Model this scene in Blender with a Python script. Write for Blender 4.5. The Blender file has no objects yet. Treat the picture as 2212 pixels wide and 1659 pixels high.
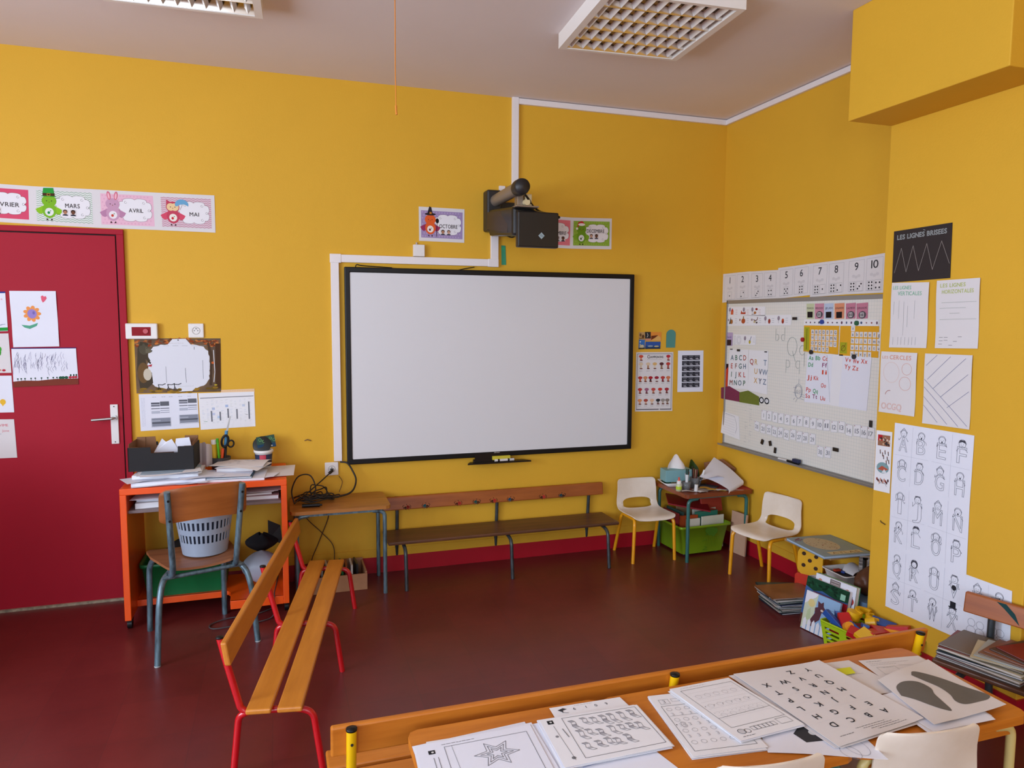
import bpy, math, random
from mathutils import Vector, Matrix
from mathutils.geometry import tessellate_polygon
R = math.radians
SC = bpy.context.scene
COL = SC.collection
random.seed(7)

# ---------------------------------------------------------------- camera, world, light, exposure
def setup_camera():
    yaw, pitch, roll = R(18.092), R(-5.08835), R(0.257478)
    F = Vector((math.sin(yaw)*math.cos(pitch), math.cos(yaw)*math.cos(pitch), math.sin(pitch)))
    r0 = Vector((math.cos(yaw), -math.sin(yaw), 0)); u0 = r0.cross(F)
    r = math.cos(roll)*r0 + math.sin(roll)*u0
    u = -math.sin(roll)*r0 + math.cos(roll)*u0
    cd = bpy.data.cameras.new('camera'); cam = bpy.data.objects.new('camera', cd); COL.objects.link(cam)
    m = Matrix((r, u, -F)).transposed().to_4x4(); m.translation = Vector((0, -4.6178, 1.65))
    cam.matrix_world = m
    cd.sensor_fit = 'HORIZONTAL'; cd.sensor_width = 36.0; cd.lens = 36.0*1549.29/2212.0
    cd.clip_start = 0.05; cd.clip_end = 60
    SC.camera = cam
setup_camera()
W = bpy.data.worlds.new('world'); SC.world = W; W.use_nodes = True
bg = W.node_tree.nodes['Background']; bg.inputs[0].default_value = (0.75, 0.85, 1.0, 1); bg.inputs[1].default_value = 1.0
def area(name, loc, rot, sx, sy, power, color):
    l = bpy.data.lights.new(name, 'AREA'); l.shape = 'RECTANGLE'; l.size = sx; l.size_y = sy
    l.energy = power; l.color = color
    o = bpy.data.objects.new(name, l); COL.objects.link(o); o.location = loc; o.rotation_euler = rot
    return o
DAY = (0.80, 0.93, 1.12)
# daylight entering through the three windows of the left wall and the two of the rear wall
LWIN = [(-2.95, 1.4), (-4.7, 1.4), (-6.6, 1.4)]      # centre y, width
RWIN = [(-2.0, 1.6), (0.6, 1.6)]                     # centre x, width
for i, (yc, w) in enumerate(LWIN):
    area('window_daylight', (-3.38, yc, 1.85), (0, R(-90-12), 0), 1.7, w, (125, 78, 45)[i], DAY)
for i, (xc, w) in enumerate(RWIN):
    area('window_daylight', (xc, -8.18, 1.85), (R(90+12), 0, 0), w, 1.7, (74, 46)[i], DAY)
SC.view_settings.view_transform = 'Standard'; SC.view_settings.look = 'None'
SC.view_settings.exposure = 0.0; SC.view_settings.gamma = 1.0
SC.view_settings.use_curve_mapping = False
SC.cycles.max_bounces = 8; SC.cycles.diffuse_bounces = 5; SC.cycles.sample_clamp_indirect = 4.0
try: SC.cycles.use_denoising = True
except Exception: pass

# ---------------------------------------------------------------- materials
def lin(h):
    h = h.lstrip('#'); c = [int(h[i:i+2], 16)/255 for i in (0, 2, 4)]
    return tuple((x/12.92 if x <= .04045 else ((x+.055)/1.055)**2.4) for x in c) + (1,)
MC = {}
def mat(name, hexc, rough=.6, metal=0, noise=0, nscale=8, bump=0, bscale=60, hex2=None, stretch=None, coat=0, alpha=1, trans=0, spec=.5, emit=0):
    if name in MC: return MC[name]
    m = bpy.data.materials.new(name); m.use_nodes = True; nt = m.node_tree; N = nt.nodes; L = nt.links
    b = N['Principled BSDF']; c = lin(hexc)
    b.inputs['Base Color'].default_value = c; b.inputs['Roughness'].default_value = rough
    b.inputs['Metallic'].default_value = metal; b.inputs['Specular IOR Level'].default_value = spec
    if coat: b.inputs['Coat Weight'].default_value = coat; b.inputs['Coat Roughness'].default_value = .15
    if alpha < 1: b.inputs['Alpha'].default_value = alpha
    if trans: b.inputs['Transmission Weight'].default_value = trans
    if noise or hex2 or bump:
        tc = N.new('ShaderNodeTexCoord'); mp = N.new('ShaderNodeMapping'); L.new(tc.outputs['Object'], mp.inputs[0])
        if stretch: mp.inputs['Scale'].default_value = stretch
    if noise or hex2:
        nz = N.new('ShaderNodeTexNoise'); nz.inputs['Scale'].default_value = nscale; nz.inputs['Detail'].default_value = 6
        nz.inputs['Roughness'].default_value = .6
        L.new(mp.outputs[0], nz.inputs[0])
        mr = N.new('ShaderNodeMapRange'); mr.inputs['From Min'].default_value = .3; mr.inputs['From Max'].default_value = .7
        L.new(nz.outputs[0], mr.inputs['Value'])
        mx = N.new('ShaderNodeMix'); mx.data_type = 'RGBA'; L.new(mr.outputs[0], mx.inputs['Factor'])
        if hex2: c2 = lin(hex2)
        else: c2 = tuple(max(0, x*(1-noise)) for x in c[:3]) + (1,)
        mx.inputs[6].default_value = c; mx.inputs[7].default_value = c2
        L.new(mx.outputs[2], b.inputs['Base Color'])
    if bump:
        n2 = N.new('ShaderNodeTexNoise'); n2.inputs['Scale'].default_value = bscale; n2.inputs['Detail'].default_value = 4
        L.new(mp.outputs[0], n2.inputs[0])
        bp = N.new('ShaderNodeBump'); bp.inputs['Strength'].default_value = bump; bp.inputs['Distance'].default_value = .002
        L.new(n2.outputs[0], bp.inputs['Height']); L.new(bp.outputs[0], b.inputs['Normal'])
    if emit: b.inputs['Emission Color'].default_value = c; b.inputs['Emission Strength'].default_value = emit
    MC[name] = m; return m
def ink(h): return mat('print_'+h, h, .85, spec=.2)
YEL = mat('yellow_wall_paint', '#DEAB30', .62, noise=.05, nscale=1.5, bump=.25, bscale=120, spec=.3)
CEIL = mat('ceiling_paint', '#E6DCDA', .9, noise=.03, nscale=2, bump=.15, bscale=90, spec=.2)
REDP = mat('red_gloss_paint', '#B01428', .38, noise=.06, nscale=3, bump=.08, bscale=30)
DOORP = mat('red_door_paint', '#A5142A', .6, noise=.05, nscale=2, bump=.08, bscale=20, spec=.22)
PLA = mat('white_plastic', '#E6E2DE', .4)
PAPER = mat('white_paper', '#E9E9EC', .9, spec=.15)
PAPERG = mat('grey_white_paper', '#DCD8D8', .9, spec=.15)
PAPERB = mat('bluish_copy_paper', '#E4E6F0', .9, spec=.15)
BLK = mat('black_plastic', '#100f10', .4, spec=.3)
BLKM = mat('black_matte', '#1a1817', .6)
STEEL = mat('worn_blue_grey_paint', '#7693A0', .32, hex2='#34434a', nscale=34, metal=.35, stretch=(1, 1, .3), coat=.2)
DSTEEL = mat('dark_grey_tube', '#4b5257', .35, hex2='#33383b', nscale=20, metal=.4)
TEAL = mat('green_teal_tube_paint', '#2E6B66', .32, noise=.2, nscale=12, coat=.2)
REDT = mat('red_tube_paint', '#C60F1B', .25, noise=.08, nscale=6, coat=.4)
YELT = mat('yellow_tube_paint', '#EFA516', .3, noise=.12, nscale=8, coat=.3)
YELT2 = mat('bright_yellow_tube_paint', '#F2C00C', .28, noise=.06, nscale=8, coat=.3)
CREAMT = mat('pale_yellow_tube_paint', '#D8C27A', .35, noise=.12, nscale=9)
ORG = mat('orange_desk_lacquer', '#F4560A', .33, noise=.05, nscale=3, coat=.15)
CREAM = mat('ivory_chair_plastic', '#EBE0D2', .38, hex2='#DDCDB8', nscale=5, coat=.1)
METAL = mat('brushed_metal', '#B9B9B6', .3, metal=.9)
ALU = mat('aluminium_rail', '#9C9A96', .4, metal=.5)
def wood(name, h1, h2, axis=0, rough=.4, ns=3.0, coat=.15):
    st = [9, 9, 9]; st[axis] = .9
    return mat(name, h1, rough, hex2=h2, nscale=ns, stretch=tuple(st), coat=coat, bump=.06, bscale=8)
WBX = wood('honey_beech_x', '#D0842A', '#BC7120', 0, .45, coat=.05)
WBY = wood('honey_beech_y', '#CC8733', '#B06A1F', 1)
WTX = wood('orange_beech_table', '#D07E26', '#B86716', 0, .45, coat=.05)
WDX = wood('dark_worn_wood_x', '#6b4026', '#4a2b18', 0, .5)
WRX = wood('reddish_wood_x', '#A65A22', '#8a4517', 0, .4)
WPLY = wood('varnished_plywood', '#A8622C', '#8F4F1E', 0, .4)
WSEAT = wood('worn_plywood_seat', '#9A6440', '#7E4C2E', 0, .5)
WTAB = wood('side_table_wood', '#B4762F', '#945A22', 0, .45)
WREDT = wood('red_brown_laminate', '#8E4420', '#713214', 0, .4)
CARD = mat('brown_cardboard', '#8b6242', .85, noise=.15, nscale=20)
CARDP = mat('plain_cardboard', '#B78E63', .85, noise=.12, nscale=20)

# ---------------------------------------------------------------- mesh builder
class MB:
    def __init__(s): s.v = []; s.f = []; s.m = []; s.sm = []
    def add(s, vs, fs, mi=0, smooth=False):
        b = len(s.v); s.v += [tuple(v) for v in vs]
        for f in fs: s.f.append(tuple(b+i for i in f)); s.m.append(mi); s.sm.append(smooth)
    def box(s, x0, x1, y0, y1, z0, z1, mi=0, M=None):
        vs = [Vector((x, y, z)) for z in (z0, z1) for y in (y0, y1) for x in (x0, x1)]
        if M is not None: vs = [M @ v for v in vs]
        s.add(vs, [(0, 2, 3, 1), (4, 5, 7, 6), (0, 1, 5, 4), (2, 6, 7, 3), (0, 4, 6, 2), (1, 3, 7, 5)], mi)
    def cbox(s, c, sz, M=None, mi=0):
        x, y, z = c; a, b, d = (q/2 for q in sz)
        s.box(x-a, x+a, y-b, y+b, z-d, z+d, mi, M)
    def prism(s, poly, h0, h1, fr=None, mi=0):
        """poly: 2D points; fr(x, y, h) -> 3D point"""
        fr = fr or (lambda x, y, h: Vector((x, y, h)))
        n = len(poly); t = tessellate_polygon([[Vector((p[0], p[1], 0)) for p in poly]])
        s.add([fr(p[0], p[1], h0) for p in poly] + [fr(p[0], p[1], h1) for p in poly],
              [tuple(a) for a in t] + [tuple(i+n for i in a) for a in t] + [(i, (i+1) % n, (i+1) % n+n, i+n) for i in range(n)], mi)
    def tube(s, pts, r, n=12, mi=0, caps=True, closed=False, flat=1.0):
        pts = [Vector(p) for p in pts]; m = len(pts); rings = []
        up = Vector((0, 0, 1)); prev = None
        for i, p in enumerate(pts):
            if closed: d = pts[(i+1) % m]-pts[i-1]
            else: d = (pts[min(i+1, m-1)]-pts[max(i-1, 0)])
            d.normalize()
            if prev is None:
                a = d.orthogonal().normalized()
            else:
                a = prev - d*prev.dot(d)
                a = a.normalized() if a.length > 1e-6 else d.orthogonal().normalized()
            prev = a; b = d.cross(a)
            rr = r[i] if isinstance(r, (list, tuple)) else r
            rings.append([p + a*rr*math.cos(2*math.pi*k/n) + b*rr*flat*math.sin(2*math.pi*k/n) for k in range(n)])
        vs = [v for q in rings for v in q]; fs = []
        for i in range(m if closed else m-1):
            j = (i+1) % m
            for k in range(n):
                l = (k+1) % n
                fs.append((i*n+k, i*n+l, j*n+l, j*n+k))
        s.add(vs, fs, mi, True)
        if caps and not closed:
            s.add(rings[0], [tuple(range(n))[::-1]], mi); s.add(rings[-1], [tuple(range(n))], mi)
    def lathe(s, prof, c=(0, 0, 0), n=24, mi=0, smooth=True):
        vs = []; c = Vector(c)
        for r, z in prof:
            for k in range(n):
                a = 2*math.pi*k/n; vs.append(c + Vector((r*math.cos(a), r*math.sin(a), z)))
        fs = [(i*n+k, i*n+(k+1) % n, (i+1)*n+(k+1) % n, (i+1)*n+k) for i in range(len(prof)-1) for k in range(n)]
        s.add(vs, fs, mi, smooth)
    def cyl(s, c, r, h, n=20, mi=0, M=None):
        c = Vector(c); vs = [c + Vector((r*math.cos(2*math.pi*k/n), r*math.sin(2*math.pi*k/n), z)) for z in (0, h) for k in range(n)]
        if M is not None: vs = [M @ v for v in vs]
        s.add(vs[:], [(k, (k+1) % n, n+(k+1) % n, n+k) for k in range(n)], mi, True)
        s.add(vs[:], [tuple(range(n))[::-1], tuple(range(n, 2*n))], mi)
    def grid(s, fn, nu, nv, mi=0, smooth=True, skip=None):
        vs = [fn(i/nu, j/nv) for j in range(nv+1) for i in range(nu+1)]
        fs = [(j*(nu+1)+i, j*(nu+1)+i+1, (j+1)*(nu+1)+i+1, (j+1)*(nu+1)+i) for j in range(nv) for i in range(nu) if not (skip and skip(i, j))]
        s.add(vs, fs, mi, smooth)
    def ringbox(s, x0, x1, z0, z1, w, y0, y1, mi=0):
        """a rectangular frame in the x-z plane, one closed piece with mitred corners"""
        v = []
        for y in (y0, y1):
            for k in (0, w): v += [(x0+k, y, z0+k), (x1-k, y, z0+k), (x1-k, y, z1-k), (x0+k, y, z1-k)]
        f = []
        for i in range(4):
            j = (i+1) % 4; f += [(i, j, 4+j, 4+i), (8+i, 12+i, 12+j, 8+j), (i, 8+i, 8+j, j), (4+i, 4+j, 12+j, 12+i)]
        s.add(v, f, mi)
    def build(s, name, mats, parent=None, bevel=0, solid=0, sub=0, loc=None, rz=None):
        me = bpy.data.meshes.new(name); me.from_pydata(s.v, [], s.f)
        if not isinstance(mats, (list, tuple)): mats = [mats]
        for m in mats: me.materials.append(m)
        me.polygons.foreach_set('material_index', s.m); me.polygons.foreach_set('use_smooth', s.sm)
        me.update()
        o = bpy.data.objects.new(name, me); COL.objects.link(o)
        if parent: o.parent = parent
        if loc: o.location = loc
        if rz: o.rotation_euler[2] = rz
        if solid: q = o.modifiers.new('solidify', 'SOLIDIFY'); q.thickness = solid; q.offset = 0; es = o.modifiers.new('edge split', 'EDGE_SPLIT'); es.split_angle = R(50)
        if sub: q = o.modifiers.new('subsurf', 'SUBSURF'); q.levels = sub; q.render_levels = sub
        if bevel: q = o.modifiers.new('bevel', 'BEVEL'); q.width = bevel; q.segments = 2; q.limit_method = 'ANGLE'; q.angle_limit = R(40)
        return o
def tag(o, label=None, cat=None, group=None, kind=None):
    if label: o['label'] = label
    if cat: o['category'] = cat
    if group: o['group'] = group
    if kind: o['kind'] = kind
    return o
def thing(name, label, cat, loc=(0, 0, 0), rz=0, group=None):
    o = bpy.data.objects.new(name, None); COL.objects.link(o); o.location = loc; o.rotation_euler[2] = rz
    o.empty_display_size = .1
    return tag(o, label, cat, group)
def struct(name, mb, m, parent=None, bevel=0):
    o = mb.build(name, m, parent, bevel)
    if not parent: o['kind'] = 'structure'
    return o
def fillet(pts, r, seg=6):
    pts = [Vector(p) for p in pts]; out = [pts[0]]
    for i in range(1, len(pts)-1):
        a, b, c = pts[i-1], pts[i], pts[i+1]; u = (a-b); w = (c-b)
        d = min(r, u.length*.49, w.length*.49); p0 = b+u.normalized()*d; p1 = b+w.normalized()*d
        for k in range(seg+1):
            t = k/seg; out.append(p0*(1-t)**2 + b*2*t*(1-t) + p1*t*t)
    out.append(pts[-1]); return out
def spline(pts, n=8):
    P = [Vector(p) for p in pts]; P = [P[0]*2-P[1]] + P + [P[-1]*2-P[-2]]; out = []
    for i in range(1, len(P)-2):
        for k in range(n):
            t = k/n; a, b, c, d = P[i-1:i+3]
            out.append(.5*((2*b)+(c-a)*t+(2*a-5*b+4*c-d)*t*t+(3*b-a-3*c+d)*t**3))
    out.append(P[-2]); return out
def copy_tree(o, parent=None):
    c = o.copy(); COL.objects.link(c)
    if parent: c.parent = parent
    for ch in [q for q in o.children]: copy_tree(ch, c)
    return c

# ---------------------------------------------------------------- lettering (glyph outlines of the built-in font, measured once)
GL = {}
def make_glyphs(chars):
    cu = bpy.data.curves.new('glyphs', 'FONT'); cu.size = 1; cu.resolution_u = 3
    o = bpy.data.objects.new('glyphs', cu); COL.objects.link(o)
    for ch in chars:
        cu.body = ch
        dg = bpy.context.evaluated_depsgraph_get()
        me = bpy.data.meshes.new_from_object(o.evaluated_get(dg))
        vs = [(v.co.x, v.co.y) for v in me.vertices]; fs = [tuple(p.vertices) for p in me.polygons]
        cnt = {}
        for f in fs:
            for i in range(len(f)):
                e = tuple(sorted((f[i], f[(i+1) % len(f)]))); cnt[e] = cnt.get(e, 0)+1
        ed = [e for e, k in cnt.items() if k == 1]
        x0 = min((v[0] for v in vs), default=0); x1 = max((v[0] for v in vs), default=.25)
        GL[ch] = (vs, fs, ed, x0, x1); bpy.data.meshes.remove(me)
    bpy.data.objects.remove(o); bpy.data.curves.remove(cu)
make_glyphs('ABCDEFGHIJKLMNOPQRSTUVWXYZabcdefghijklmnopqrstuvwxyz0123456789')
CAPH = max(v[1] for v in GL['H'][0])

# ---------------------------------------------------------------- printed sheets: paper with its print in one mesh
PLN = {'B': (lambda a, b, n: Vector((a, -.0015-n, b))),
       'D': (lambda a, b, n: Vector((a, -.0165-n, b))),
       'R': (lambda a, b, n: Vector((3.1455-n, -a, b))),
       'W': (lambda a, b, n: Vector((3.1285-n, -a, b))),
       'P': (lambda a, b, n: Vector((2.8585-n, -a, b))),
       'T': (lambda a, b, n: Vector((a, b, n)))}
class Sheet:
    """x to the reader's right, y down, in metres, from the top left corner"""
    def __init__(s, plane, TL, TR, BR, BL, base=PAPER, z=0, th=.0007, warp=None, nx=1, ny=1, outline=None, dl=.00022, shape=True):
        s.pl = PLN[plane]; s.c = [Vector(p) for p in (TL, TR, BR, BL)]; s.z = z; s.th = th; s.warp = warp; s.dl = dl; s.k = 0
        s.w = ((s.c[1]-s.c[0]).length+(s.c[2]-s.c[3]).length)/2; s.h = ((s.c[3]-s.c[0]).length+(s.c[2]-s.c[1]).length)/2
        s.mb = MB(); s.mats = []; mi = s.mi(base)
        if warp and nx == 1: nx = ny = 10
        if outline:
            s.mb.prism(outline, 0, 1, lambda x, y, h: s.P(x, y, -1, -s.th*(1-h)), mi)
        elif shape:
            def fr(side): return lambda u, v: s.P(u*s.w, v*s.h, -1, 0 if side else -s.th)
            s.mb.grid(fr(1), nx, ny, mi, bool(warp)); s.mb.grid(fr(0), nx, ny, mi, bool(warp))
            W_, H_ = s.w, s.h
            for a, b in (((0, 0), (1, 0)), ((1, 0), (1, 1)), ((1, 1), (0, 1)), ((0, 1), (0, 0))):
                s.mb.grid(lambda u, v: s.P((a[0]+(b[0]-a[0])*u)*W_, (a[1]+(b[1]-a[1])*u)*H_, -1, -s.th*v), max(nx, ny), 1, mi)
    def mi(s, m):
        if m not in s.mats: s.mats.append(m)
        return s.mats.index(m)
    def P(s, x, y, l=0, off=0):
        u = x/s.w; v = y/s.h; c = s.c
        p = (c[0]*(1-u)+c[1]*u)*(1-v) + (c[3]*(1-u)+c[2]*u)*v
        n = s.z + s.th + off + (l+1)*s.dl + (s.k % 40)*5e-6
        if s.warp: n += s.warp(u, v)
        return s.pl(p[0], p[1], n)
    def poly(s, pts, col, l=1):
        s.k += 1; t = [tuple(a) for a in tessellate_polygon([[Vector((p[0], p[1], 0)) for p in pts]])]; pts = [(p[0], p[1]) for p in pts]
        if s.warp:                                                      # follow the curl of the paper
            mid = {}; big = True; it = 0
            while big and it < 7:
                big = False; nt = []; it += 1
                for a, b, c in t:
                    e = [math.dist(pts[a], pts[b]), math.dist(pts[b], pts[c]), math.dist(pts[c], pts[a])]; q = e.index(max(e))
                    if e[q] < .022: nt.append((a, b, c)); continue
                    big = True; a, b, c = ((a, b, c), (b, c, a), (c, a, b))[q]; key = (min(a, b), max(a, b))
                    if key not in mid: mid[key] = len(pts); pts.append(((pts[a][0]+pts[b][0])/2, (pts[a][1]+pts[b][1])/2))
                    nt += [(a, mid[key], c), (mid[key], b, c)]
                t = nt
        s.mb.add([s.P(p[0], p[1], l) for p in pts], t, s.mi(ink(col) if isinstance(col, str) else col))
    def rect(s, x0, y0, x1, y1, col, l=1): s.poly([(x0, y0), (x1, y0), (x1, y1), (x0, y1)], col, l)
    def disc(s, x, y, r, col, l=1, ry=None, n=16, rot=0):
        ry = ry or r; c, d = math.cos(rot), math.sin(rot)
        s.poly([(x+r*math.cos(a)*c-ry*math.sin(a)*d, y+r*math.cos(a)*d+ry*math.sin(a)*c) for a in (2*math.pi*k/n for k in range(n))], col, l)
    def line(s, pts, w, col, l=2, closed=False):
        s.k += 1
        if s.warp:
            q = [tuple(p)[:2] for p in pts]+([tuple(pts[0])[:2]] if closed else []); out = [q[0]]; closed = False
            for a, b in zip(q, q[1:]):
                m_ = max(1, int(math.dist(a, b)/.02)); out += [(a[0]+(b[0]-a[0])*i/m_, a[1]+(b[1]-a[1])*i/m_) for i in range(1, m_+1)]
            pts = out
        k = s.mi(ink(col) if isinstance(col, str) else col); n = len(pts)
        for i in range(n if closed else n-1):
            a = Vector(pts[i]); b = Vector(pts[(i+1) % n]); d = b-a
            if d.length < 1e-7: continue
            d.normalize(); q = Vector((-d.y, d.x))*w/2; e = d*w*.3
            s.mb.add([s.P(*(a-e+q), l), s.P(*(b+e+q), l), s.P(*(b+e-q), l), s.P(*(a-e-q), l)], [(0, 1, 2, 3)], k)
    def box(s, x0, y0, x1, y1, w, col, l=2): s.line([(x0, y0), (x1, y0), (x1, y1), (x0, y1)], w, col, l, True)
    def ring(s, x, y, r, w, col, l=2, ry=None, n=20, a0=0, a1=360):
        ry = ry or r; full = abs(a1-a0) >= 360
        s.line([(x+r*math.cos(R(a0+(a1-a0)*k/n)), y+ry*math.sin(R(a0+(a1-a0)*k/n))) for k in range(n if full else n+1)], w, col, l, full)
    def text(s, t, x, y, h, col, l=3, align='l', sp=.12, wx=1.0, outline=0, bold=0, rot=0, fit=0):
        """y is the baseline"""
        k = h/CAPH; W_ = 0; pos = []; s.k += 1
        for ch in t:
            if ch == ' ': W_ += .35; continue
            g = GL[ch]; pos.append((ch, W_-g[3])); W_ += g[4]-g[3]+sp
        W_ -= sp
        if fit: wx = fit/(W_*k)
        W_ = W_*k*wx; x -= {'l': 0, 'c': W_/2, 'r': W_}[align]; cr, sr = math.cos(rot), math.sin(rot)
        mi = s.mi(ink(col) if isinstance(col, str) else col)
        def T(px, py): return (x+px*cr-py*sr, y+px*sr+py*cr)
        for ch, ox in pos:
            vs, fs, ed = GL[ch][:3]
            if outline:
                for a, b in ed: s.line([T((vs[i][0]+ox)*k*wx, -vs[i][1]*k) for i in (a, b)], outline, col, l)
            else:
                s.mb.add([s.P(*T((vx+ox)*k*wx, -vy*k), l) for vx, vy in vs], fs, mi)
                if bold:
                    for a, b in ed: s.line([T((vs[i][0]+ox)*k*wx, -vs[i][1]*k) for i in (a, b)], bold, col, l)
    def scrawl(s, x, y, w, col='#555555', th=.0009, l=2, seed=0):
        """a line of small writing, too small to read"""
        rn = random.Random(seed+int(x*1e4)+int(y*1e5)); X = x
        while X < x+w:
            q = rn.uniform(.004, .012); s.line([(X, y), (min(X+q, x+w), y+rn.uniform(-.0004, .0004))], th, col, l); X += q+.003
    def end(s, name, label, cat, group=None, parent=None):
        o = s.mb.build(name, s.mats, parent)
        return tag(o, label, cat, group) if not parent else o
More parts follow.
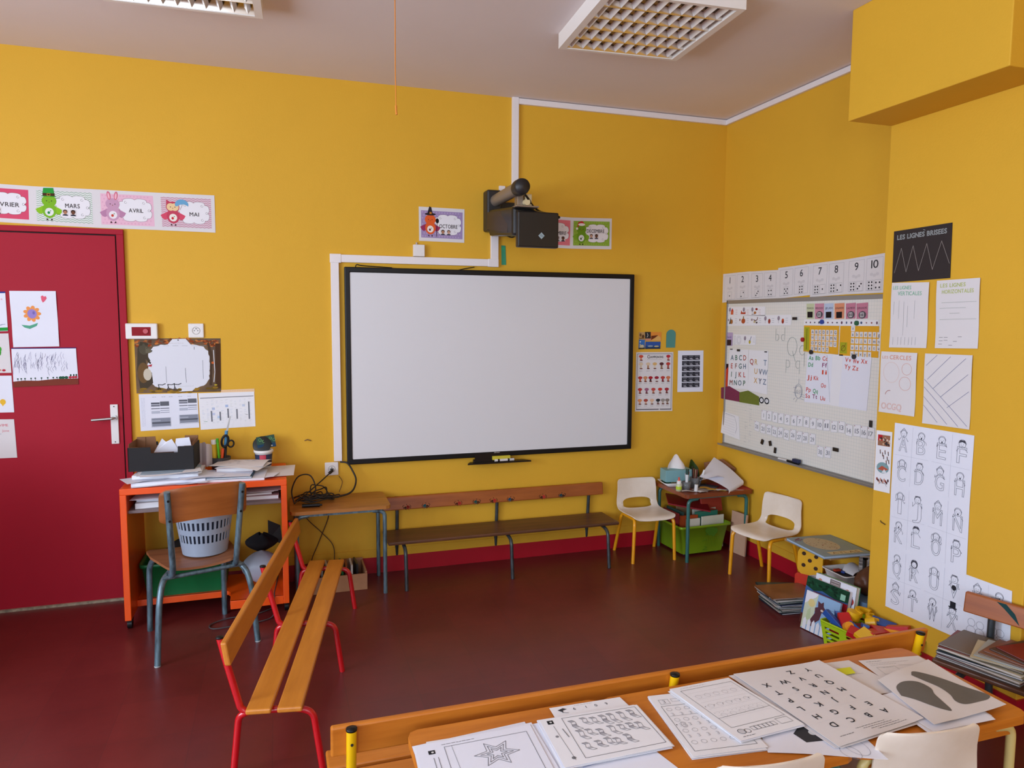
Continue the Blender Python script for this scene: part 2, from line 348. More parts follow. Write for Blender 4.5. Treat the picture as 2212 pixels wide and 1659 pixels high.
Q = {
 'fevrier':('B',(-1.562,2.3728),(-1.2544,2.3674),(-1.2586,2.1631),(-1.5665,2.1712)),
 'mars':('B',(-1.2544,2.3674),(-0.9468,2.3683),(-0.9464,2.1567),(-1.2586,2.1631)),
 'avril':('B',(-0.9468,2.3683),(-0.6396,2.3684),(-0.635,2.1571),(-0.9464,2.1567)),
 'mai':('B',(-0.6396,2.3684),(-0.3324,2.3703),(-0.3326,2.1552),(-0.635,2.1571)),
 'octobre':('B',(0.8759,2.3696),(1.177,2.3676),(1.1751,2.152),(0.8774,2.1541)),
 'novembre':('B',(1.5539,2.3566),(1.9349,2.3504),(1.9324,2.1409),(1.5551,2.1462)),
 'decembre':('B',(1.9349,2.3504),(2.2347,2.3584),(2.2351,2.1466),(1.9324,2.1409)),
 'autumn':('B',(-0.7866,1.5354),(-0.3242,1.5337),(-0.3297,1.2147),(-0.7855,1.2161)),
 'timet1':('B',(-0.7748,1.2104),(-0.4616,1.2099),(-0.4567,1.0027),(-0.772,0.9943)),
 'timet2':('B',(-0.4566,1.2084),(-0.1427,1.2097),(-0.1403,0.9964),(-0.4495,0.9884)),
 'peach':('B',(-0.3307,1.2245),(-0.1409,1.228),(-0.1402,1.2068),(-0.3312,1.2091)),
 'champ':('B',(2.4442,1.4243),(2.7476,1.4231),(2.748,0.9905),(2.4443,0.9961)),
 'photos':('B',(2.7858,1.4329),(3.0005,1.4327),(3.0045,1.1257),(2.7887,1.128)),
 'card_a':('B',(2.4631,1.5683),(2.5114,1.5683),(2.5108,1.5168),(2.4625,1.5154)),
 'card_b':('B',(2.5114,1.57),(2.558,1.5699),(2.5615,1.5066),(2.5147,1.5068)),
 'card_c':('B',(2.558,1.5699),(2.6446,1.5682),(2.6463,1.5046),(2.5615,1.5066)),
 'card_d':('B',(2.4643,1.5154),(2.5127,1.5135),(2.5124,1.447),(2.4622,1.4457)),
 'card_e':('B',(2.5186,1.5002),(2.6407,1.4996),(2.6383,1.4476),(2.5161,1.4469)),
 'tealtag':('B',(2.6859,1.5866),(2.7622,1.5866),(2.7582,1.4551),(2.6855,1.4556)),
 'greentape':('B',(1.4285,2.1447),(1.4576,2.1442),(1.4629,2.0163),(1.4306,2.0169)),
 'flower':('B',(-1.3855,1.7969),(-1.1644,1.7993),(-1.1602,1.4926),(-1.381,1.4891)),
 'grass':('B',(-1.3911,1.484),(-1.0796,1.4842),(-1.0758,1.2782),(-1.3907,1.2688)),
 'dl1':('B',(-1.5828,1.7849),(-1.4052,1.7928),(-1.4028,1.5782),(-1.5772,1.5708)),
 'dl2':('B',(-1.6053,1.5608),(-1.4013,1.5655),(-1.3977,1.3486),(-1.5953,1.3497)),
 'dl3':('B',(-1.6173,1.335),(-1.3985,1.3332),(-1.3953,1.1295),(-1.6068,1.1319)),
 'dl4':('B',(-1.6299,1.0971),(-1.3983,1.0907),(-1.3933,0.8754),(-1.6096,0.8758)),
 'n12':('R',(0.0114,1.9964),(0.3346,1.9965),(0.3374,1.801),(0.0107,1.7855)),
 'n34':('R',(0.3243,1.9955),(0.6276,1.9872),(0.6312,1.801),(0.3351,1.7962)),
 'n56':('R',(0.6269,1.9994),(0.9334,2.0058),(0.9325,1.8128),(0.629,1.798)),
 'n78':('R',(0.9334,2.0058),(1.2258,2.0098),(1.2274,1.8075),(0.9332,1.7999)),
 'n910':('R',(1.2258,2.0098),(1.5115,2.0222),(1.5125,1.8083),(1.2274,1.8075)),
 'board':('R',(0.1087,1.7783),(1.5483,1.7835),(1.5374,0.7548),(0.0996,0.7474)),
 'strip1':('R',(0.11,1.7531),(0.5278,1.7496),(0.5313,1.6874),(0.1048,1.691)),
 'strip2':('R',(0.1021,1.6893),(0.7921,1.6921),(0.7916,1.6257),(0.1003,1.615)),
 'tag_lundi':('R',(0.0999,1.5677),(0.1758,1.5673),(0.1753,1.472),(0.0994,1.4693)),
 'tenstrip':('R',(0.1874,1.5559),(0.4401,1.5546),(0.4388,1.4877),(0.1859,1.4808)),
 'abc1':('R',(0.1432,1.4439),(0.3642,1.4512),(0.3741,1.1739),(0.1326,1.1617)),
 'abc2':('R',(0.3694,1.4498),(0.578,1.4521),(0.58,1.1586),(0.3744,1.1674)),
 'redpencil':('R',(0.0892,1.336),(0.1347,1.3387),(0.1354,1.1619),(0.092,1.1717)),
 'hexa':('R',(0.0548,1.1615),(0.2801,1.1486),(0.284,1.0758),(0.0591,1.0771)),
 'hexb':('R',(0.2801,1.1486),(0.4981,1.1376),(0.5015,1.0757),(0.2841,1.0741)),
 'coin1':('R',(0.503,1.1381),(0.552,1.14),(0.5547,1.0913),(0.5057,1.089)),
 'coin2':('R',(0.5569,1.1389),(0.6074,1.1395),(0.6101,1.0913),(0.5596,1.0903)),
 'lined':('R',(0.0872,0.9851),(0.2787,0.9717),(0.2986,0.8038),(0.0839,0.825)),
 'm1':('R',(0.9274,1.7601),(0.9941,1.7597),(0.9956,1.666),(0.933,1.6656)),
 'm2':('R',(1.0001,1.7589),(1.0763,1.7592),(1.078,1.6666),(1.0056,1.6655)),
 'm3':('R',(1.0821,1.7575),(1.1538,1.7587),(1.1556,1.6671),(1.0876,1.6655)),
 'm4':('R',(1.1632,1.7562),(1.2412,1.7581),(1.2431,1.6677),(1.1687,1.6655)),
 'm5':('R',(1.2521,1.7547),(1.327,1.7576),(1.329,1.6683),(1.2575,1.6655)),
 'm6':('R',(1.3324,1.7533),(1.4161,1.757),(1.4183,1.6689),(1.3378,1.6655)),
 'ani':('R',(0.9126,1.6612),(1.4965,1.6604),(1.497,1.6276),(0.9105,1.6266)),
 'yab1':('R',(0.9126,1.6252),(1.2078,1.625),(1.2107,1.4569),(0.9159,1.4634)),
 'yab2':('R',(1.2169,1.6251),(1.5019,1.6264),(1.5064,1.453),(1.2165,1.4517)),
 'cc1':('R',(0.9539,1.4477),(1.1646,1.4547),(1.1601,1.1554),(0.9426,1.1482)),
 'cc2':('R',(1.249,1.4533),(1.4612,1.4532),(1.4439,1.151),(1.231,1.1524)),
 'cc1b':('R',(1.1154,1.458),(1.2487,1.4587),(1.231,1.1524),(1.1603,1.1526)),
 'brisees':('P',(1.8336,2.0869),(2.151,2.0902),(2.1555,1.8459),(1.8368,1.8406)),
 'vert':('P',(1.841,1.8393),(2.0522,1.8325),(2.0533,1.5295),(1.84,1.5247)),
 'horiz':('P',(2.0922,1.8368),(2.3038,1.8389),(2.3101,1.5373),(2.0989,1.5312)),
 'cercles':('P',(1.7971,1.5035),(2.008,1.5049),(2.008,1.2037),(1.7958,1.2018)),
 'diag':('P',(2.0512,1.5047),(2.2905,1.5076),(2.2946,1.184),(2.0534,1.179)),
 'pics':('P',(1.7885,1.107),(1.8858,1.1111),(1.8883,0.8055),(1.7884,0.8012)),
 'pABCD':('P',(1.898,1.1598),(2.1071,1.1606),(2.1045,0.8583),(1.8953,0.8512)),
 'pEFGH':('P',(2.1071,1.1606),(2.3191,1.1613),(2.3167,0.8524),(2.1045,0.8583)),
 'pIJKL':('P',(1.8953,0.8512),(2.1045,0.8583),(2.1042,0.5514),(1.898,0.539)),
 'pMNOP':('P',(2.1045,0.8583),(2.3167,0.8524),(2.3216,0.5463),(2.1042,0.5514)),
 'pQRST':('P',(1.898,0.539),(2.1042,0.5514),(2.1066,0.2382),(1.8972,0.2353)),
 'pUVWX':('P',(2.1042,0.5514),(2.3216,0.5463),(2.3192,0.2433),(2.1066,0.2382)),
 'pYZ':('P',(2.3217,0.5443),(2.5294,0.5456),(2.5374,0.2555),(2.3192,0.2433)),
}
# ---------------------------------------------------------------- the room
H = 3.104; XL, XR, XP, YR = -3.3, 3.147, 2.86, -8.1
def floor_mat():
    m = bpy.data.materials.new('dark_red_floor_tiles'); m.use_nodes = True; nt = m.node_tree; N = nt.nodes; L = nt.links
    b = N['Principled BSDF']; tc = N.new('ShaderNodeTexCoord'); mp = N.new('ShaderNodeMapping'); L.new(tc.outputs['Object'], mp.inputs[0])
    mp.inputs['Location'].default_value = (.665-.61, 1.61, 0)
    br = N.new('ShaderNodeTexBrick'); br.offset = 0; br.squash = 1; L.new(mp.outputs[0], br.inputs[0])
    br.inputs['Scale'].default_value = 1; br.inputs['Brick Width'].default_value = .308; br.inputs['Row Height'].default_value = .308
    br.inputs['Mortar Size'].default_value = .0008; br.inputs['Mortar Smooth'].default_value = .4
    br.inputs['Color1'].default_value = lin('#6E2523'); br.inputs['Color2'].default_value = lin('#672120'); br.inputs['Mortar'].default_value = lin('#4a2020')
    nz = N.new('ShaderNodeTexNoise'); nz.inputs['Scale'].default_value = 3.5; nz.inputs['Detail'].default_value = 8; nz.inputs['Roughness'].default_value = .65
    L.new(tc.outputs['Object'], nz.inputs[0])
    mx = N.new('ShaderNodeMix'); mx.data_type = 'RGBA'; mx.blend_type = 'MULTIPLY'; mx.inputs['Factor'].default_value = 1
    mr = N.new('ShaderNodeMapRange'); mr.inputs['To Min'].default_value = .6; mr.inputs['To Max'].default_value = 1.3
    L.new(nz.outputs[0], mr.inputs['Value']); L.new(br.outputs['Color'], mx.inputs[6]); L.new(mr.outputs[0], mx.inputs[7])
    L.new(mx.outputs[2], b.inputs['Base Color'])
    m2 = N.new('ShaderNodeMapRange'); m2.inputs['To Min'].default_value = .25; m2.inputs['To Max'].default_value = .42
    n3 = N.new('ShaderNodeTexNoise'); n3.inputs['Scale'].default_value = 1.7; n3.inputs['Detail'].default_value = 5; L.new(tc.outputs['Object'], n3.inputs[0])
    L.new(n3.outputs[0], m2.inputs['Value']); L.new(m2.outputs[0], b.inputs['Roughness'])
    n4 = N.new('ShaderNodeTexNoise'); n4.inputs['Scale'].default_value = 14; L.new(tc.outputs['Object'], n4.inputs[0])
    bp = N.new('ShaderNodeBump'); bp.inputs['Strength'].default_value = .12; bp.inputs['Distance'].default_value = .004
    L.new(n4.outputs[0], bp.inputs['Height']); L.new(bp.outputs[0], b.inputs['Normal'])
    b.inputs['Coat Weight'].default_value = .12; b.inputs['Coat Roughness'].default_value = .5
    return m
FLOOR = floor_mat()
def S_(name, boxes, m, bevel=0):
    mb = MB()
    for b in boxes: mb.box(*b)
    return struct(name, mb, m, None, bevel)
S_('floor', [(XL-.1, XR+.1, YR-.1, .1, -.1, 0)], FLOOR)
S_('ceiling', [(XL-.1, XR+.1, YR-.1, .1, H, H+.1)], CEIL)
S_('wall_back', [(XL-.1, XR+.1, 0, .1, 0, H)], YEL)
S_('wall_right', [(XR, XR+.1, YR-.1, 0, 0, H)], YEL)
S_('wall_pillar', [(XP, XR, -2.575, -1.78, 0, H)], YEL, .004)
S_('beam', [(2.6, XP, -2.575, -1.78, 2.597, H)], YEL, .004)
def win_wall(name, horiz, wins, z0=1.0, z1=2.7):
    mb = MB()
    lo, hi = (XL-.1, XR+.1) if horiz else (YR-.1, 0)
    def bx(a0, a1, q0, q1):
        if horiz: mb.box(a0, a1, YR-.1, YR, q0, q1)
        else: mb.box(XL-.1, XL, a0, a1, q0, q1)
    bx(lo, hi, 0, z0); bx(lo, hi, z1, H); cur = lo
    for c, w in sorted(wins): bx(cur, c-w/2, z0, z1); cur = c+w/2
    bx(cur, hi, z0, z1); struct(name, mb, mat('cream_wall_paint', '#E4DCCB', .7, noise=.04, nscale=2))
win_wall('wall_left', False, LWIN); win_wall('wall_rear', True, RWIN)
WF = mat('white_window_frame', '#E8E6E2', .4)
def window(i, horiz, c, w, z0=1.0, z1=2.7):
    mb = MB()
    def bx(a0, a1, d0, d1, q0, q1):
        if horiz: mb.box(a0, a1, YR-.05+d0, YR-.05+d1, q0, q1)
        else: mb.box(XL-.05+d0, XL-.05+d1, a0, a1, q0, q1)
    a, b = c-w/2, c+w/2
    for p in ((a, a+.05), (b-.05, b), (c-.03, c+.03)): bx(p[0], p[1], -.02, .02, z0, z1)
    bx(a, b, -.02, .02, z0, z0+.05); bx(a, b, -.02, .02, z1-.05, z1); bx(a, b, -.02, .09, z0-.03, z0)
    struct('window_%d' % i, mb, WF)
for i, (c, w) in enumerate(LWIN): window(i+1, False, c, w)
for i, (c, w) in enumerate(RWIN): window(i+4, True, c, w)
# red skirting and the yellow plinth line above it
S_('baseboard_back', [(-.80, XR, -.009, 0, 0, .104)], REDP)
S_('baseboard_right', [(XR-.009, XR, -1.78, -.009, 0, .1), (XR-.009, XR, YR, -2.575, 0, .1)], REDP)
S_('baseboard_pillar', [(XP-.009, XP, -2.584, -1.78, 0, .1), (XP, XR, -2.584, -2.575, 0, .1)], REDP)
S_('baseboard_left', [(XL, XL+.009, YR, 0, 0, .1)], REDP); S_('baseboard_rear', [(XL, XR, YR, YR+.009, 0, .1)], REDP)
S_('trim_1', [(-.80, XR, -.005, 0, .104, .158)], YEL); S_('trim_2', [(XR-.005, XR, -1.78, -.005, .1, .15)], YEL)
# white cable trunking
WT = mat('white_trunking', '#E9E3E2', .45)
S_('trim_3', [(1.5, XR-.012, -.022, 0, 3.064, 3.1), (1.497, 1.541, -.024, 0, 2.47, 3.104)], WT, .002)
S_('trim_4', [(XR-.022, XR, -1.78, 0, 3.066, 3.1)], WT, .002)
S_('trim_5', [(.371, 1.353, -.022, 0, 2.003, 2.05), (1.353, 1.404, -.022, 0, 2.05, 2.26), (1.334, 1.404, -.025, 0, 2.0, 2.052),
              (.322, .371, -.022, 0, .756, 2.002), (.318, .385, -.025, 0, 1.999, 2.053)], WT, .002)
S_('trim_6', [(1.41, 1.45, -.02, 0, 2.44, 2.53)], WT, .002)
# door with frame
d = MB(); d.box(-1.745, -.861, -.0145, -.001, .012, 2.113)
door = struct('door_1', d, DOORP)
f = MB(); f.box(-.853, -.817, -.022, -.0005, 0, 2.121); f.box(-1.79, -1.753, -.022, -.0005, 0, 2.121); f.box(-1.79, -.817, -.022, -.0005, 2.121, 2.151)
f.build('door_frame', DOORP, door, bevel=.002)
g = MB(); g.box(-1.753, -.853, -.006, -.0005, .0, 2.121); g.build('gap_shade', mat('dark_gap', '#2a0508', .8), door)  # dark sheet behind the leaf, its colour stands for shade in the gap
t = MB(); t.box(-1.79, -.86, -.03, -.0005, 0, .014); t.build('threshold', mat('worn_threshold', '#b7ad93', .5, hex2='#6e6a58', nscale=30), door)
hp = MB(); hp.box(-.922, -.882, -.024, -.0145, .929, 1.158)
hpo = hp.build('handle_plate', mat('white_metal_plate', '#E3DFDD', .35), door, bevel=.003)
sc = MB()
for z in (.941, 1.146): sc.cyl((0, 0, 0), .0035, .002, 10, 0, Matrix.Translation((-.902, -.024, z)) @ Matrix.Rotation(R(90), 4, 'X'))
sc.build('screw', mat('dark_screw', '#4a4644', .4, metal=.7), hpo)
hh = MB(); hh.tube(fillet([(-.9, -.024, 1.082), (-.9, -.065, 1.082), (-1.01, -.067, 1.076)], .012), .0075, 12)
hh.cyl((0, 0, 0), .013, .012, 16, 0, Matrix.Translation((-.9, -.024, 1.082)) @ Matrix.Rotation(R(90), 4, 'X'))
hh.build('handle', METAL, door)

# ---------------------------------------------------------------- fittings on the walls
fb = thing('emergency_switch', 'white box with dark red window and round button beside the red door', 'switch', (-.7415, -.001, 1.577))
m = MB(); m.box(-.083, .083, -.035, 0, -.045, .045); m.build('housing', PLA, fb, bevel=.006)
m = MB(); m.box(-.05, .048, -.037, -.034, -.026, .024); m.build('window_panel', mat('dark_red_plastic', '#8E0E1C', .55, spec=.2), fb)
m = MB(); m.cyl((0, 0, 0), .0135, .006, 20, 0, Matrix.Translation((.022, -.037, 0)) @ Matrix.Rotation(R(90), 4, 'X')); m.build('button', mat('red_button', '#B81A2C', .3), fb, bevel=.002)
def socket(loc, label, earth=True):
    t = thing('power_socket', label, 'socket', loc)
    m = MB(); m.box(-.042, .042, -.012, 0, -.042, .042); m.build('cover_plate', PLA, t, bevel=.005)
    m = MB(); n = 24; M = Matrix.Translation((0, -.0125, 0)) @ Matrix.Rotation(R(90), 4, 'X')
    ring = [(.022, .001), (.019, .001), (.018, -.006+.0)]
    prof = [(r, z) for r, z in ring]
    q = MB(); q.lathe([(.0225, .0), (.0215, .0018), (.0195, .0018), (.019, 0)], n=24)
    m.add([M @ Vector(v) for v in q.v], q.f, 0, True); m.build('recess_rim', mat('socket_grey', '#b9b2ad', .5), t)
    m = MB()
    for x in (-.0095, .0095): m.cyl((0, 0, 0), .0026, .001, 10, 0, Matrix.Translation((x, -.0125, 0)) @ Matrix.Rotation(R(90), 4, 'X'))
    if earth: m.cyl((0, 0, 0), .0024, .006, 10, 0, Matrix.Translation((0, -.0125, .011)) @ Matrix.Rotation(R(90), 4, 'X'))
    m.build('contacts', BLK, t); return t
socket((-.4555, -.001, 1.58), 'white wall socket above the autumn forest poster')
s2 = socket((.307, -.001, .707), 'white wall socket with a black plug under the trunking')
m = MB(); m.tube(fillet([(0, -.012, -.004), (0, -.045, -.006), (-.02, -.05, -.02)], .01), .009, 12); pl = m.build('power_plug', BLK, None, loc=(.307, -.001, .707)); tag(pl, 'black plug pushed into the socket left of the big whiteboard', 'plug')
jb = thing('junction_box', 'small square white box on the wall under the October card', 'junction box', (.872, -.001, 2.09))
m = MB(); m.box(-.036, .036, -.03, 0, -.037, .037); m.build('housing', PLA, jb, bevel=.003)
m = MB(); m.tube([(-.012, -.006, .036), (-.012, -.006, .052)], .006, 10); m.build('cable_stub', mat('grey_pvc', '#b7aca8', .5), jb)
# hanging orange pull string
st = MB(); st.tube([(.497, -1.502, 3.104), (.498, -1.5, 2.9), (.4965, -1.5, 2.7), (.498, -1.5, 2.545)], .0022, 6)
st.tube([(.498, -1.5, 2.55), (.4985, -1.5, 2.53), (.5, -1.5, 2.512)], .0045, 6)
tag(st.build('orange_string', mat('orange_string', '#D9862F', .8)), 'thin orange string hanging from the ceiling', 'string')
# little hook in the yellow wall
for nm, lab, p in (('wall_hook', 'small rusty hook in the yellow wall above the desk end', (.166, -.001, .896)),
                   ('nail', 'small nail in the wall beside the white chair under the gridded board', None)):
    if p: m = MB(); m.tube([(p[0]-.02, -.004, p[2]-.002), (p[0]-.004, -.012, p[2]+.006), (p[0]+.018, -.006, p[2]-.004)], .0035, 6); tag(m.build(nm, mat('rust', '#7a5a2c', .6)), lab, 'hook')

# ceiling lights with aluminium louvre
def ceiling_lamp(x, y, rz, label, w=.66, d=.66, nx=10, ny=5):
    t = thing('ceiling_light', label, 'ceiling light', (x, y, H), rz)
    m = MB(); hx, hy, z = w/2, d/2, -.075
    m.box(-hx+.035, hx-.035, -hy, -hy+.02, z, 0); m.box(-hx+.035, hx-.035, hy-.02, hy, z, 0); m.box(-hx, -hx+.035, -hy, hy, z, 0); m.box(hx-.035, hx, -hy, hy, z, 0)
    m.build('housing', mat('lamp_white', '#E9E4DE', .5), t)
    m = MB(); m.box(-hx+.03, hx-.03, -hy+.02, hy-.02, -.012, -.006); m.build('reflector', mat('lamp_reflector', '#A08E80', .25, metal=.7), t)
    X0, X1, Y0, Y1 = -hx+.035, hx-.035, -hy+.02, hy-.02; px = (X1-X0)/nx; py = (Y1-Y0)/ny
    m = MB()                                                            # lengthwise parabolic louvre blades
    for j in range(ny+1):
        yy = Y0+py*j
        m.prism([(-.0015, z+.004), (.0015, z+.004), (.016, -.015), (-.016, -.015)], X0, X1, lambda a, b, h, yy=yy: Vector((h, yy+a, b)))
    m.build('long_louvre', mat('louvre_mirror', '#C9BDB2', .14, metal=.95), t)
    m = MB()                                                            # V-shaped cross blades
    for i in range(nx):
        xx = X0+px*(i+.5)
        for j in range(ny):
            a, b = Y0+py*j+.003, Y0+py*(j+1)-.003
            for sgn in (-1, 1):
                m.add([(xx, a, z+.006), (xx, b, z+.006), (xx+sgn*.014, b, -.045), (xx+sgn*.014, a, -.045)], [(0, 1, 2, 3)])
    m.build('cross_louvre', mat('louvre_white', '#E4E0DC', .3, metal=.2), t)
    for j in range(ny-1):
        yy = Y0+py*(j+.5) if ny < 5 else Y0+py*(j+1)
        m = MB(); m.tube([(X0+.01, yy, -.028), (X1-.01, yy, -.028)], .008, 10)
        m.build('tube_lamp', mat('fluorescent_tube_off', '#E8E6E4', .25), t)
ceiling_lamp(1.706, -1.43, R(-3.6), 'square ceiling light with mirrored louvre above the big whiteboard')
ceiling_lamp(-.37, -1.30, R(-2), 'ceiling light partly cut by the top edge near the orange string')
m = MB()
for a, b in (((-.62, -1.35), (-.585, -1.42)), ((-.585, -1.42), (-.56, -1.44)), ((-.585, -1.42), (-.6, -1.46))): m.tube([(a[0], a[1], H-.001), (b[0], b[1], H-.004)], .0028, 5)
tag(m.build('tape_remnant', PLA), 'small scrap of white tape left on the ceiling', 'tape')
m = MB(); m.tube([(2.858, -1.84, .655), (2.85, -1.85, .652), (2.852, -1.875, .645)], .0022, 5); tag(m.build('bent_nail', mat('dark_nail', '#4a3a28', .5)), 'small bent nail in the pillar left of the alphabet pages', 'nail')
# added cupboard out of view, put here to shade the door bottom and floor
cb = thing('added_shade_cupboard', 'added low wooden cupboard out of view, shading the red door bottom', 'cupboard', (-2.3, -1.05, 0))
m = MB(); m.box(-.6, .6, -.3, .3, .04, 1.0); m.build('carcass', WBX, cb, bevel=.004)
for sx in (-1, 1):
    m = MB(); m.box(min(sx*.01, sx*.58), max(sx*.01, sx*.58), -.318, -.301, .08, .96); d_ = m.build('cupboard_door', WTX, cb, bevel=.003)
    m = MB(); m.tube([(sx*.05, -.33, .5), (sx*.05, -.33, .62)], .006, 10); m.build('handle', METAL, d_)
m = MB(); m.box(-.57, .57, -.27, .27, 0, .04); m.build('plinth', BLKM, cb)
# ---------------------------------------------------------------- interactive whiteboard and projector
wb = thing('interactive_whiteboard', 'large blank white projection board in a black frame on the yellow wall', 'whiteboard', (0, -.001, 0))
x0, x1, z0, z1, fw, dp = .402, 2.398, .733, 1.974, .033, .045
m = MB()
m.ringbox(x0, x1, z0, z1, fw, -dp, -.012)
m.build('frame', BLK, wb, bevel=.005)
m = MB(); m.box(x0+fw-.002, x1-fw+.002, -dp+.006, -.014, z0+fw-.002, z1-fw+.002)
m.build('writing_surface', mat('whiteboard_surface', '#DADADC', .42, spec=.35), wb)
m = MB(); m.box(x0+.1, x0+.25, -.012, 0, 1, 1.7); m.box(x1-.25, x1-.1, -.012, 0, 1, 1.7); m.build('mounting_rail', BLKM, wb)
m = MB(); m.prism([(1.235, .758), (1.475, .758), (1.475, .700), (1.235, .700)], -.052, -.04, lambda x, y, h: Vector((x, h, y)))
m.prism([(1.205, -.03), (1.175, -.085), (1.62, -.085), (1.585, -.03)], .694, .703, lambda x, y, h: Vector((x, y, h)))
m.box(1.225, 1.485, -.05, -.03, .694, .72)
m.build('pen_tray', mat('tray_black', '#120f10', .3), wb, bevel=.002)
s = Sheet('B', (1.364, .7685), (1.424, .7685), (1.424, .7585), (1.364, .7585), base=mat('tray_black', '#120f10', .3), z=.0535, th=.0004)
s.text('UBOARD', .002, .0085, .0065, '#cfcac6', 1, sp=.1); o = s.end('maker_lettering', None, None, parent=wb)
s.mb = None
m = MB(); m.cbox((1.415, -.062, .727), (.125, .02, .026)); e = m.build('board_eraser', mat('eraser_felt', '#c9b92f', .7), bevel=.003); tag(e, 'yellow bordered board eraser lying in the pen tray of the big board', 'eraser')
m = MB(); m.tube([(1.365, -.075, .713), (1.462, -.075, .713)], .0085, 14); b_ = m.build('marker_pen', mat('marker_white', '#D9D6D3', .35)); tag(b_, 'white marker pen lying in the black tray under the big board', 'marker')
m = MB(); m.tube([(1.466, -.075, .713), (1.5, -.075, .713)], .0088, 14); m.build('cap', mat('marker_cap_grey', '#c5c5c3', .35), b_)
m = MB(); m.tube([(1.455, -.075, .713), (1.467, -.075, .713)], .009, 14); m.tube([(1.385, -.075, .713), (1.398, -.075, .713)], .0088, 14); m.build('band', BLK, b_)
# projector
pr = thing('projector', 'black short throw projector on a wall arm above the whiteboard', 'projector', (0, -.001, 0))
DG = mat('dark_plastic', '#242222', .45)
m = MB(); m.box(1.302, 1.402, -.1, 0, 2.225, 2.487); m.box(1.40, 1.53, -.06, 0, 2.26, 2.42); m.build('wall_mount', DG, pr, bevel=.012)
m = MB(); m.tube([(1.362, -.08, 2.418), (1.362, -.57, 2.422)], .038, 28); m.build('arm', mat('grey_arm', '#8f8377', .4, metal=.35), pr)
m = MB(); q = MB(); q.lathe([(.0001, -.062), (.03, -.06), (.043, -.048), (.048, -.02), (.048, .025), (.043, .05), (.0001, .052)], n=28)
M = Matrix.Translation((1.366, -.575, 2.421)) @ Matrix.Rotation(R(90), 4, 'X'); m.add([M @ Vector(v) for v in q.v], q.f, 0, True); m.build('arm_end_cap', DG, pr)
m = MB()                                                                # body: tapering box from the wall to the front
pts = [(1.31, -.1, 2.19), (1.57, -.1, 2.19), (1.57, -.1, 2.34), (1.31, -.1, 2.36)]
pf = [(1.345, -.5, 2.15), (1.605, -.5, 2.15), (1.605, -.5, 2.295), (1.345, -.5, 2.325)]
m.add([Vector(p) for p in pts+pf], [(0, 3, 2, 1), (4, 5, 6, 7), (0, 1, 5, 4), (3, 7, 6, 2), (0, 4, 7, 3), (1, 2, 6, 5)]); m.build('body', mat('projector_black', '#17181a', .28), pr, bevel=.018)
m = MB(); m.add([(1.30, -.1, 2.232), (1.302, -.1, 2.34), (1.342, -.42, 2.315), (1.336, -.42, 2.18), (1.316, -.1, 2.232), (1.316, -.1, 2.34), (1.352, -.42, 2.315), (1.35, -.42, 2.18)],
                [(0, 1, 2, 3), (4, 7, 6, 5), (0, 4, 5, 1), (3, 2, 6, 7), (1, 5, 6, 2), (0, 3, 7, 4)]); m.build('side_cover', mat('brown_black_plastic', '#33261f', .35), pr)
m = MB(); m.box(1.362, 1.622, -.545, -.5, 2.082, 2.292); m.build('front_cover', mat('front_cover_black', '#1b1817', .4), pr, bevel=.008)
s = Sheet('B', (1.49, 2.172), (1.53, 2.172), (1.53, 2.132), (1.49, 2.132), base=BLK, z=.5455, th=.0005, shape=False)
s.poly([(.02, 0), (.04, .02), (.02, .04), (0, .02)], '#9fb0b4', 0)
for k in (.013, .02, .027): s.line([(k-.007, .02+(k-.02)*.0-.007), (k+.007, .027)], .0015, '#3f5055', 1)
s.end('diamond_badge', None, None, parent=pr)
m = MB(); m.box(1.375, 1.41, -.5, -.44, 2.322, 2.41); m.box(1.355, 1.50, -.53, -.4, 2.318, 2.328); m.build('bracket', mat('bracket_metal', '#9b9086', .35, metal=.7), pr, bevel=.002)
m = MB(); m.cyl((0, 0, 0), .019, .03, 20, 0, Matrix.Translation((1.425, -.5, 2.348)) @ Matrix.Rotation(R(90), 4, 'X')); m.box(1.425, 1.465, -.5, -.45, 2.33, 2.4); m.build('joint_knob', mat('cream_plastic', '#d9c79a', .4), pr, bevel=.003)
m = MB(); m.tube(spline([(1.39, -.57, 2.39), (1.43, -.53, 2.37), (1.5, -.45, 2.33), (1.57, -.42, 2.305), (1.62, -.44, 2.295), (1.66, -.46, 2.278), (1.61, -.42, 2.272), (1.56, -.38, 2.27)], 6), .006, 8)
m.tube(spline([(1.40, -.56, 2.385), (1.46, -.5, 2.345), (1.53, -.44, 2.315), (1.6, -.43, 2.302), (1.655, -.47, 2.275)], 6), .0045, 8)
m.tube(spline([(1.345, -.3, 2.19), (1.37, -.32, 2.17), (1.41, -.3, 2.165), (1.45, -.3, 2.19)], 6), .004, 8)
m.build('cables', BLK, pr)
# fine black leads behind the board frame
m = MB(); m.tube(spline([(.47, -.02, 1.97), (.48, -.03, 1.99), (.52, -.018, 1.985), (.7, -.018, 1.977)], 5), .003, 6)
m.tube(spline([(1.12, -.02, 1.97), (1.18, -.015, 1.985), (1.24, -.012, 1.996)], 5), .003, 6)
tag(m.build('black_lead', BLK), 'thin black lead looping above the top edge of the big whiteboard', 'cable')
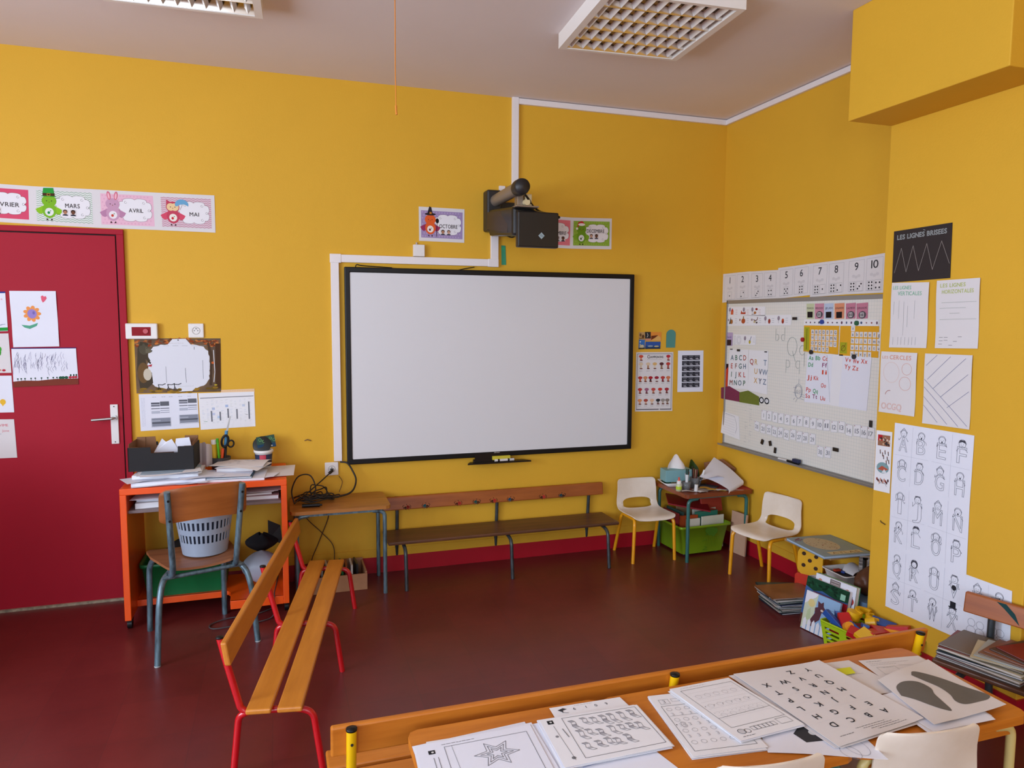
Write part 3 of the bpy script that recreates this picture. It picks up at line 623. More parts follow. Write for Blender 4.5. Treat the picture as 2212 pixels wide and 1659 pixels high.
# ---------------------------------------------------------------- posters and cards on the back wall
def Qs(k, **kw):
    p = Q[k]; c = p[1:] if not isinstance(p[1][0], tuple) else p[1]
    pl = kw.pop('plane', p[0]); return Sheet(pl, *c, **kw)
def cloud(s, x0, y0, x1, y1, line='#5a4a4a'):
    cx, cy = (x0+x1)/2, (y0+y1)/2; a, b = (x1-x0)/2, (y1-y0)/2; pts = []
    for k in range(96):
        t = 2*math.pi*k/96; q = (abs(math.cos(t))**3.2+abs(math.sin(t))**3.2)**(-1/3.2)
        r = q*(1.03-.13*(1-abs(math.sin(4*t)))**2.2); pts.append((cx+a*r*math.cos(t), cy+b*r*math.sin(t)))
    s.poly(pts, '#E9E7EA', 2); s.line(pts, .0012, line, 3, True)
    for t in (R(-50), R(0), R(50), R(-130)): s.ring(cx+a*.86*math.cos(t), cy+b*.86*math.sin(t), .006, .0011, line, 4, n=10, a1=300)
def owl(s, x, y, body, wing, face, belly, ear=True, sym='#c03030'):
    s.disc(x, y, .034, body, 3, .042); s.disc(x, y-.052, .036, body, 4, .032)
    if ear: s.poly([(x-.034, y-.062), (x-.032, y-.094), (x-.008, y-.078)], body, 4); s.poly([(x+.034, y-.062), (x+.032, y-.094), (x+.008, y-.078)], body, 4)
    if face: s.disc(x-.011, y-.052, .021, face, 5, .022); s.disc(x+.011, y-.052, .021, face, 5, .022)
    for sg in (-1, 1):
        s.poly([(x+sg*.026, y-.026), (x+sg*.066, y-.004), (x+sg*.06, y+.008), (x+sg*.052, y+.018), (x+sg*.04, y+.022), (x+sg*.03, y+.016)], wing, 2)
        s.disc(x+sg*.012, y-.052, .0028, '#3a2a2a', 6, n=8); s.poly([(x+sg*.012, y+.042), (x+sg*.016, y+.054), (x+sg*.004, y+.054)], '#3c1f1f', 3)
    s.poly([(x-.003, y-.047), (x+.003, y-.047), (x, y-.041)], '#8a5a20', 6)
    s.disc(x, y+.008, .021, belly, 4, .022); s.disc(x-.003, y+.012, .007, sym, 5, .008, n=8); s.disc(x+.006, y+.002, .003, '#4a8a4a', 5, n=8)
def waves(s, x0, y0, x1, y1, col, n=15, amp=.0028, th=.0022):
    for k in range(n):
        y = y0+.004+(y1-y0-.008)*k/(n-1); m = int((x1-x0)/.0055)
        s.line([(x0+(x1-x0)*i/m, y+amp*math.sin(i*math.pi/2)) for i in range(m+1)], th, col, 1)
def faces(s, x, y, cols, k=.9):
    for i, (sk, hr, bgc) in enumerate(cols):
        X = x+i*.043*k; s.rect(X, y, X+.036*k, y+.038*k, bgc, 5)
        s.poly([(X+.002, y+.038*k), (X+.008*k, y+.029*k), (X+.028*k, y+.029*k), (X+.034*k, y+.038*k)], '#3a3c48', 6)
        s.disc(X+.018*k, y+.013*k, .0125*k, hr, 6, n=12); s.disc(X+.018*k, y+.018*k, .0098*k, sk, 7, .0115*k, n=12)
SK = [('#B07C5E', '#3a2a22', '#ddd6d6'), ('#6E4634', '#20160f', '#d8cfce'), ('#C89A80', '#4a3524', '#dfdbe0')]
def month(key, text, bgc, name_label, owlc, frame_, ownf, wavy=None, ph=None, hat=None, dots=None, mirror=0, base=PAPERG):
    s = Qs(key, base=base); w, h = s.w, s.h; mx, my = frame_
    x0, y0, x1, y1 = mx[0], my, w-mx[1], h-my
    s.rect(x0, y0, x1, y1, bgc, 0)
    if wavy: waves(s, x0, y0, x1, y1, wavy)
    if dots:
        for i in range(14):
            for j in range(9):
                s.disc(x0+.01+(x1-x0-.02)*(i+.5*(j % 2))/14, y0+.01+(y1-y0-.02)*j/8, .0045, dots, 1, n=6)
    cloud(s, x0+.088, y0+.022, x1-.012, y1-.024)
    ox, oy = x0+.06, y0+.108; owl(s, ox, oy, *owlc)
    ownf(s, ox, oy)
    return s, x0, y0, x1, y1
TC = '#4a4444'
s, a, b, c, d_ = month('fevrier', '', '#D6506E', '', ('#E08AA0', '#C85070', '#f0c0c8', '#eeeeee'), ((.02, .02), .022), lambda s, x, y: None)
s.text('FEVRIER', .244, .117, .022, TC, 5, 'r', fit=.125, bold=.0008); faces(s, .128, .125, SK[1:2]); s.end('month_poster', 'pink February card at the left end of the month strip over the door', 'poster', 'month cards over the red door')
def hatm(s, x, y): s.poly([(x-.03, y-.094), (x-.026, y-.122), (x+.022, y-.124), (x+.026, y-.094)], '#2f9a3c', 6); s.rect(x-.03, y-.094, x+.028, y-.078, '#4a2f1c', 7); s.box(x-.008, y-.092, x+.006, y-.08, .002, '#d8a030', 8); s.rect(x-.036, y-.079, x+.034, y-.075, '#2f9a3c', 7)
s, a, b, c, d_ = month('mars', '', '#DDE2DC', '', ('#7CB52C', '#8CC22A', None, '#E4E6E2', False, '#2f8a4a'), ((.018, .022), .02), hatm, wavy='#7A9E7E')
s.text('MARS', .155, .108, .0225, TC, 5, fit=.071, bold=.0008); faces(s, .138, .118, SK[0:2]); s.end('month_poster', 'March card with green owl in a tall green hat over the door', 'poster', 'month cards over the red door')
def bun(s, x, y):
    for sg in (-1, 1): s.disc(x+sg*.018, y-.098, .009, '#D66A80', 5, .024, rot=sg*.15); s.disc(x+sg*.018, y-.096, .005, '#EFB8C4', 6, .017, rot=sg*.15)
s, a, b, c, d_ = month('avril', '', '#E6B9CB', '', ('#C79AB4', '#B884A4', None, '#E8E2E6', False, '#c8483a'), ((.02, .02), .02), bun, dots='#DDAAC0')
s.text('AVRIL', .161, .118, .021, TC, 5, fit=.073, bold=.0008); s.end('month_poster', 'April card with a pink rabbit eared owl in the month strip', 'poster', 'month cards over the red door')
def umb(s, x, y):
    pts = [(x+.022+.0*k, y-.08) for k in (0,)]; cx, cy = x+.052, y-.068
    pts = [(cx+.036*math.cos(R(t))-.004, cy+.03*math.sin(R(t))) for t in range(-200, 21, 20)]
    s.poly(pts+[(cx+.024, cy+.004), (cx+.008, cy-.002), (cx-.012, cy+.0), (cx-.026, cy+.01)], '#6CA6CC', 6); s.line([(cx, cy), (cx-.014, cy+.03)], .0015, '#5a3a3a', 6)
s, a, b, c, d_ = month('mai', '', '#DDC3CE', '', ('#C2475E', '#D6506A', '#EACB9A', '#EFE6DC', True, '#c8303a'), ((.02, .02), .022), umb, wavy='#B9707E')
s.text('MAI', .168, .125, .0215, TC, 5, fit=.05, bold=.0008); s.end('month_poster', 'May card with a red owl holding a blue umbrella, right end of the strip', 'poster', 'month cards over the red door')
def wit(s, x, y): s.poly([(x-.02, y-.088), (x-.006, y-.135), (x+.006, y-.13), (x+.016, y-.088)], '#2c2426', 6); s.disc(x, y-.086, .036, '#2c2426', 6, .008); s.rect(x-.005, y-.1, x+.009, y-.087, '#c47a28', 7); s.line([(x+.044, y-.03), (x+.04, y+.055)], .003, '#2a2024', 7); s.disc(x+.045, y-.046, .011, '#1d171a', 7, .016)
s, a, b, c, d_ = month('octobre', '', '#9F8BB4', '', ('#E0602A', '#9a3358', None, '#EFE6DC', False, '#703040'), ((.014, .012), .022), wit, dots='#B7A6C8')
s.text('OCTOBRE', .133, .128, .0235, TC, 5, fit=.119, bold=.0008); faces(s, .14, .138, SK[0:1]+SK[2:3]); s.end('month_poster', 'purple October card with a witch hatted orange owl left of the projector', 'poster')
s, a, b, c, d_ = month('novembre', '', '#DE7882', '', ('#C07040', '#a05030', None, '#EFE6DC'), ((.07, .012), .02), lambda s, x, y: None)
s.text('NOVEMBRE', .336, .12, .023, TC, 5, 'r', fit=.135, bold=.0008); faces(s, .222, .13, [SK[2], ('#8a7a78', '#6a6666', '#d8d4d6'), SK[1]]); s.end('month_poster', 'pink November card half hidden behind the projector', 'poster')
def xm(s, x, y): s.poly([(x-.032, y-.06), (x-.026, y-.098), (x+.002, y-.108), (x+.022, y-.092), (x-.014, y-.084)], '#C8242C', 6); s.disc(x, y-.084, .026, '#EEE8E4', 7, .009); s.disc(x-.034, y-.056, .008, '#EEE8E4', 7)
s, a, b, c, d_ = month('decembre', '', '#8DB03A', '', ('#6E9A22', '#7eaa2a', None, '#E4E6E2', False, '#46603a'), ((.012, .016), .022), xm, dots='#9DBC4C')
s.text('DECEMBRE', .112, .1, .023, TC, 5, fit=.132, bold=.0008); faces(s, .13, .108, [SK[2], SK[1]]); s.end('month_poster', 'green December card with a red hatted owl right of the projector', 'poster')

# autumn forest calendar poster
s = Qs('autumn', base=mat('print_forest', '#7A5A30', .6, hex2='#4a3420', nscale=7)); w, h = s.w, s.h; rn = random.Random(3)
for k in range(90):
    x = rn.uniform(0, w); y = rn.uniform(0, .035)+(.012 if x < .12 or x > .3 else 0); s.disc(x, y, rn.uniform(.006, .014), rn.choice(['#A8552A', '#8a3f22', '#C4763A', '#6a3a20']), 0, rn.uniform(.003, .007), n=7, rot=rn.uniform(-.6, .6))
pts = []
for k in range(60):
    t = 2*math.pi*k/60; q = (abs(math.cos(t))**4+abs(math.sin(t))**4)**(-1/4); j = 1+.02*math.sin(k*2.7)
    pts.append((.232+.166*q*math.cos(t)*j, .165+.13*q*math.sin(t)*j))
s.poly(pts, '#DFE1E8', 1); s.poly([(.17, .04), (.2, .004), (.27, .002), (.3, .04)], '#DFE1E8', 1); s.poly([(.2, .28), (.23, h-.005), (.3, h-.008), (.33, .28)], '#DFE1E8', 1)
s.poly([(.015, .06), (.03, .02), (.06, .022), (.07, .07), (.066, .1), (.08, .13), (.072, .14), (.055, .12), (.06, .17), (.085, .2), (.09, .26), (.06, .29), (.02, .29), (.008, .18)], '#4a4032', 2)
s.disc(.048, .062, .026, '#565040', 3, .032); s.poly([(.058, .05), (.085, .066), (.09, .078), (.075, .086), (.056, .084)], '#6A6350', 4); s.disc(.034, .034, .009, '#464032', 3); s.disc(.062, .034, .009, '#464032', 3); s.disc(.064, .058, .0022, '#1c1814', 5, n=6); s.disc(.089, .072, .0035, '#1c1814', 5, n=6); s.disc(.04, .2, .03, '#6E5434', 3, .06); s.disc(.062, .21, .022, '#C9C0AC', 3, .035); s.poly([(.06, .16), (.088, .15), (.084, .165)], '#B02A34', 4); s.poly([(.072, .13), (.083, .14), (.08, .15), (.066, .138)], '#3a3226', 4)
for k in range(26): s.disc(rn.uniform(0, w), h-rn.uniform(0, .03), rn.uniform(.01, .025), rn.choice(['#8a6a24', '#6a5420', '#A07A2A']), 2 if k % 2 else 0, .007, n=7)
s.poly([(.385, .03), (.395, .02), (.415, .1), (.41, .28), (.395, .28), (.4, .12)], '#4d3b2c', 3); s.rect(.43, .03, w, .3, '#4A3220', 2); s.line([(.42, .07), (.426, .2), (.42, .26)], .004, '#D8D8DA', 3)
s.disc(.415, .145, .008, '#C4622E', 4, n=6); s.disc(.43, .278, .009, '#C8B030', 4, .004)
for x in (.12, .17, .205): s.line([(x-.005, .3), (x, .285), (x-.003, .27), (x+.02, .272), (x+.035, .265)], .004, '#26221e', 4); s.line([(x, .285), (x+.008, .3)], .003, '#26221e', 4)
s.line([(.16, .165), (.162, .26)], .002, '#8a8e96', 2); s.line([(.265, .175), (.268, .26)], .0025, '#7a7e86', 2); s.line([(.36, .13), (.362, .24)], .002, '#7a7e86', 2); s.line([(.315, .05), (.315, .065)], .003, '#7a7e86', 2)
for x in (.1, .15, .2, .25, .3, .35): s.line([(x, .043), (x+.03, .043)], .0014, '#9a9ea6', 2)
s.scrawl(.18, .028, .08, '#a08a80'); s.scrawl(.22, .282, .09, '#9a9a9a'); s.disc(.23, .01, .0035, '#333333', 5)
s.end('calendar_poster', 'autumn forest calendar poster with a bear, under the wall socket', 'poster')
# timetables
s = Qs('timet1', base=PAPERB); w, h = s.w, s.h; rn = random.Random(5)
def blk(x, y, ww, hh, c): s.rect(x, y, x+ww, y+hh, c, 1)
for X in (.062, .212):
    up = 0 if X < .1 else -.012
    for (dx, dy, ww, hh, c) in ((0, .045, .046, .01, '#5c5e68'), (.048, .04, .048, .026, '#666870'), (0, .058, .046, .01, '#7a7d88'), (0, .078, .046, .005, '#70737e'), (.048, .078, .048, .005, '#70737e'),
                                (0, .094, .046, .016, '#B9BECB'), (.048, .09, .048, .005, '#A9AEBD'), (.048, .102, .048, .005, '#A9AEBD'), (0, .138, .098, .047, '#8a8f9c'), (0, .16, .098, .009, '#5a5d66'), (.0, .148, .046, .008, '#a6abb8')): blk(X+dx, .005+dy+up, ww, hh, c)
s.box(.06, .142, .162, .193, .0012, '#777a88'); s.box(.21, .130, .312, .182, .0012, '#777a88')
for k in range(22): s.scrawl(.01, .025+k*.0075, .02, '#a9adc0', .0012)
for x in (.07, .12, .16, .21, .26): s.scrawl(x, .018, .02, '#777a88', .0015)
s.end('timetable_sheet', 'timetable sheet with two columns of grey blocks, under the autumn poster', 'paper sheet')
s = Qs('timet2', base=PAPER); w, h = s.w, s.h
s.line([(.01, .03), (w-.006, .026)], .004, '#6a6c74', 1)
for i in range(11):
    x = .015+i*.0262
    for j in range(22):
        if rn.random() < .5: s.line([(x, .042+j*.0066), (x+rn.uniform(.006, .016), .042+j*.0066)], .0012, rn.choice(['#c4c6ce', '#b8c4d8', '#c8ccc0']), 1)
for x, y0, y1 in ((.062, .108, .172), (.11, .115, .168), (.155, .098, .155), (.205, .103, .163), (.274, .06, .168)): s.rect(x, y0, x+.008, y1, '#75777F', 2)
for x, y, c in ((.07, .088, '#B4C0E0'), (.145, .075, '#A4B8DC'), (.098, .14, '#B8CCE4'), (.24, .075, '#C6CEE0'), (.07, .12, '#C4CCE4')): s.rect(x, y, x+.016, y+.014, c, 1)
s.line([(.022, .17), (.04, .17)], .002, '#4c9a6a', 2); s.line([(.258, .14), (.27, .14)], .002, '#555555', 2)
s.end('timetable_sheet', 'calendar sheet with thin grey bars, right of the block timetable', 'paper sheet')
s = Qs('peach', base=mat('print_peach', '#EBC79C', .8), th=.0003)
for k in range(13): s.scrawl(.005+k*.014, .009, .01, '#c89a72', .001)
s.end('paper_strip', 'narrow peach paper strip above the calendar sheet', 'paper strip')
# mushroom poster
s = Qs('champ', base=PAPERG, warp=lambda u, v: .004*max(0, v-.9)*10*abs(math.sin(u*5)) ); w, h = s.w, s.h
s.box(.011, .012, w-.011, h-.012, .003, '#5a5458', 1); s.line([(.011, h-.014), (w-.011, h-.014)], .007, '#6a6266', 1)
s.text('C', .09, .044, .023, '#4a4140', 2, bold=.0006); s.text('HAMPIGNONS', .107, .043, .016, '#4a4140', 2, sp=.07, wx=.8, bold=.0004); s.scrawl(.09, .054, .12, '#8a8480', .0015)
def mush(x, y, cap, stem, k=1.0, tall=1.0):
    s.poly([(x-.006*k, y), (x-.008*k, y+.03*k*tall), (x+.008*k, y+.03*k*tall), (x+.006*k, y)], stem, 1)
    s.disc(x, y, .018*k, cap, 2, .011*k, n=12); s.disc(x+.002, y+.031*k*tall, .013*k, '#6a3028', 1, .004*k, n=8); s.scrawl(x-.012, y+.046*k*tall, .024, '#555555', .0018)
rows = [(.03, .045, [(.04, '#C8503C', '#D88a68'), (.262, '#B8323C', '#C88478')]),
        (.085, .05, [(.04, '#D9C4A8', '#D2BFA4'), (.098, '#D8C0A0', '#B08868'), (.152, '#D9B070', '#DDD0B8'), (.208, '#5c3034', '#9a7a60'), (.262, '#C04038', '#A05048')]),
        (.185, .0, [(.036, '#B83A34', '#C06A48'), (.078, '#C88A60', '#B87A58'), (.12, '#A8242C', '#3a2a2c'), (.17, '#9a2838', '#d8d0c8'), (.22, '#B8403A', '#8a2a34'), (.265, '#D07a50', '#C87050')]),
        (.27, .0, [(.036, '#B83A34', '#B86a58'), (.09, '#A0607a', '#8a5a68'), (.145, '#C04A44', '#C08060'), (.2, '#C83A2c', '#C8A090'), (.255, '#A8303a', '#8a4a44')]),
        (.35, .0, [(.036, '#D89060', '#D8a080'), (.085, '#A8483c', '#d8b098'), (.135, '#DDB898', '#D8C0A8'), (.185, '#2c2a2e', '#8a8480'), (.225, '#9a9088', '#B8a898'), (.262, '#8a7a70', '#a09080')])]
for y, _, L_ in rows:
    for x, c1, c2 in L_: mush(x, y, c1, c2, 1.0, 1.1 if y == .085 else .9)
s.scrawl(.03, h-.026, .1, '#8a8a8a'); s.end('mushroom_poster', 'mushroom identification poster titled CHAMPIGNONS right of the big whiteboard', 'poster')
s = Qs('photos', base=PAPERB); w, h = s.w, s.h; rn = random.Random(8)
for k in range(6):
    y = .035+k*.0405; s.rect(.035, y, w-.03, y+.034, '#33333a', 1)
    for j in range(3):
        x = .036+j*.05; s.poly([(x+.008, y+.022), (x+.03, y+.018), (x+.044, y+.031), (x+.02, y+.03)], '#9a9aa2', 2); s.rect(x+.006, y+.004, x+.042, y+.013, '#55555e', 2); s.line([(x+.01, y+.009), (x+.04, y+.008)], .0025, '#77777f', 3)
s.end('photo_sheet', 'white sheet with six rows of dark printed photographs', 'paper sheet')
def card(k, c, lab, fn):
    s = Qs(k, base=mat('print_'+c, c, .6)); fn(s); s.end('postcard', lab, 'postcard', None)
card('card_a', '#B8925A', 'small tan postcard at the top left of the postcard cluster', lambda s: (s.disc(.014, .02, .008, '#6a4a2a', 1, .012), s.disc(.034, .032, .01, '#5a3a22', 1, .014), s.rect(.004, .04, .044, .048, '#7a5a34', 1)))
card('card_b', '#1d1b1e', 'narrow black postcard with a white figure in the cluster', lambda s: (s.line([(.018, .01), (.024, .024), (.016, .038)], .004, '#cfcac2', 1), s.rect(0, .048, s.w, s.h, '#C88A70', 1)))
card('card_c', '#E08A2c', 'orange sunset postcard with a brown hill, upper right of the cluster', lambda s: (s.poly([(0, .058), (.004, .028), (.06, .022), (.03, .044)], '#6E3418', 2), s.poly([(0, .062), (.06, .024), (.08, .04), (.08, .062)], '#D8A860', 1)))
card('card_d', '#2a6ab0', 'blue postcard with a pale domed building, lower left of the cluster', lambda s: (s.disc(.028, .048, .014, '#C9BC94', 1, .012), s.rect(.008, .03, .016, .06, '#C0B48C', 1), s.rect(0, .058, s.w, s.h, '#3a3424', 2), s.disc(.012, .016, .005, '#d8e0e8', 1)))
card('card_e', '#1f4c9a', 'wide blue harbour postcard, lower right of the cluster', lambda s: (s.rect(0, .03, s.w, s.h, '#27487a', 1), s.disc(.04, .032, .022, '#8a9aa8', 2, .006), s.disc(.09, .034, .02, '#c8b880', 2, .005), s.rect(0, .044, s.w, s.h, '#2a3448', 2)))
q = Q['tealtag'][1:]; tw, th_ = .076, .131
ol = [(tw/2+tw/2*math.cos(R(a)), .036-.036*math.sin(R(a))) for a in range(180, -1, -12)] + [(tw, th_), (0, th_)]
s = Sheet('B', *q, base=mat('teal_card', '#4E8A80', .75), th=.002, outline=[(x, max(y, 0)) for x, y in ol]); s.end('paper_tag', 'plain teal tag with a rounded top beside the postcards', 'tag')
s = Qs('greentape', base=mat('green_tape', '#2E8F6C', .5), th=.0012); s.rect(0, .01, s.w, .03, '#3aa070', 0); s.end('tape_strip', 'short green strip of tape under the projector', 'tape')
# drawings taped on the red door
LIG = PAPERB
s = Qs('flower', plane='D', base=LIG, warp=lambda u, v: .002*(1+math.sin(v*9))); w, h = s.w, s.h
for k in range(9): a = 2*math.pi*k/9; s.disc(.1+.028*math.cos(a), .125+.03*math.sin(a), .0155, '#EE9A55', 2, .0105, rot=a, n=10)
s.disc(.1, .125, .0225, '#9A86C8', 3, .026); s.disc(.108, .12, .006, '#7a6ab0', 4, .009)
s.poly([(.045, .185), (.085, .19), (.125, .175), (.118, .192), (.085, .208), (.06, .2)], '#5AA687', 2)
s.poly([(.148, .03), (.156, .024), (.163, .031), (.172, .028), (.176, .04), (.166, .055), (.156, .064), (.15, .05)], '#E2627A', 2)
s.end('child_drawing', 'child drawing of an orange flower and pink heart on the red door', 'drawing', 'drawings on the red door')
s = Qs('grass', plane='D', base=LIG, warp=lambda u, v: .0015*(1+math.sin(v*7))); w, h = s.w, s.h; rn = random.Random(11)
s.rect(0, h-.03, w, h, '#7A3A2C', 2); s.poly([(0, h-.03), (.05, h-.034), (.12, h-.03), (.2, h-.036), (w, h-.034), (w, h-.02), (0, h-.02)], '#7A3A2C', 3); s.line([(0, .001), (w, .001)], .005, '#3a2a6a', 2)
for k in range(85):
    x = rn.uniform(.01, .27); y = rn.uniform(.02, .1)*(1-.1*math.sin(x*20)); L_ = rn.uniform(.02, .055); s.line([(x, y), (x-rn.uniform(0, .012), y+L_*.5), (x-rn.uniform(-.002, .008), y+L_)], .0011, rn.choice(['#6d6a90', '#8a86a8', '#54506e']), 1)
for x in (.022, .038, .056, .085, .105, .135, .165, .192, .21): s.disc(x, h-.044, .004, '#244a3c', 4, .004); s.line([(x, h-.044), (x, h-.032)], .0016, '#244a3c', 4)
for x in (.228, .24, .256): s.disc(x, h-.042, .009, '#2b5a44', 3, .008)
for x in (.275, .29, .303): s.disc(x, h-.042, .008, '#B83444', 4, .007); s.disc(x+.003, h-.054, .004, '#244a3c', 4, .006)
s.end('child_drawing', 'child drawing of tall purple grass over a brown ground strip, on the door', 'drawing', 'drawings on the red door')
s = Qs('dl1', plane='D', base=LIG); w, h = s.w, s.h; s.rect(0, 0, w, .008, '#2a3a8a', 1); s.text('ete', w-.04, .045, .012, '#E0849A', 2); s.rect(0, h-.02, w, h-.002, '#2E9A44', 1); s.line([(w-.05, .18), (w-.01, .176)], .0016, '#4a5a8a', 2); s.line([(w-.045, .19), (w-.02, .176)], .0012, '#4a5a8a', 2)
s.end('child_drawing', 'child drawing with blue top edge and green grass, topmost at the picture edge', 'drawing', 'drawings on the red door')
s = Qs('dl2', plane='D', base=PAPERG); w, h = s.w, s.h; s.disc(w-.075, .1, .035, '#3a9a34', 1); s.disc(w-.055, .085, .018, '#48aa3c', 2); s.line([(w-.07, .13), (w-.065, .17)], .012, '#E09a78', 1); s.line([(w-.08, .17), (w-.05, .2)], .008, '#D08a70', 1); s.disc(w-.035, .2, .009, '#B8283c', 2, .006)
s.end('child_drawing', 'child drawing of a green topped figure, second in the left column on the door', 'drawing', 'drawings on the red door')
s = Qs('dl3', plane='D', base=LIG); w, h = s.w, s.h; s.disc(w-.05, .145, .014, '#E8B83A', 1, .016); s.poly([(w-.058, .155), (w-.042, .155), (w-.052, .17)], '#E8B83A', 1)
s.end('child_drawing', 'child drawing with a small yellow balloon, third in the left column', 'drawing', 'drawings on the red door')
s = Qs('dl4', plane='D', base=PAPERG); w, h = s.w, s.h; s.text('JOVIME', w-.095, .04, .014, '#D8707c', 2, sp=.1); s.text('Jone', w-.06, .07, .012, '#D8707c', 2); s.line([(w-.11, .085), (w-.065, .082)], .0015, '#4a5a8a', 2)
s.end('child_drawing', 'sheet with pink child handwriting, lowest in the left column on the door', 'drawing', 'drawings on the red door')
# ---------------------------------------------------------------- right wall: number strip, gridded board and what hangs on it
DOTS = {1: [(0, 0)], 2: [(1, -1), (-1, 1)], 3: [(1, -1), (0, 0), (-1, 1)], 4: [(-1, -1), (1, -1), (-1, 1), (1, 1)], 5: [(-1, -1), (1, -1), (0, 0), (-1, 1), (1, 1)], 6: [(-.8, -1.3), (.8, -1.3), (-.8, 0), (.8, 0), (-.8, 1.3), (.8, 1.3)]}
for key, ns, lab in (('n12', (1, 2), 'number sheet showing 1 and 2 with dice dots above the gridded board'), ('n34', (3, 4), 'number sheet showing 3 and 4 with dice dots'),
                     ('n56', (5, 6), 'number sheet showing 5 and 6 with dice dots'), ('n78', (7, 8), 'number sheet showing 7 and 8 with dice dots'), ('n910', (9, 10), 'number sheet showing 9 and 10, at the pillar end of the strip')):
    s = Qs(key, base=PAPERG, z={'n12': .0005, 'n34': 0, 'n56': .001, 'n78': .0003, 'n910': .0013}[key]); w, h = s.w, s.h
    for i, n in enumerate(ns):
        cx = w*(.27+.46*i); s.box(cx-w*.2, .016, cx+w*.2, h-.016, .0012, '#9a9aa0', 1)
        s.text(str(n), cx, .072 if n < 10 else .072, .043, '#3e3c40', 2, 'c', sp=.08, bold=.0007, fit=(.05 if n == 10 else 0))
        for k in range(3): s.disc(cx+(k-1)*.02, .105+.006*(k % 2), .012, '#cfcbcc', 1, .009)
        dd = [n] if n <= 6 else [6, n-6]; sz = .05
        for q, k in enumerate(dd):
            X = cx+(q-(len(dd)-1)/2)*.052; Y = h-.043; s.box(X-.022, Y-.028, X+.022, Y+.028, .0011, '#8a8a90', 1)
            for a, b in DOTS[k]: s.disc(X+a*.0125, Y+b*.0135, .0052, '#2a282c', 2, n=10)
    s.end('number_sheet', lab, 'paper sheet', 'number strip')
bd = thing('gridded_whiteboard', 'gridded magnetic whiteboard crowded with cards on the right wall', 'whiteboard')
def grid_mat():
    m = mat('gridded_board', '#D4D3CD', .38); nt = m.node_tree; N = nt.nodes; L = nt.links; b = N['Principled BSDF']
    tc = N.new('ShaderNodeTexCoord'); mp = N.new('ShaderNodeMapping'); L.new(tc.outputs['Object'], mp.inputs[0]); mp.inputs['Rotation'].default_value = (0, R(90), R(90))
    sx = N.new('ShaderNodeSeparateXYZ'); L.new(tc.outputs['Object'], sx.inputs[0]); outs = []
    for ax in ('Y', 'Z'):
        d = N.new('ShaderNodeMath'); d.operation = 'MULTIPLY'; d.inputs[1].default_value = 1/.02; L.new(sx.outputs[ax], d.inputs[0])
        f = N.new('ShaderNodeMath'); f.operation = 'FRACT'; L.new(d.outputs[0], f.inputs[0])
        g = N.new('ShaderNodeMath'); g.operation = 'LESS_THAN'; g.inputs[1].default_value = .07; L.new(f.outputs[0], g.inputs[0]); outs.append(g)
    mx = N.new('ShaderNodeMath'); mx.operation = 'MAXIMUM'; L.new(outs[0].outputs[0], mx.inputs[0]); L.new(outs[1].outputs[0], mx.inputs[1])
    c = N.new('ShaderNodeMix'); c.data_type = 'RGBA'; c.inputs[6].default_value = lin('#E4E2DA'); c.inputs[7].default_value = lin('#CBCFCB'); L.new(mx.outputs[0], c.inputs['Factor'])
    L.new(c.outputs[2], b.inputs['Base Color']); return m
m = MB(); m.box(3.129, 3.145, -1.77, -.1, .752, 1.79); m.build('board_surface', grid_mat(), bd)
m = MB(); m.box(3.12, 3.146, -1.775, -.1, 1.775, 1.80); m.box(3.12, 3.146, -.11, -.098, .745, 1.80); m.box(3.12, 3.146, -1.775, -.1, .742, .757); m.build('frame', ALU, bd, bevel=.002)
m = MB(); m.prism([(3.128, .752), (3.128, .742), (3.075, .742), (3.073, .755), (3.078, .755), (3.08, .747)], -1.77, -.105, lambda x, y, h: Vector((x, h, y))); m.build('pen_ledge', ALU, bd)
# felt marker writing on the board surface
s = Sheet('W', (.11, 1.77), (1.76, 1.77), (1.76, .76), (.11, .76), shape=False, th=0, z=.0012)
def BP(x, z): return (x-.11, 1.77-z)
gr = '#8a9a9a'
x, y = BP(.648, 1.6); s.line([(x, y), (x, y+.075)], .002, gr); s.ring(x+.014, y+.055, .018, .002, gr, ry=.02, a0=-110, a1=110)
x, y = BP(.735, 1.6); s.line([(x, y-.01), (x, y+.075)], .002, gr); s.ring(x-.013, y+.055, .018, .002, gr, ry=.02, a0=70, a1=290)
x, y = BP(.69, 1.465); x, y = BP(.81, 1.49); s.ring(x, y, .045, .0022, gr, ry=.06); s.line([(x+.005, y+.03), (x+.035, y+.095)], .0022, gr)
x, y = BP(.905, 1.47); s.ring(x, y, .024, .0022, gr, ry=.03, a0=40, a1=320); s.line([(x+.022, y-.03), (x+.022, y+.1)], .0022, gr)
for X in (.775, .87): x, y = BP(X, 1.365); s.line([(x-.016*(1 if X < .8 else -1), y-.04), (x-.016*(1 if X < .8 else -1), y+.045)], .002, gr); s.ring(x, y-.012, .02, .002, gr, ry=.024, a0=(-120 if X < .8 else 60), a1=(120 if X < .8 else 300))
x, y = BP(.885, 1.21); bl = '#6a7a9c'; s.ring(x, y, .034, .0018, bl, ry=.045); s.ring(x, y+.005, .03, .0015, bl, ry=.04)
for a, b, c_, d_ in ((-.05, -.02, -.02, -.02), (-.05, .012, .06, .02), (.02, .03, .06, .035), (.02, .045, .055, .05), (-.03, .045, -.045, .06), (0, -.045, .002, -.08), (-.01, .05, -.02, .07)): s.line([(x+a, y+b), (x+c_, y+d_)], .0016, bl)
s.ring(x-.012, y+.002, .008, .0015, bl); s.ring(x+.014, y+.002, .008, .0015, bl)
rn = random.Random(4)
for k in range(24): X, Y = BP(rn.choice((.35, .4)), .80+k*.014); s.line([(X, Y), (X+rn.uniform(.01, .035), Y+.001)], .0013, rn.choice(['#9aa2a8', '#8a92a0']))
s.end('marker_writing', None, None, parent=bd)
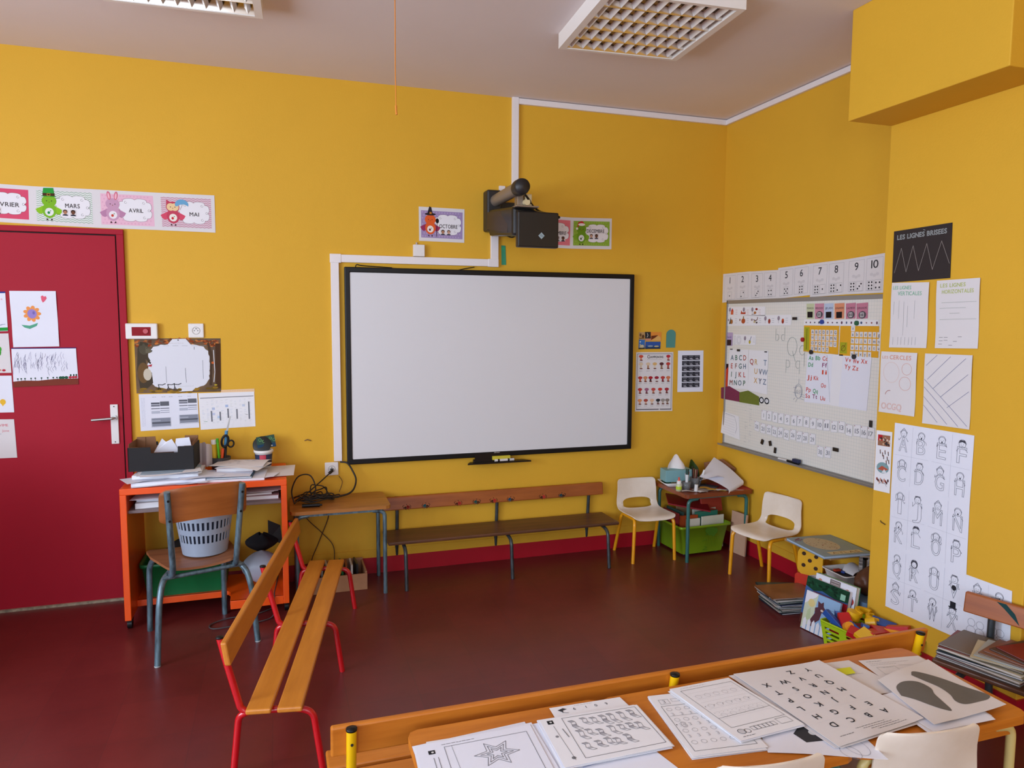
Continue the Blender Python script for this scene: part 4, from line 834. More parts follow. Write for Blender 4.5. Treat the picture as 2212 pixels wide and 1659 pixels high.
# lined sheet and picture strips
s = Qs('lined', plane='W', z=.001, warp=lambda u, v: .012*v*(1-u)); w, h = s.w, s.h
s.line([(.03, .01), (.15, .012), (.17, .05), (.175, .09), (.16, .13)], .0018, '#5a6272')
for k in range(8): s.line([(.02, .02+k*.018), (.15, .02+k*.018)], .0009, '#a8aeb8', 1)
s.end('lined_sheet', 'curling white sheet with pencil lines at the lower corner of the gridded board', 'paper sheet')
def tree(s, x, y): s.disc(x, y, .0125, '#9a8f9c', 2, .015); s.line([(x, y), (x, y+.032)], .0022, '#6a5a5a', 2)
def lines3(s, x, y, c): [s.line([(x, y+k*.014), (x+.022, y+k*.014)], .002, c, 2) for k in range(3)]
s = Qs('strip1', plane='W', z=.001); w = s.w
for i in range(3):
    x = .02+i*.13
    tree(s, x+(.04 if i == 1 else .006), .02)
    if i == 0: s.poly([(x+.02, .03), (x+.036, .01), (x+.05, .03)], '#C23A2A', 3); s.rect(x+.02, .03, x+.05, .056, '#D0643c', 3)
    elif i == 1: s.poly([(x+.005, .052), (x+.012, .025), (x+.024, .04), (x+.05, .04), (x+.058, .03), (x+.062, .052)], '#B8482c', 3)
    else: s.disc(x+.052, .018, .013, '#9a2c28', 3, .008); s.disc(x+.036, .042, .014, '#b0703a', 3, .009); s.line([(x+.0, .055), (x+.04, .05)], .003, '#6a4a38', 2)
    lines3(s, x+.074, .024, '#C77a80')
s.end('picture_strip', 'upper strip of autumn pictures with red huts at the top of the gridded board', 'picture strip')
s = Qs('strip2', plane='W', z=.001); w = s.w
for i in range(5):
    x = .02+i*.135
    if i >= 3: tree(s, x+.01, .022); s.disc(x+.052, .042, .012, '#9a3a2a', 3, .017); s.disc(x+.052, .033, .01, '#c0562e', 3, .008) if i == 4 else None
    elif i == 0: s.disc(x, .03, .008, '#a09098', 2); s.poly([(x+.008, .058), (x+.026, .008), (x+.034, .055)], '#3a4636', 3); s.disc(x+.038, .042, .014, '#a86a34', 4, .016)
    elif i == 1: s.disc(x, .03, .008, '#9a7a6a', 2); s.disc(x+.04, .038, .022, '#B4562c', 3, .018); s.disc(x+.04, .014, .006, '#8a7a3a', 3, .01)
    else: s.disc(x, .03, .01, '#a08a8c', 2, .008); s.line([(x+.02, .03), (x+.04, .038), (x+.058, .03), (x+.062, .014)], .006, '#7a4a3a', 3); s.disc(x+.03, .045, .012, '#c8b888', 3, .007); s.disc(x+.054, .05, .01, '#4a3a34', 3, .006)
    lines3(s, x+.078, .022, '#9aa0ac')
s.end('picture_strip', 'second strip of pictures with trees and acorns on the gridded board', 'picture strip')
s = Qs('tag_lundi', plane='W', z=.001, base=mat('print_lilac', '#B7A3C6', .8)); s.text('lundi', .015, .04, .014, '#5a4288', 2, fit=.045); s.rect(.012, .052, .062, .094, '#3a2622', 2); s.end('word_card', 'lilac word card with a dark square at the edge of the gridded board', 'card')
s = Qs('tenstrip', plane='W', z=.001); s.text('10', .012, .066, .054, '#a4a6ac', 1, fit=.08, outline=.0018); tree(s, .135, .025); s.disc(.19, .05, .011, '#c4b03a', 3, .014); s.line([(.19, .045), (.205, .012)], .005, '#5a6a8a', 3); lines3(s, .225, .022, '#aab0b8'); s.end('picture_strip', 'strip with the number 10, a tree and a yellow bird', 'picture strip')
CL = ['#5a6f80', '#b05038', '#b0485a', '#8a4a3a', '#3a6a4a', '#4a6a8a', '#3f7a78', '#C04434']
def letters(s, rows, x0, y0, dx, dy, h, cols=None):
    for j, rw in enumerate(rows):
        for i, ch in enumerate(rw):
            if ch != ' ': s.text(ch, x0+i*dx, y0+j*dy, h, (cols or CL)[(j*5+i*3) % len(cols or CL)], 2, 'c', bold=.0014)
s = Qs('abc1', plane='W', z=.001); letters(s, ('ABCD', 'EFGH', 'IJKL', 'MNOP'), .04, .075, .05, .06, .035, ['#5a6f80', '#8a4a3a', '#b05038', '#3a6a4a', '#33615a', '#c04434', '#4a6a6a']); s.end('letter_sheet', 'sheet of coloured capital letters A to P on the gridded board', 'paper sheet')
s = Qs('abc2', plane='W', z=.001); letters(s, ('QR T', ' UVW', ' XYZ'), .035, .098, .048, .064, .036, ['#b0544a', '#5a5f70', '#4a6a9a', '#D0a868', '#7a8aa0']); s.end('letter_sheet', 'sheet of coloured capital letters Q to Z on the gridded board', 'paper sheet')
s = Qs('redpencil', plane='W', z=.001, base=mat('print_redp', '#CC3A1C', .6)); s.poly([(0, 0), (s.w, 0), (s.w, .02), (.01, .05), (0, .05)], '#2a1a18', 1); s.rect(.008, .06, .03, s.h, '#D84a20', 1); s.end('pencil_cutout', 'long red pencil cut-out beside the letter sheet', 'cutout')
for k, c, lab in (('hexa', '#7E2C4C', 'dark pink felt house shape on the gridded board'), ('hexb', '#6F7A26', 'olive green felt house shape beside the pink one')):
    q = Sheet('W', *Q[k][1:], shape=False); w, h = q.w, q.h
    s = Sheet('W', *Q[k][1:], base=mat('felt_'+c, c, .9, noise=.15, nscale=80), z=.001, th=.003, outline=[(0, .004), (w*.45, -.022), (w, .004), (w, h), (0, h)]); s.end('felt_shape', lab, 'felt shape')
for k, lab in (('coin1', 'round black rimmed number ring, nearer the felt shapes'), ('coin2', 'round black rimmed number ring, second from the felt shapes')):
    q = Sheet('W', *Q[k][1:], shape=False); w, h = q.w, q.h
    s = Sheet('W', *Q[k][1:], z=.001, th=.003, outline=[(w/2+w/2*math.cos(a), h/2+h*.46*math.sin(a)) for a in (2*math.pi*i/20 for i in range(20))])
    s.ring(w/2, h/2, w*.4, .008, '#2a2a2c', 1, ry=h*.37); s.text('I' if k == 'coin1' else 'T', w/2, h*.66, .016, '#6a6a6c', 2, 'c'); s.end('number_ring', lab, 'ring')
for k, txt, c, dk, lab in (('m1', 'MARDI', '#C5CBA4', 0, 'pale green word card with a black square, first of the day cards'), ('m2', 'MERCREDI', '#C88A9E', 1, 'first of three pink day cards, with a photo oval, beside the green one'), ('m3', 'JEUDI', '#B9C6DC', 0, 'pale blue day card with a black square'),
                      ('m4', 'VENDREDI', '#D98F6A', 0, 'orange day card with a black square'), ('m5', 'SAMEDI', '#C07A90', 1, 'second pink day card, right after the orange one'), ('m6', 'DIMANCHE', '#C07A90', 1, 'last pink day card, nearest the pillar')):
    s = Qs(k, plane='W', z=.001, base=mat('print_day'+c, c, .8)); w = s.w
    s.text(txt, w/2, .034, .011, '#4a3a44', 2, 'c', fit=w*.84)
    if dk: s.disc(w/2+.003, .067, .028, '#5a5258', 2, .021); s.box(w/2-.012, .056, w/2+.012, .078, .0035, '#E6E2E2', 3); s.line([(w/2, .056), (w/2, .078)], .003, '#E6E2E2', 3)
    else: s.rect(w/2-.024, .05, w/2+.022, .086, '#241c1c', 2)
    s.end('day_card', lab, 'card', 'day cards')
s = Qs('ani', plane='W', z=.001); rn = random.Random(9)
for i in range(16): s.disc(.02+i*.037, .017, rn.uniform(.005, .009), rn.choice(['#6a4a5a', '#4a5a7a', '#7a6a5a', '#8a4a44', '#555a60']), 2, rn.uniform(.004, .009), n=7)
s.end('picture_strip', 'narrow strip of tiny animal pictures under the day cards', 'picture strip')
YC = mat('yellow_card', '#E0A61E', .8)
s = Qs('yab1', plane='W', z=.001, base=YC); s.rect(.004, .01, .05, .158, '#A8A826', 1); s.line([(.028, .02), (.026, .15)], .004, '#5a4a1c', 2)
def minis(s, rows, x0, y0, dx, dy):
    for j, rw in enumerate(rows):
        for i, ch in enumerate(rw): s.rect(x0+i*dx-.0125, y0+j*dy-.017, x0+i*dx+.0125, y0+j*dy+.013, '#DEDDDF', 1); s.text(ch, x0+i*dx, y0+j*dy+.006, .017, '#5a5a60', 2, 'c', bold=.0006)
minis(s, ('ABCDEFG', 'HIJKLMN', 'OPQRSTU', 'VWXYZ'), .078, .042, .0315, .034); s.end('alphabet_card', 'yellow card of small capital letters with an olive side panel', 'alphabet card')
s = Qs('yab2', plane='W', z=.001, base=YC); s.rect(.006, .095, .06, .16, '#A8A826', 1); s.ring(.032, .13, .016, .003, '#7a4a1c', 2); s.line([(.016, .142), (.045, .112), (.048, .1)], .003, '#7a4a1c', 2); s.rect(.085, 0, .115, .03, '#DEDDDF', 1); s.text('a', .1, .02, .016, '#5a5a60', 2, 'c')
minis(s, ('abcdefg', 'hijklmn', 'opqrstu', 'vwxyz'), .1, .05, .0315, .037); s.end('alphabet_card', 'yellow card of small lower case letters with a brown sketch', 'alphabet card')
rd, gn, pu = '#D0503A', '#3F9A5A', '#8A3A6a'
s = Qs('cc1', plane='W', z=.0012, base=PAPERB)
for t, x, y, c in (('Aa', .015, .035, gn), ('Bb', .075, .035, gn), ('Cc', .135, .037, rd), ('Dd', .015, .077, gn), ('Ff', .135, .077, pu), ('Ii', .137, .12, rd), ('Jj', .012, .155, rd), ('Kk', .07, .158, rd), ('Oo', .135, .2, rd), ('Pp', .01, .232, rd), ('Qq', .07, .238, gn), ('Sa', .008, .272, rd), ('Tt', .068, .272, pu), ('Uu', .135, .278, rd)): s.text(t, x, y, .025, c, 2, bold=.001, fit=.04)
s.end('letter_sheet', 'white sheet with red and green letter pairs from Aa to Uu', 'paper sheet')
s = Qs('cc1b', plane='W', z=.001); s.line([(.003, .01), (.006, .29)], .002, '#8a9aa0'); s.end('blank_sheet', 'narrow blank sheet between the two letter pair sheets', 'paper sheet')
s = Qs('cc2', plane='W', z=.0012, base=PAPERB)
for t, x, y, c in (('Vv', .02, .035, rd), ('Ww', .08, .04, rd), ('Xx', .14, .037, rd), ('Yy', .02, .075, rd), ('Zz', .08, .08, rd)): s.text(t, x, y, .025, c, 2, bold=.001, fit=.045)
s.end('letter_sheet', 'white sheet with red letter pairs Vv Ww Xx Yy Zz', 'paper sheet')
ROW1 = [(.555, 1.016), (.611, 1.017), (.67, 1.016), (.729, 1.016), (.791, 1.016), (.854, 1.019), (.909, 1.023), (.968, 1.025), (1.027, 1.024), (1.084, 1.026), (1.142, 1.029), (1.204, 1.029), (1.263, 1.035), (1.321, 1.025), (1.381, 1.032), (1.432, 1.031), (1.481, 1.031)]
ROW2 = [(.485, .93), (.551, .924), (.614, .924), (.671, .92), (.729, .923), (.788, .917), (.851, .927), (.909, .923), (.963, .924), (1.027, .926)]
ROW3 = [(1.099, .861), (1.161, .867)]
def numcard(x, z, n, lab):
    w, h = .052, .068; t = random.uniform(-.003, .003)
    s = Sheet('W', (x-w/2, z+h/2+t), (x+w/2, z+h/2-t), (x+w/2, z-h/2-t), (x-w/2, z-h/2+t), base=PAPER, z=.001); s.box(.001, .001, w-.001, h-.001, .001, '#9a9ca2', 1)
    s.text(str(n), w/2, .05, .026, '#8d8f95', 2, 'c', bold=.0008, fit=(.03 if n > 9 else 0)); s.disc(.008, .007, .003, '#a04a40', 2, n=7); s.end('number_card', lab, 'number card', 'number cards on the gridded board')
for i, (x, z) in enumerate(ROW1): numcard(x, z, i+1, 'small number card %d in the upper card row of the gridded board' % (i+1))
for i, (x, z) in enumerate(ROW2): numcard(x, z, i+20, 'small number card %d in the lower card row of the gridded board' % (i+20))
for i, (x, z) in enumerate(ROW3): numcard(x, z, i+30, 'small number card %d alone below the card rows' % (i+30))
def magnet(x, z, col, lab, rnd=True, w=.03, h=.02, rot=0):
    m = MB(); c = (3.1265, -x, z)
    M = Matrix.Translation(c) @ Matrix.Rotation(R(90), 4, 'Y') if rnd else Matrix.Translation(c) @ Matrix.Rotation(rot, 4, 'X')
    if rnd: m.cyl((0, 0, -.009), .014, .009, 20, 0, M)
    else: m.cbox((-.004, 0, 0), (.008, w, h), M)
    tag(m.build('magnet', mat('magnet_'+col, col, .3), bevel=.0015), lab, 'magnet', 'magnets on the gridded board')
magnet(1.071, 1.648, '#24409a', 'round blue magnet on the animal strip'); magnet(1.345, 1.642, '#135a34', 'round green magnet on the animal strip'); magnet(.91, 1.537, '#A8141c', 'round red magnet at the edge of the yellow letter card')
magnet(.99, 1.462, '#1c1618', 'round black magnet above the Aa letter sheet'); magnet(1.337, 1.451, '#1c1618', 'round black magnet above the Ww letters')
for x, z, lab, w, h, r_ in ((.829, 1.668, 'flat black magnet right of the second picture strip', .038, .018, 0), (.256, 1.443, 'flat black magnet at the top of the A to P sheet', .03, .016, 0), (.554, .832, 'tilted black magnet low on the board, first of the pair', .022, .034, .35), (.637, .835, 'tilted black magnet low on the board, second of the pair', .022, .034, -.3),
                          (.689, .797, 'lowest upright black magnet on the gridded board', .018, .038, .1), (1.228, .896, 'flat black magnet right of cards 30 and 31', .042, .022, 0), (1.481, 1.085, 'upright black magnet at the pillar end above the cards', .018, .038, 0), (.17, 1.447, 'tiny dark clip at the corner of the A to P sheet', .022, .006, 0), (.557, 1.445, 'tiny dark clip at the corner of the Q to Z sheet', .02, .007, 0)):
    magnet(x, z, '#1c1618', lab, False, w, h, r_)
m = MB(); m.tube([(3.1, -.84, .7575), (3.098, -.95, .7575)], .0075, 10); tag(m.build('marker_pen', BLK), 'dark marker pen on the ledge of the gridded board', 'marker')
m = MB(); m.tube([(3.095, -.76, .757), (3.1, -.85, .757)], .0065, 10); tag(m.build('marker_pen', mat('marker_white', '#D9D6D3', .35)), 'grey marker pen on the ledge beside the dark one', 'marker')
m = MB(); m.cbox((3.1, -.925, .772), (.025, .055, .022)); tag(m.build('eraser', mat('navy_eraser', '#20284a', .6), bevel=.003), 'small navy eraser on the board ledge', 'eraser')

# ---------------------------------------------------------------- sheets on the pillar
s = Qs('brisees', base=mat('black_paper', '#2c2322', .85), z=.001); w, h = s.w, s.h
s.text('LES LIGNES BRISEES', .022, .043, .021, '#b9c0c0', 1, fit=.27, outline=.0013)
s.line([(.012, .2), (.048, .085), (.08, .2), (.115, .08), (.15, .2), (.19, .078), (.225, .2), (.268, .075), (.312, .18)], .0016, '#a39a94', 1)
s.line([(.168, .012), (.178, .016)], .0015, '#b9c0c0', 1); s.end('black_poster', 'black sheet headed LES LIGNES BRISEES with a chalk zigzag on the pillar', 'poster')
cu = lambda u, v: .0025*(1+math.sin(v*5.5+.5))
s = Qs('vert', base=PAPERG, z=.001, warp=cu); w, h = s.w, s.h
s.text('LES LIGNES', .01, .032, .0165, '#86B89C', 2, fit=.105, bold=.0006); s.text('VERTICALES', .04, .06, .018, '#86B89C', 2, fit=.135, bold=.0006)
for x, a, b in ((.02, .09, .15), (.05, .085, .17), (.078, .09, .25), (.1, .11, .21), (.14, .085, .17)): s.line([(x, a), (x-.002, b)], .0012, '#9a9c9e')
for x in (.02, .05, .068, .09, .112, .13, .15): s.line([(x, h-.05), (x, h-.014)], .0014, '#9a9c9e')
s.end('drawn_sheet', 'white sheet headed VERTICALES in green under the black sheet', 'paper sheet')
s = Qs('horiz', base=PAPERG, z=.001, warp=cu); w, h = s.w, s.h
s.text('LES LIGNES', .02, .032, .0165, '#B4BE6a', 2, fit=.125, bold=.0006); s.text('HORIZONTALES', .03, .06, .0165, '#B4BE6a', 2, fit=.155, bold=.0006)
for x0_, x1_, y in ((.03, .2, .1), (.02, .15, .125), (.07, .12, .148), (.02, .2, .175)): s.line([(x0_, y), (x1_, y)], .0012, '#8a9488')
for x, y in ((.02, .255), (.045, .255), (.02, .27), (.045, .268), (.018, .285), (.07, .29), (.092, .273), (.115, .253)): s.line([(x, y), (x+.018, y)], .0016, '#6a6a6a')
s.end('drawn_sheet', 'white sheet headed HORIZONTALES in olive beside the VERTICALES sheet', 'paper sheet')
s = Qs('cercles', base=PAPERG, z=.001, warp=cu); w, h = s.w, s.h; rc = '#D89A86'
s.text('LES', .01, .034, .013, rc, 2, fit=.035); s.text('CERCLES', .055, .036, .02, rc, 2, fit=.125, bold=.0006)
s.ring(.068, .1, .047, .0013, '#e0bcae', ry=.05); s.ring(.158, .08, .028, .0015, rc); s.ring(.15, .15, .033, .0015, rc); s.ring(.06, .215, .025, .0022, '#b0584a', a0=190, a1=280); s.text('OCGQ', .015, .283, .03, rc, 2, fit=.12, outline=.0014)
s.end('drawn_sheet', 'white sheet headed CERCLES with red circles on the pillar', 'paper sheet')
s = Qs('diag', base=PAPERG, z=.001, warp=cu); w, h = s.w, s.h; dc = '#72769a'
for a, b in (((.01, .055), (.065, .006)), ((.02, .118), (.135, .01)), ((.05, .16), (.21, .016)), ((.09, .195), (.225, .085)), ((.125, .24), (.23, .16)), ((.004, .12), (.228, .312)), ((.003, .155), (.185, .318)), ((.002, .2), (.13, .315)), ((.003, .24), (.08, .312))): s.line([a, b], .0018, dc)
s.end('drawn_sheet', 'white sheet of slanting blue lines beside the CERCLES sheet', 'paper sheet')
s = Qs('pics', base=PAPER, z=.0015); w, h = s.w, s.h; rn = random.Random(2)
s.rect(.012, .02, .088, .075, '#9a6a50', 1); s.rect(.012, .02, .04, .05, '#B8242c', 2)
for k in range(16): s.disc(rn.uniform(.02, .085), rn.uniform(.03, .07), .006, rn.choice(['#6a4034', '#c8a888', '#3a3434', '#d8c8b8']), 3, n=6)
for x, y in ((.03, .1), (.045, .112), (.06, .1), (.052, .125), (.08, .105), (.075, .13), (.085, .145), (.07, .15)): s.line([(x, y), (x+.002, y+.014)], .005, '#5a4a48', 2); s.disc(x, y-.002, .0035, '#8a5a48', 3, n=6)
s.disc(.05, .185, .038, '#7FA0A4', 1, .028); s.poly([(.02, .195), (.045, .175), (.085, .188), (.06, .2)], '#B85a44', 2); s.poly([(.045, .21), (.06, .19), (.08, .21)], '#D6DCE0', 3)
for k in range(10): s.disc(.018+k*.0075, .245+.006*(k % 3), .0055, rn.choice(['#8a4038', '#5a3a38', '#c09080']), 2, .008, n=6)
s.line([(.03, .27), (.04, .262), (.07, .262), (.078, .275)], .002, '#6a6a6a'); s.end('picture_sheet', 'narrow sheet of four small pictures at the pillar edge', 'paper sheet')
def kid(s, ch, cx, by, n):
    c = '#5d5d6a'; th = .0015; hh = .072; rn = random.Random(n*7+1)
    s.text(ch, cx, by, hh, c, 2, 'c', outline=th, fit=(.046 if ch not in 'I' else .02)); hy = by-hh-.013
    s.ring(cx, hy, .0165, th, c, n=16); s.ring(cx, hy-.002, .0185, th, c, a0=180, a1=360, n=10)
    for sx in (-.006, .006): s.disc(cx+sx, hy-.001, .0014, '#3a3a44', 3, n=6)
    k = n % 6
    if k in (0, 3): s.disc(cx, hy+.008, .004, '#55555f', 3, .005, n=8)
    else: s.ring(cx, hy+.004, .0055, th*.9, c, a0=20, a1=160, n=6)
    if k == 1: [s.ring(cx+sx*.02, hy+.004, .006, th, c, ry=.014, n=8) for sx in (-1, 1)]
    if k == 2: [s.line([(cx-.014+q*.0028, hy-.013-rn.random()*.004), (cx-.012+q*.0028, hy-.02)], th, '#3a3a44') for q in range(10)]
    if k == 4: s.poly([(cx-.017, hy-.004), (cx-.012, hy-.018), (cx+.012, hy-.018), (cx+.017, hy-.004), (cx, hy-.01)], '#4a4a55', 3)
    if k == 5: s.line([(cx-.02, hy-.008), (cx, hy-.028), (cx+.02, hy-.008)], th, c)
    for sx in (-1, 1): s.line([(cx+sx*.012, hy+.016), (cx+sx*.026, hy+.026+rn.random()*.01), (cx+sx*(.018+rn.random()*.012), hy+.012+rn.random()*.03)], th, c)
for key, chs, lab in (('pABCD', 'ABCD', 'alphabet page with child figures on the letters A B C D'), ('pEFGH', 'EFGH', 'alphabet page with child figures on E F G H'), ('pIJKL', 'IJKL', 'alphabet page with child figures on I J K L'), ('pMNOP', 'MNOP', 'alphabet page with child figures on M N O P'),
                      ('pQRST', 'QRST', 'alphabet page with child figures on Q R S T'), ('pUVWX', 'UVWX', 'alphabet page with child figures on U V W X, one in a black top hat'), ('pYZ', 'YZ', 'alphabet page with Y and small figures, lowest, behind the dark bench')):
    s = Qs(key, base=PAPERB, z=.001); w, h = s.w, s.h
    for i, ch in enumerate(chs): kid(s, ch, w*(.27+.48*(i % 2)), .132+.145*(i//2), ord(ch))
    if key == 'pUVWX': s.rect(w*.75-.014, .125+.145-.062-.058, w*.75+.014, .125+.145-.062-.03, '#26262c', 4); s.rect(w*.75-.021, .125+.145-.062-.033, w*.75+.021, .125+.145-.062-.028, '#26262c', 4); s.disc(w*.75, .085, .012, '#2c2c33', 4)
    if key == 'pQRST': s.disc(w*.75, .048, .019, '#303038', 1); s.disc(w*.75, .05, .013, '#E4E6F0', 2); [s.line([(w*.75-.014, .07+q*.006), (w*.75-.006, .07+q*.006)], .002, '#303038', 3) for q in range(9)]
    if key == 'pYZ':
        for q, X in enumerate((.04, .08, .14, .17)): s.ring(X, .2, .017, .0013, '#8a8a96'); s.ring(X, .24, .022, .0013, '#9a9aa6', ry=.025)
    s.line([(w*.51, .01), (w*.51, h-.01)], .0008, '#b8bac6', 1); s.line([(.01, h*.5), (w-.01, h*.5)], .0008, '#b8bac6', 1)
    s.end('alphabet_page', lab, 'poster', 'alphabet pages on the pillar')
# ---------------------------------------------------------------- orange desk and what lies on it
dk = thing('orange_desk', 'orange computer desk on castors between the red door and the side table', 'desk', (0, 0, 0))
DX0, DX1, DY0, DY1, DZ = -.80, .030, -.512, -.03, .766
m = MB(); m.box(DX0, DX1, DY0, DY1, DZ-.034, DZ); m.build('top', ORG, dk, bevel=.003)
for xa, xb in ((DX0, DX0+.032), (DX1-.032, DX1)):
    m = MB(); m.box(xa, xb, DY0, DY1, .058, DZ-.034); m.build('side_panel', ORG, dk, bevel=.003)
m = MB(); m.prism([(-.768, -.07), (-.768, -.34), (-.33, -.34), (-.30, -.35), (-.285, -.38), (-.28, -.51), (-.002, -.51), (-.002, -.07)], .085, .105)
m.box(-.28, -.002, -.512, -.5, .058, .105); m.box(-.768, -.33, -.345, -.33, .07, .105); m.build('bottom_shelf', ORG, dk, bevel=.002)
m = MB(); m.box(-.768, -.002, -.48, -.06, .626, .642); m.build('keyboard_shelf', mat('grey_shelf', '#7c6a68', .45), dk, bevel=.002)
m = MB(); m.box(-.768, -.002, -.06, -.045, .64, .73); m.build('back_rail', ORG, dk)
for x, y in ((-.784, -.46), (.014, -.46), (-.784, -.08), (.014, -.08)):
    m = MB(); m.cyl((0, 0, 0), .026, .022, 20, 0, Matrix.Translation((x-.011, y, .026)) @ Matrix.Rotation(R(90), 4, 'Y')); m.box(x-.014, x+.014, y-.02, y+.02, .04, .06)
    m.build('caster', BLK, dk, bevel=.002)
def loose(name, cx, cy, z, w, h, rot, label, cat='paper sheet', group=None, base=PAPER, warp=None, th=.0008, draw=None, plane='T'):
    c, s_ = math.cos(rot), math.sin(rot)
    def q(a, b): return (cx+a*c-b*s_, cy+a*s_+b*c)
    s = Sheet(plane, q(-w/2, h/2), q(w/2, h/2), q(w/2, -h/2), q(-w/2, -h/2), base=base, z=z, warp=warp, th=th, nx=8 if warp else 1, ny=8 if warp else 1)
    if draw: draw(s)
    return s.end(name, label, cat, group)
def slab(name, cx, cy, z, w, d, h, rot, m_, label, cat, group=None, bevel=.0015, pages=None, parent=None):
    """a closed book or box: cover colour with pale page edges"""
    mb = MB(); M = Matrix.Translation((cx, cy, z)) @ Matrix.Rotation(rot, 4, 'Z')
    if pages:
        mb.box(-w/2, w/2, -d/2, d/2, 0, .0015, 0, M); mb.box(-w/2, w/2, -d/2, d/2, h-.0015, h, 0, M); mb.box(-w/2+.002, w/2-.003, -d/2+.003, d/2-.003, .0015, h-.0015, 1, M); mb.box(-w/2, -w/2+.002, -d/2, d/2, 0, h, 0, M)
        o = mb.build(name, [m_, pages], parent)
    else:
        mb.box(-w/2, w/2, -d/2, d/2, 0, h, 0, M); o = mb.build(name, m_, parent, bevel)
    return o if parent else tag(o, label, cat, group)
z = DZ+.0005
slab('paper_pile', -.585, -.30, z+.0225, .33, .23, .023, R(-4), PAPER, 'upper pile of white sheets right under the black cardboard tray', 'paper pile')
slab('paper_pile', -.575, -.35, z, .36, .26, .022, R(3), PAPERB, 'thick pile of white sheets under the black cardboard box', 'paper pile')
slab('paper_pile', -.25, -.37, z, .34, .24, .012, R(-3), PAPERB, 'thin pile of white sheets in front of the pens on the desk', 'paper pile')
for i in range(5):
    loose('paper_sheet', -.585+.012*(i % 3), -.33-.008*i, z+.046+i*.002, .30, .21, R(-7+4*i), 'loose white sheet on the thick pile at the left desk end', group='loose sheets on the thick pile', base=(PAPER, PAPERB)[i % 2], warp=(lambda u, v, k=i: .004*math.sin(u*4+k)*v+.001))
for i, (x, y, r_, w_) in enumerate(((-.70, -.40, 24, .2), (-.50, -.425, -12, .28), (-.60, -.43, 5, .3), (-.42, -.40, 17, .22), (-.12, -.40, -12, .2))): loose('paper_sheet', x, y, z+.0008*(i+1)+(.0215 if i in (0, 3) else .0), w_, .15, R(r_), ('crumpled white sheet hanging at the left desk corner', 'white sheet at the front edge of the desk under the pile', 'long white sheet along the front desk edge at the left', 'white sheet bridging the two paper piles', 'white sheet sticking out in front of the blue folder')[i], base=PAPERB, warp=lambda u, v, k=i: .002+.005*u*v*(1+math.sin(k*2+u*6)))
loose('paper_sheet', -.57, -.335, z+.0565, .29, .2, R(2), 'pale blue printed sheet topmost on the pile under the black box', base=mat('pale_blue_paper', '#9DB3C4', .8))
def blue_folder(): slab('folder', -.27, -.39, z+.0125, .25, .17, .009, R(-4), mat('blue_folder', '#27506e', .5), 'dark blue folder in the middle of the desk papers', 'folder', pages=PAPER)
blue_folder()
loose('paper_sheet', -.30, -.365, z+.0225, .30, .21, R(-6), 'white sheet lying over the dark blue folder', base=PAPERB, warp=lambda u, v: .006*math.sin(v*3)*(1-u)+.001)
slab('notebook', -.235, -.27, z+.0245, .20, .15, .022, R(-10), mat('pink_brown_cover', '#8d5a58', .6), 'pinkish notebook stack under the upper printed sheets', 'notebook', pages=PAPERG)
def pr1(s):
    rn = random.Random(6)
    for x, y in ((.09, .05), (.12, .08), (.15, .04), (.17, .06), (.20, .03), (.2, .07), (.08, .12), (.13, .13)): s.rect(x, y, x+.016, y+.006, '#8a8a92', 1); s.scrawl(x, y+.012, .02, '#8a8a92', .0012)
loose('printed_sheet', -.215, -.235, z+.051, .297, .21, R(-14), 'curled printed sheet topmost in the middle of the orange desk', base=PAPERG, warp=lambda u, v: .022*u*v*(1-v)*2+.012*(1-u)*(v-.3)**2, draw=pr1)
loose('printed_sheet', -.20, -.30, z+.048, .25, .19, R(-24), 'curled white sheet just under the topmost printed sheet', base=PAPER, warp=lambda u, v: .01*math.sin(u*3)-.008*v*u)
def pr2(s):
    for k, (x, y) in enumerate(((.09, .04), (.14, .05), (.11, .07), (.15, .085), (.06, .09), (.12, .11), (.16, .06))): s.scrawl(x, y, .03, '#7a7a82', .0014, seed=k)
    s.ring(.15, .1, .008, .001, '#8a8a92'); s.box(.03, .04, .06, .055, .001, '#8a8a92')
for i in range(2): loose('printed_sheet', -.035+.004*i, -.29, z+.001+i*.0012, .215, .297 if i else .29, R(-1-2*i), 'printed sheet at the right corner of the orange desk' if i else 'under sheet at the right corner of the orange desk', base=PAPERG, draw=pr2 if i else None, warp=lambda u, v: .001+.003*u*u)
# black cardboard tray
bx = thing('cardboard_box', 'black cardboard fruit tray with brown inside on the desk pile', 'box', (-.612, -.262, z+.058), R(-3))
L_, D_, Hh = .165, .1, .13
def front(mi): return [(-L_, 0), (L_, 0), (L_, Hh), (.085, Hh), (.083, Hh-.033), (-.05, Hh-.033), (-.052, Hh), (-L_, Hh)]
CB = mat('black_card', '#1c1a1c', .8)
m = MB()
for yy in (-D_, D_-.004):
    m.prism(front(0), yy, yy+.004, lambda x, y, h: Vector((x, h, y)))
for xx in (-L_, L_-.004): m.box(xx, xx+.004, -D_, D_, 0, Hh)
m.build('outer_wall', CB, bx)
m = MB(); m.box(-L_+.004, L_-.004, -D_+.004, D_-.004, 0, .004); m.prism([(-L_+.005, .004), (L_-.005, .004), (L_-.005, Hh-.002), (.085, Hh-.002), (.083, Hh-.034), (-.05, Hh-.034), (-.052, Hh-.002), (-L_+.005, Hh-.002)], -D_+.0045, -D_+.006, lambda x, y, h: Vector((x, h, y)))
m.prism([(-L_+.005, .004), (L_-.005, .004), (L_-.005, Hh+.028), (.09, Hh+.03), (.085, Hh-.02), (-.06, Hh-.02), (-.065, Hh+.03), (-L_+.005, Hh+.028)], D_-.008, D_-.0045, lambda x, y, h: Vector((x, h, y)))
for xx in (-L_+.0045, L_-.006): m.box(xx, xx+.0015, -D_+.006, D_-.008, .004, Hh+.02)
m.build('inner_card', CARD, bx)
m = MB()
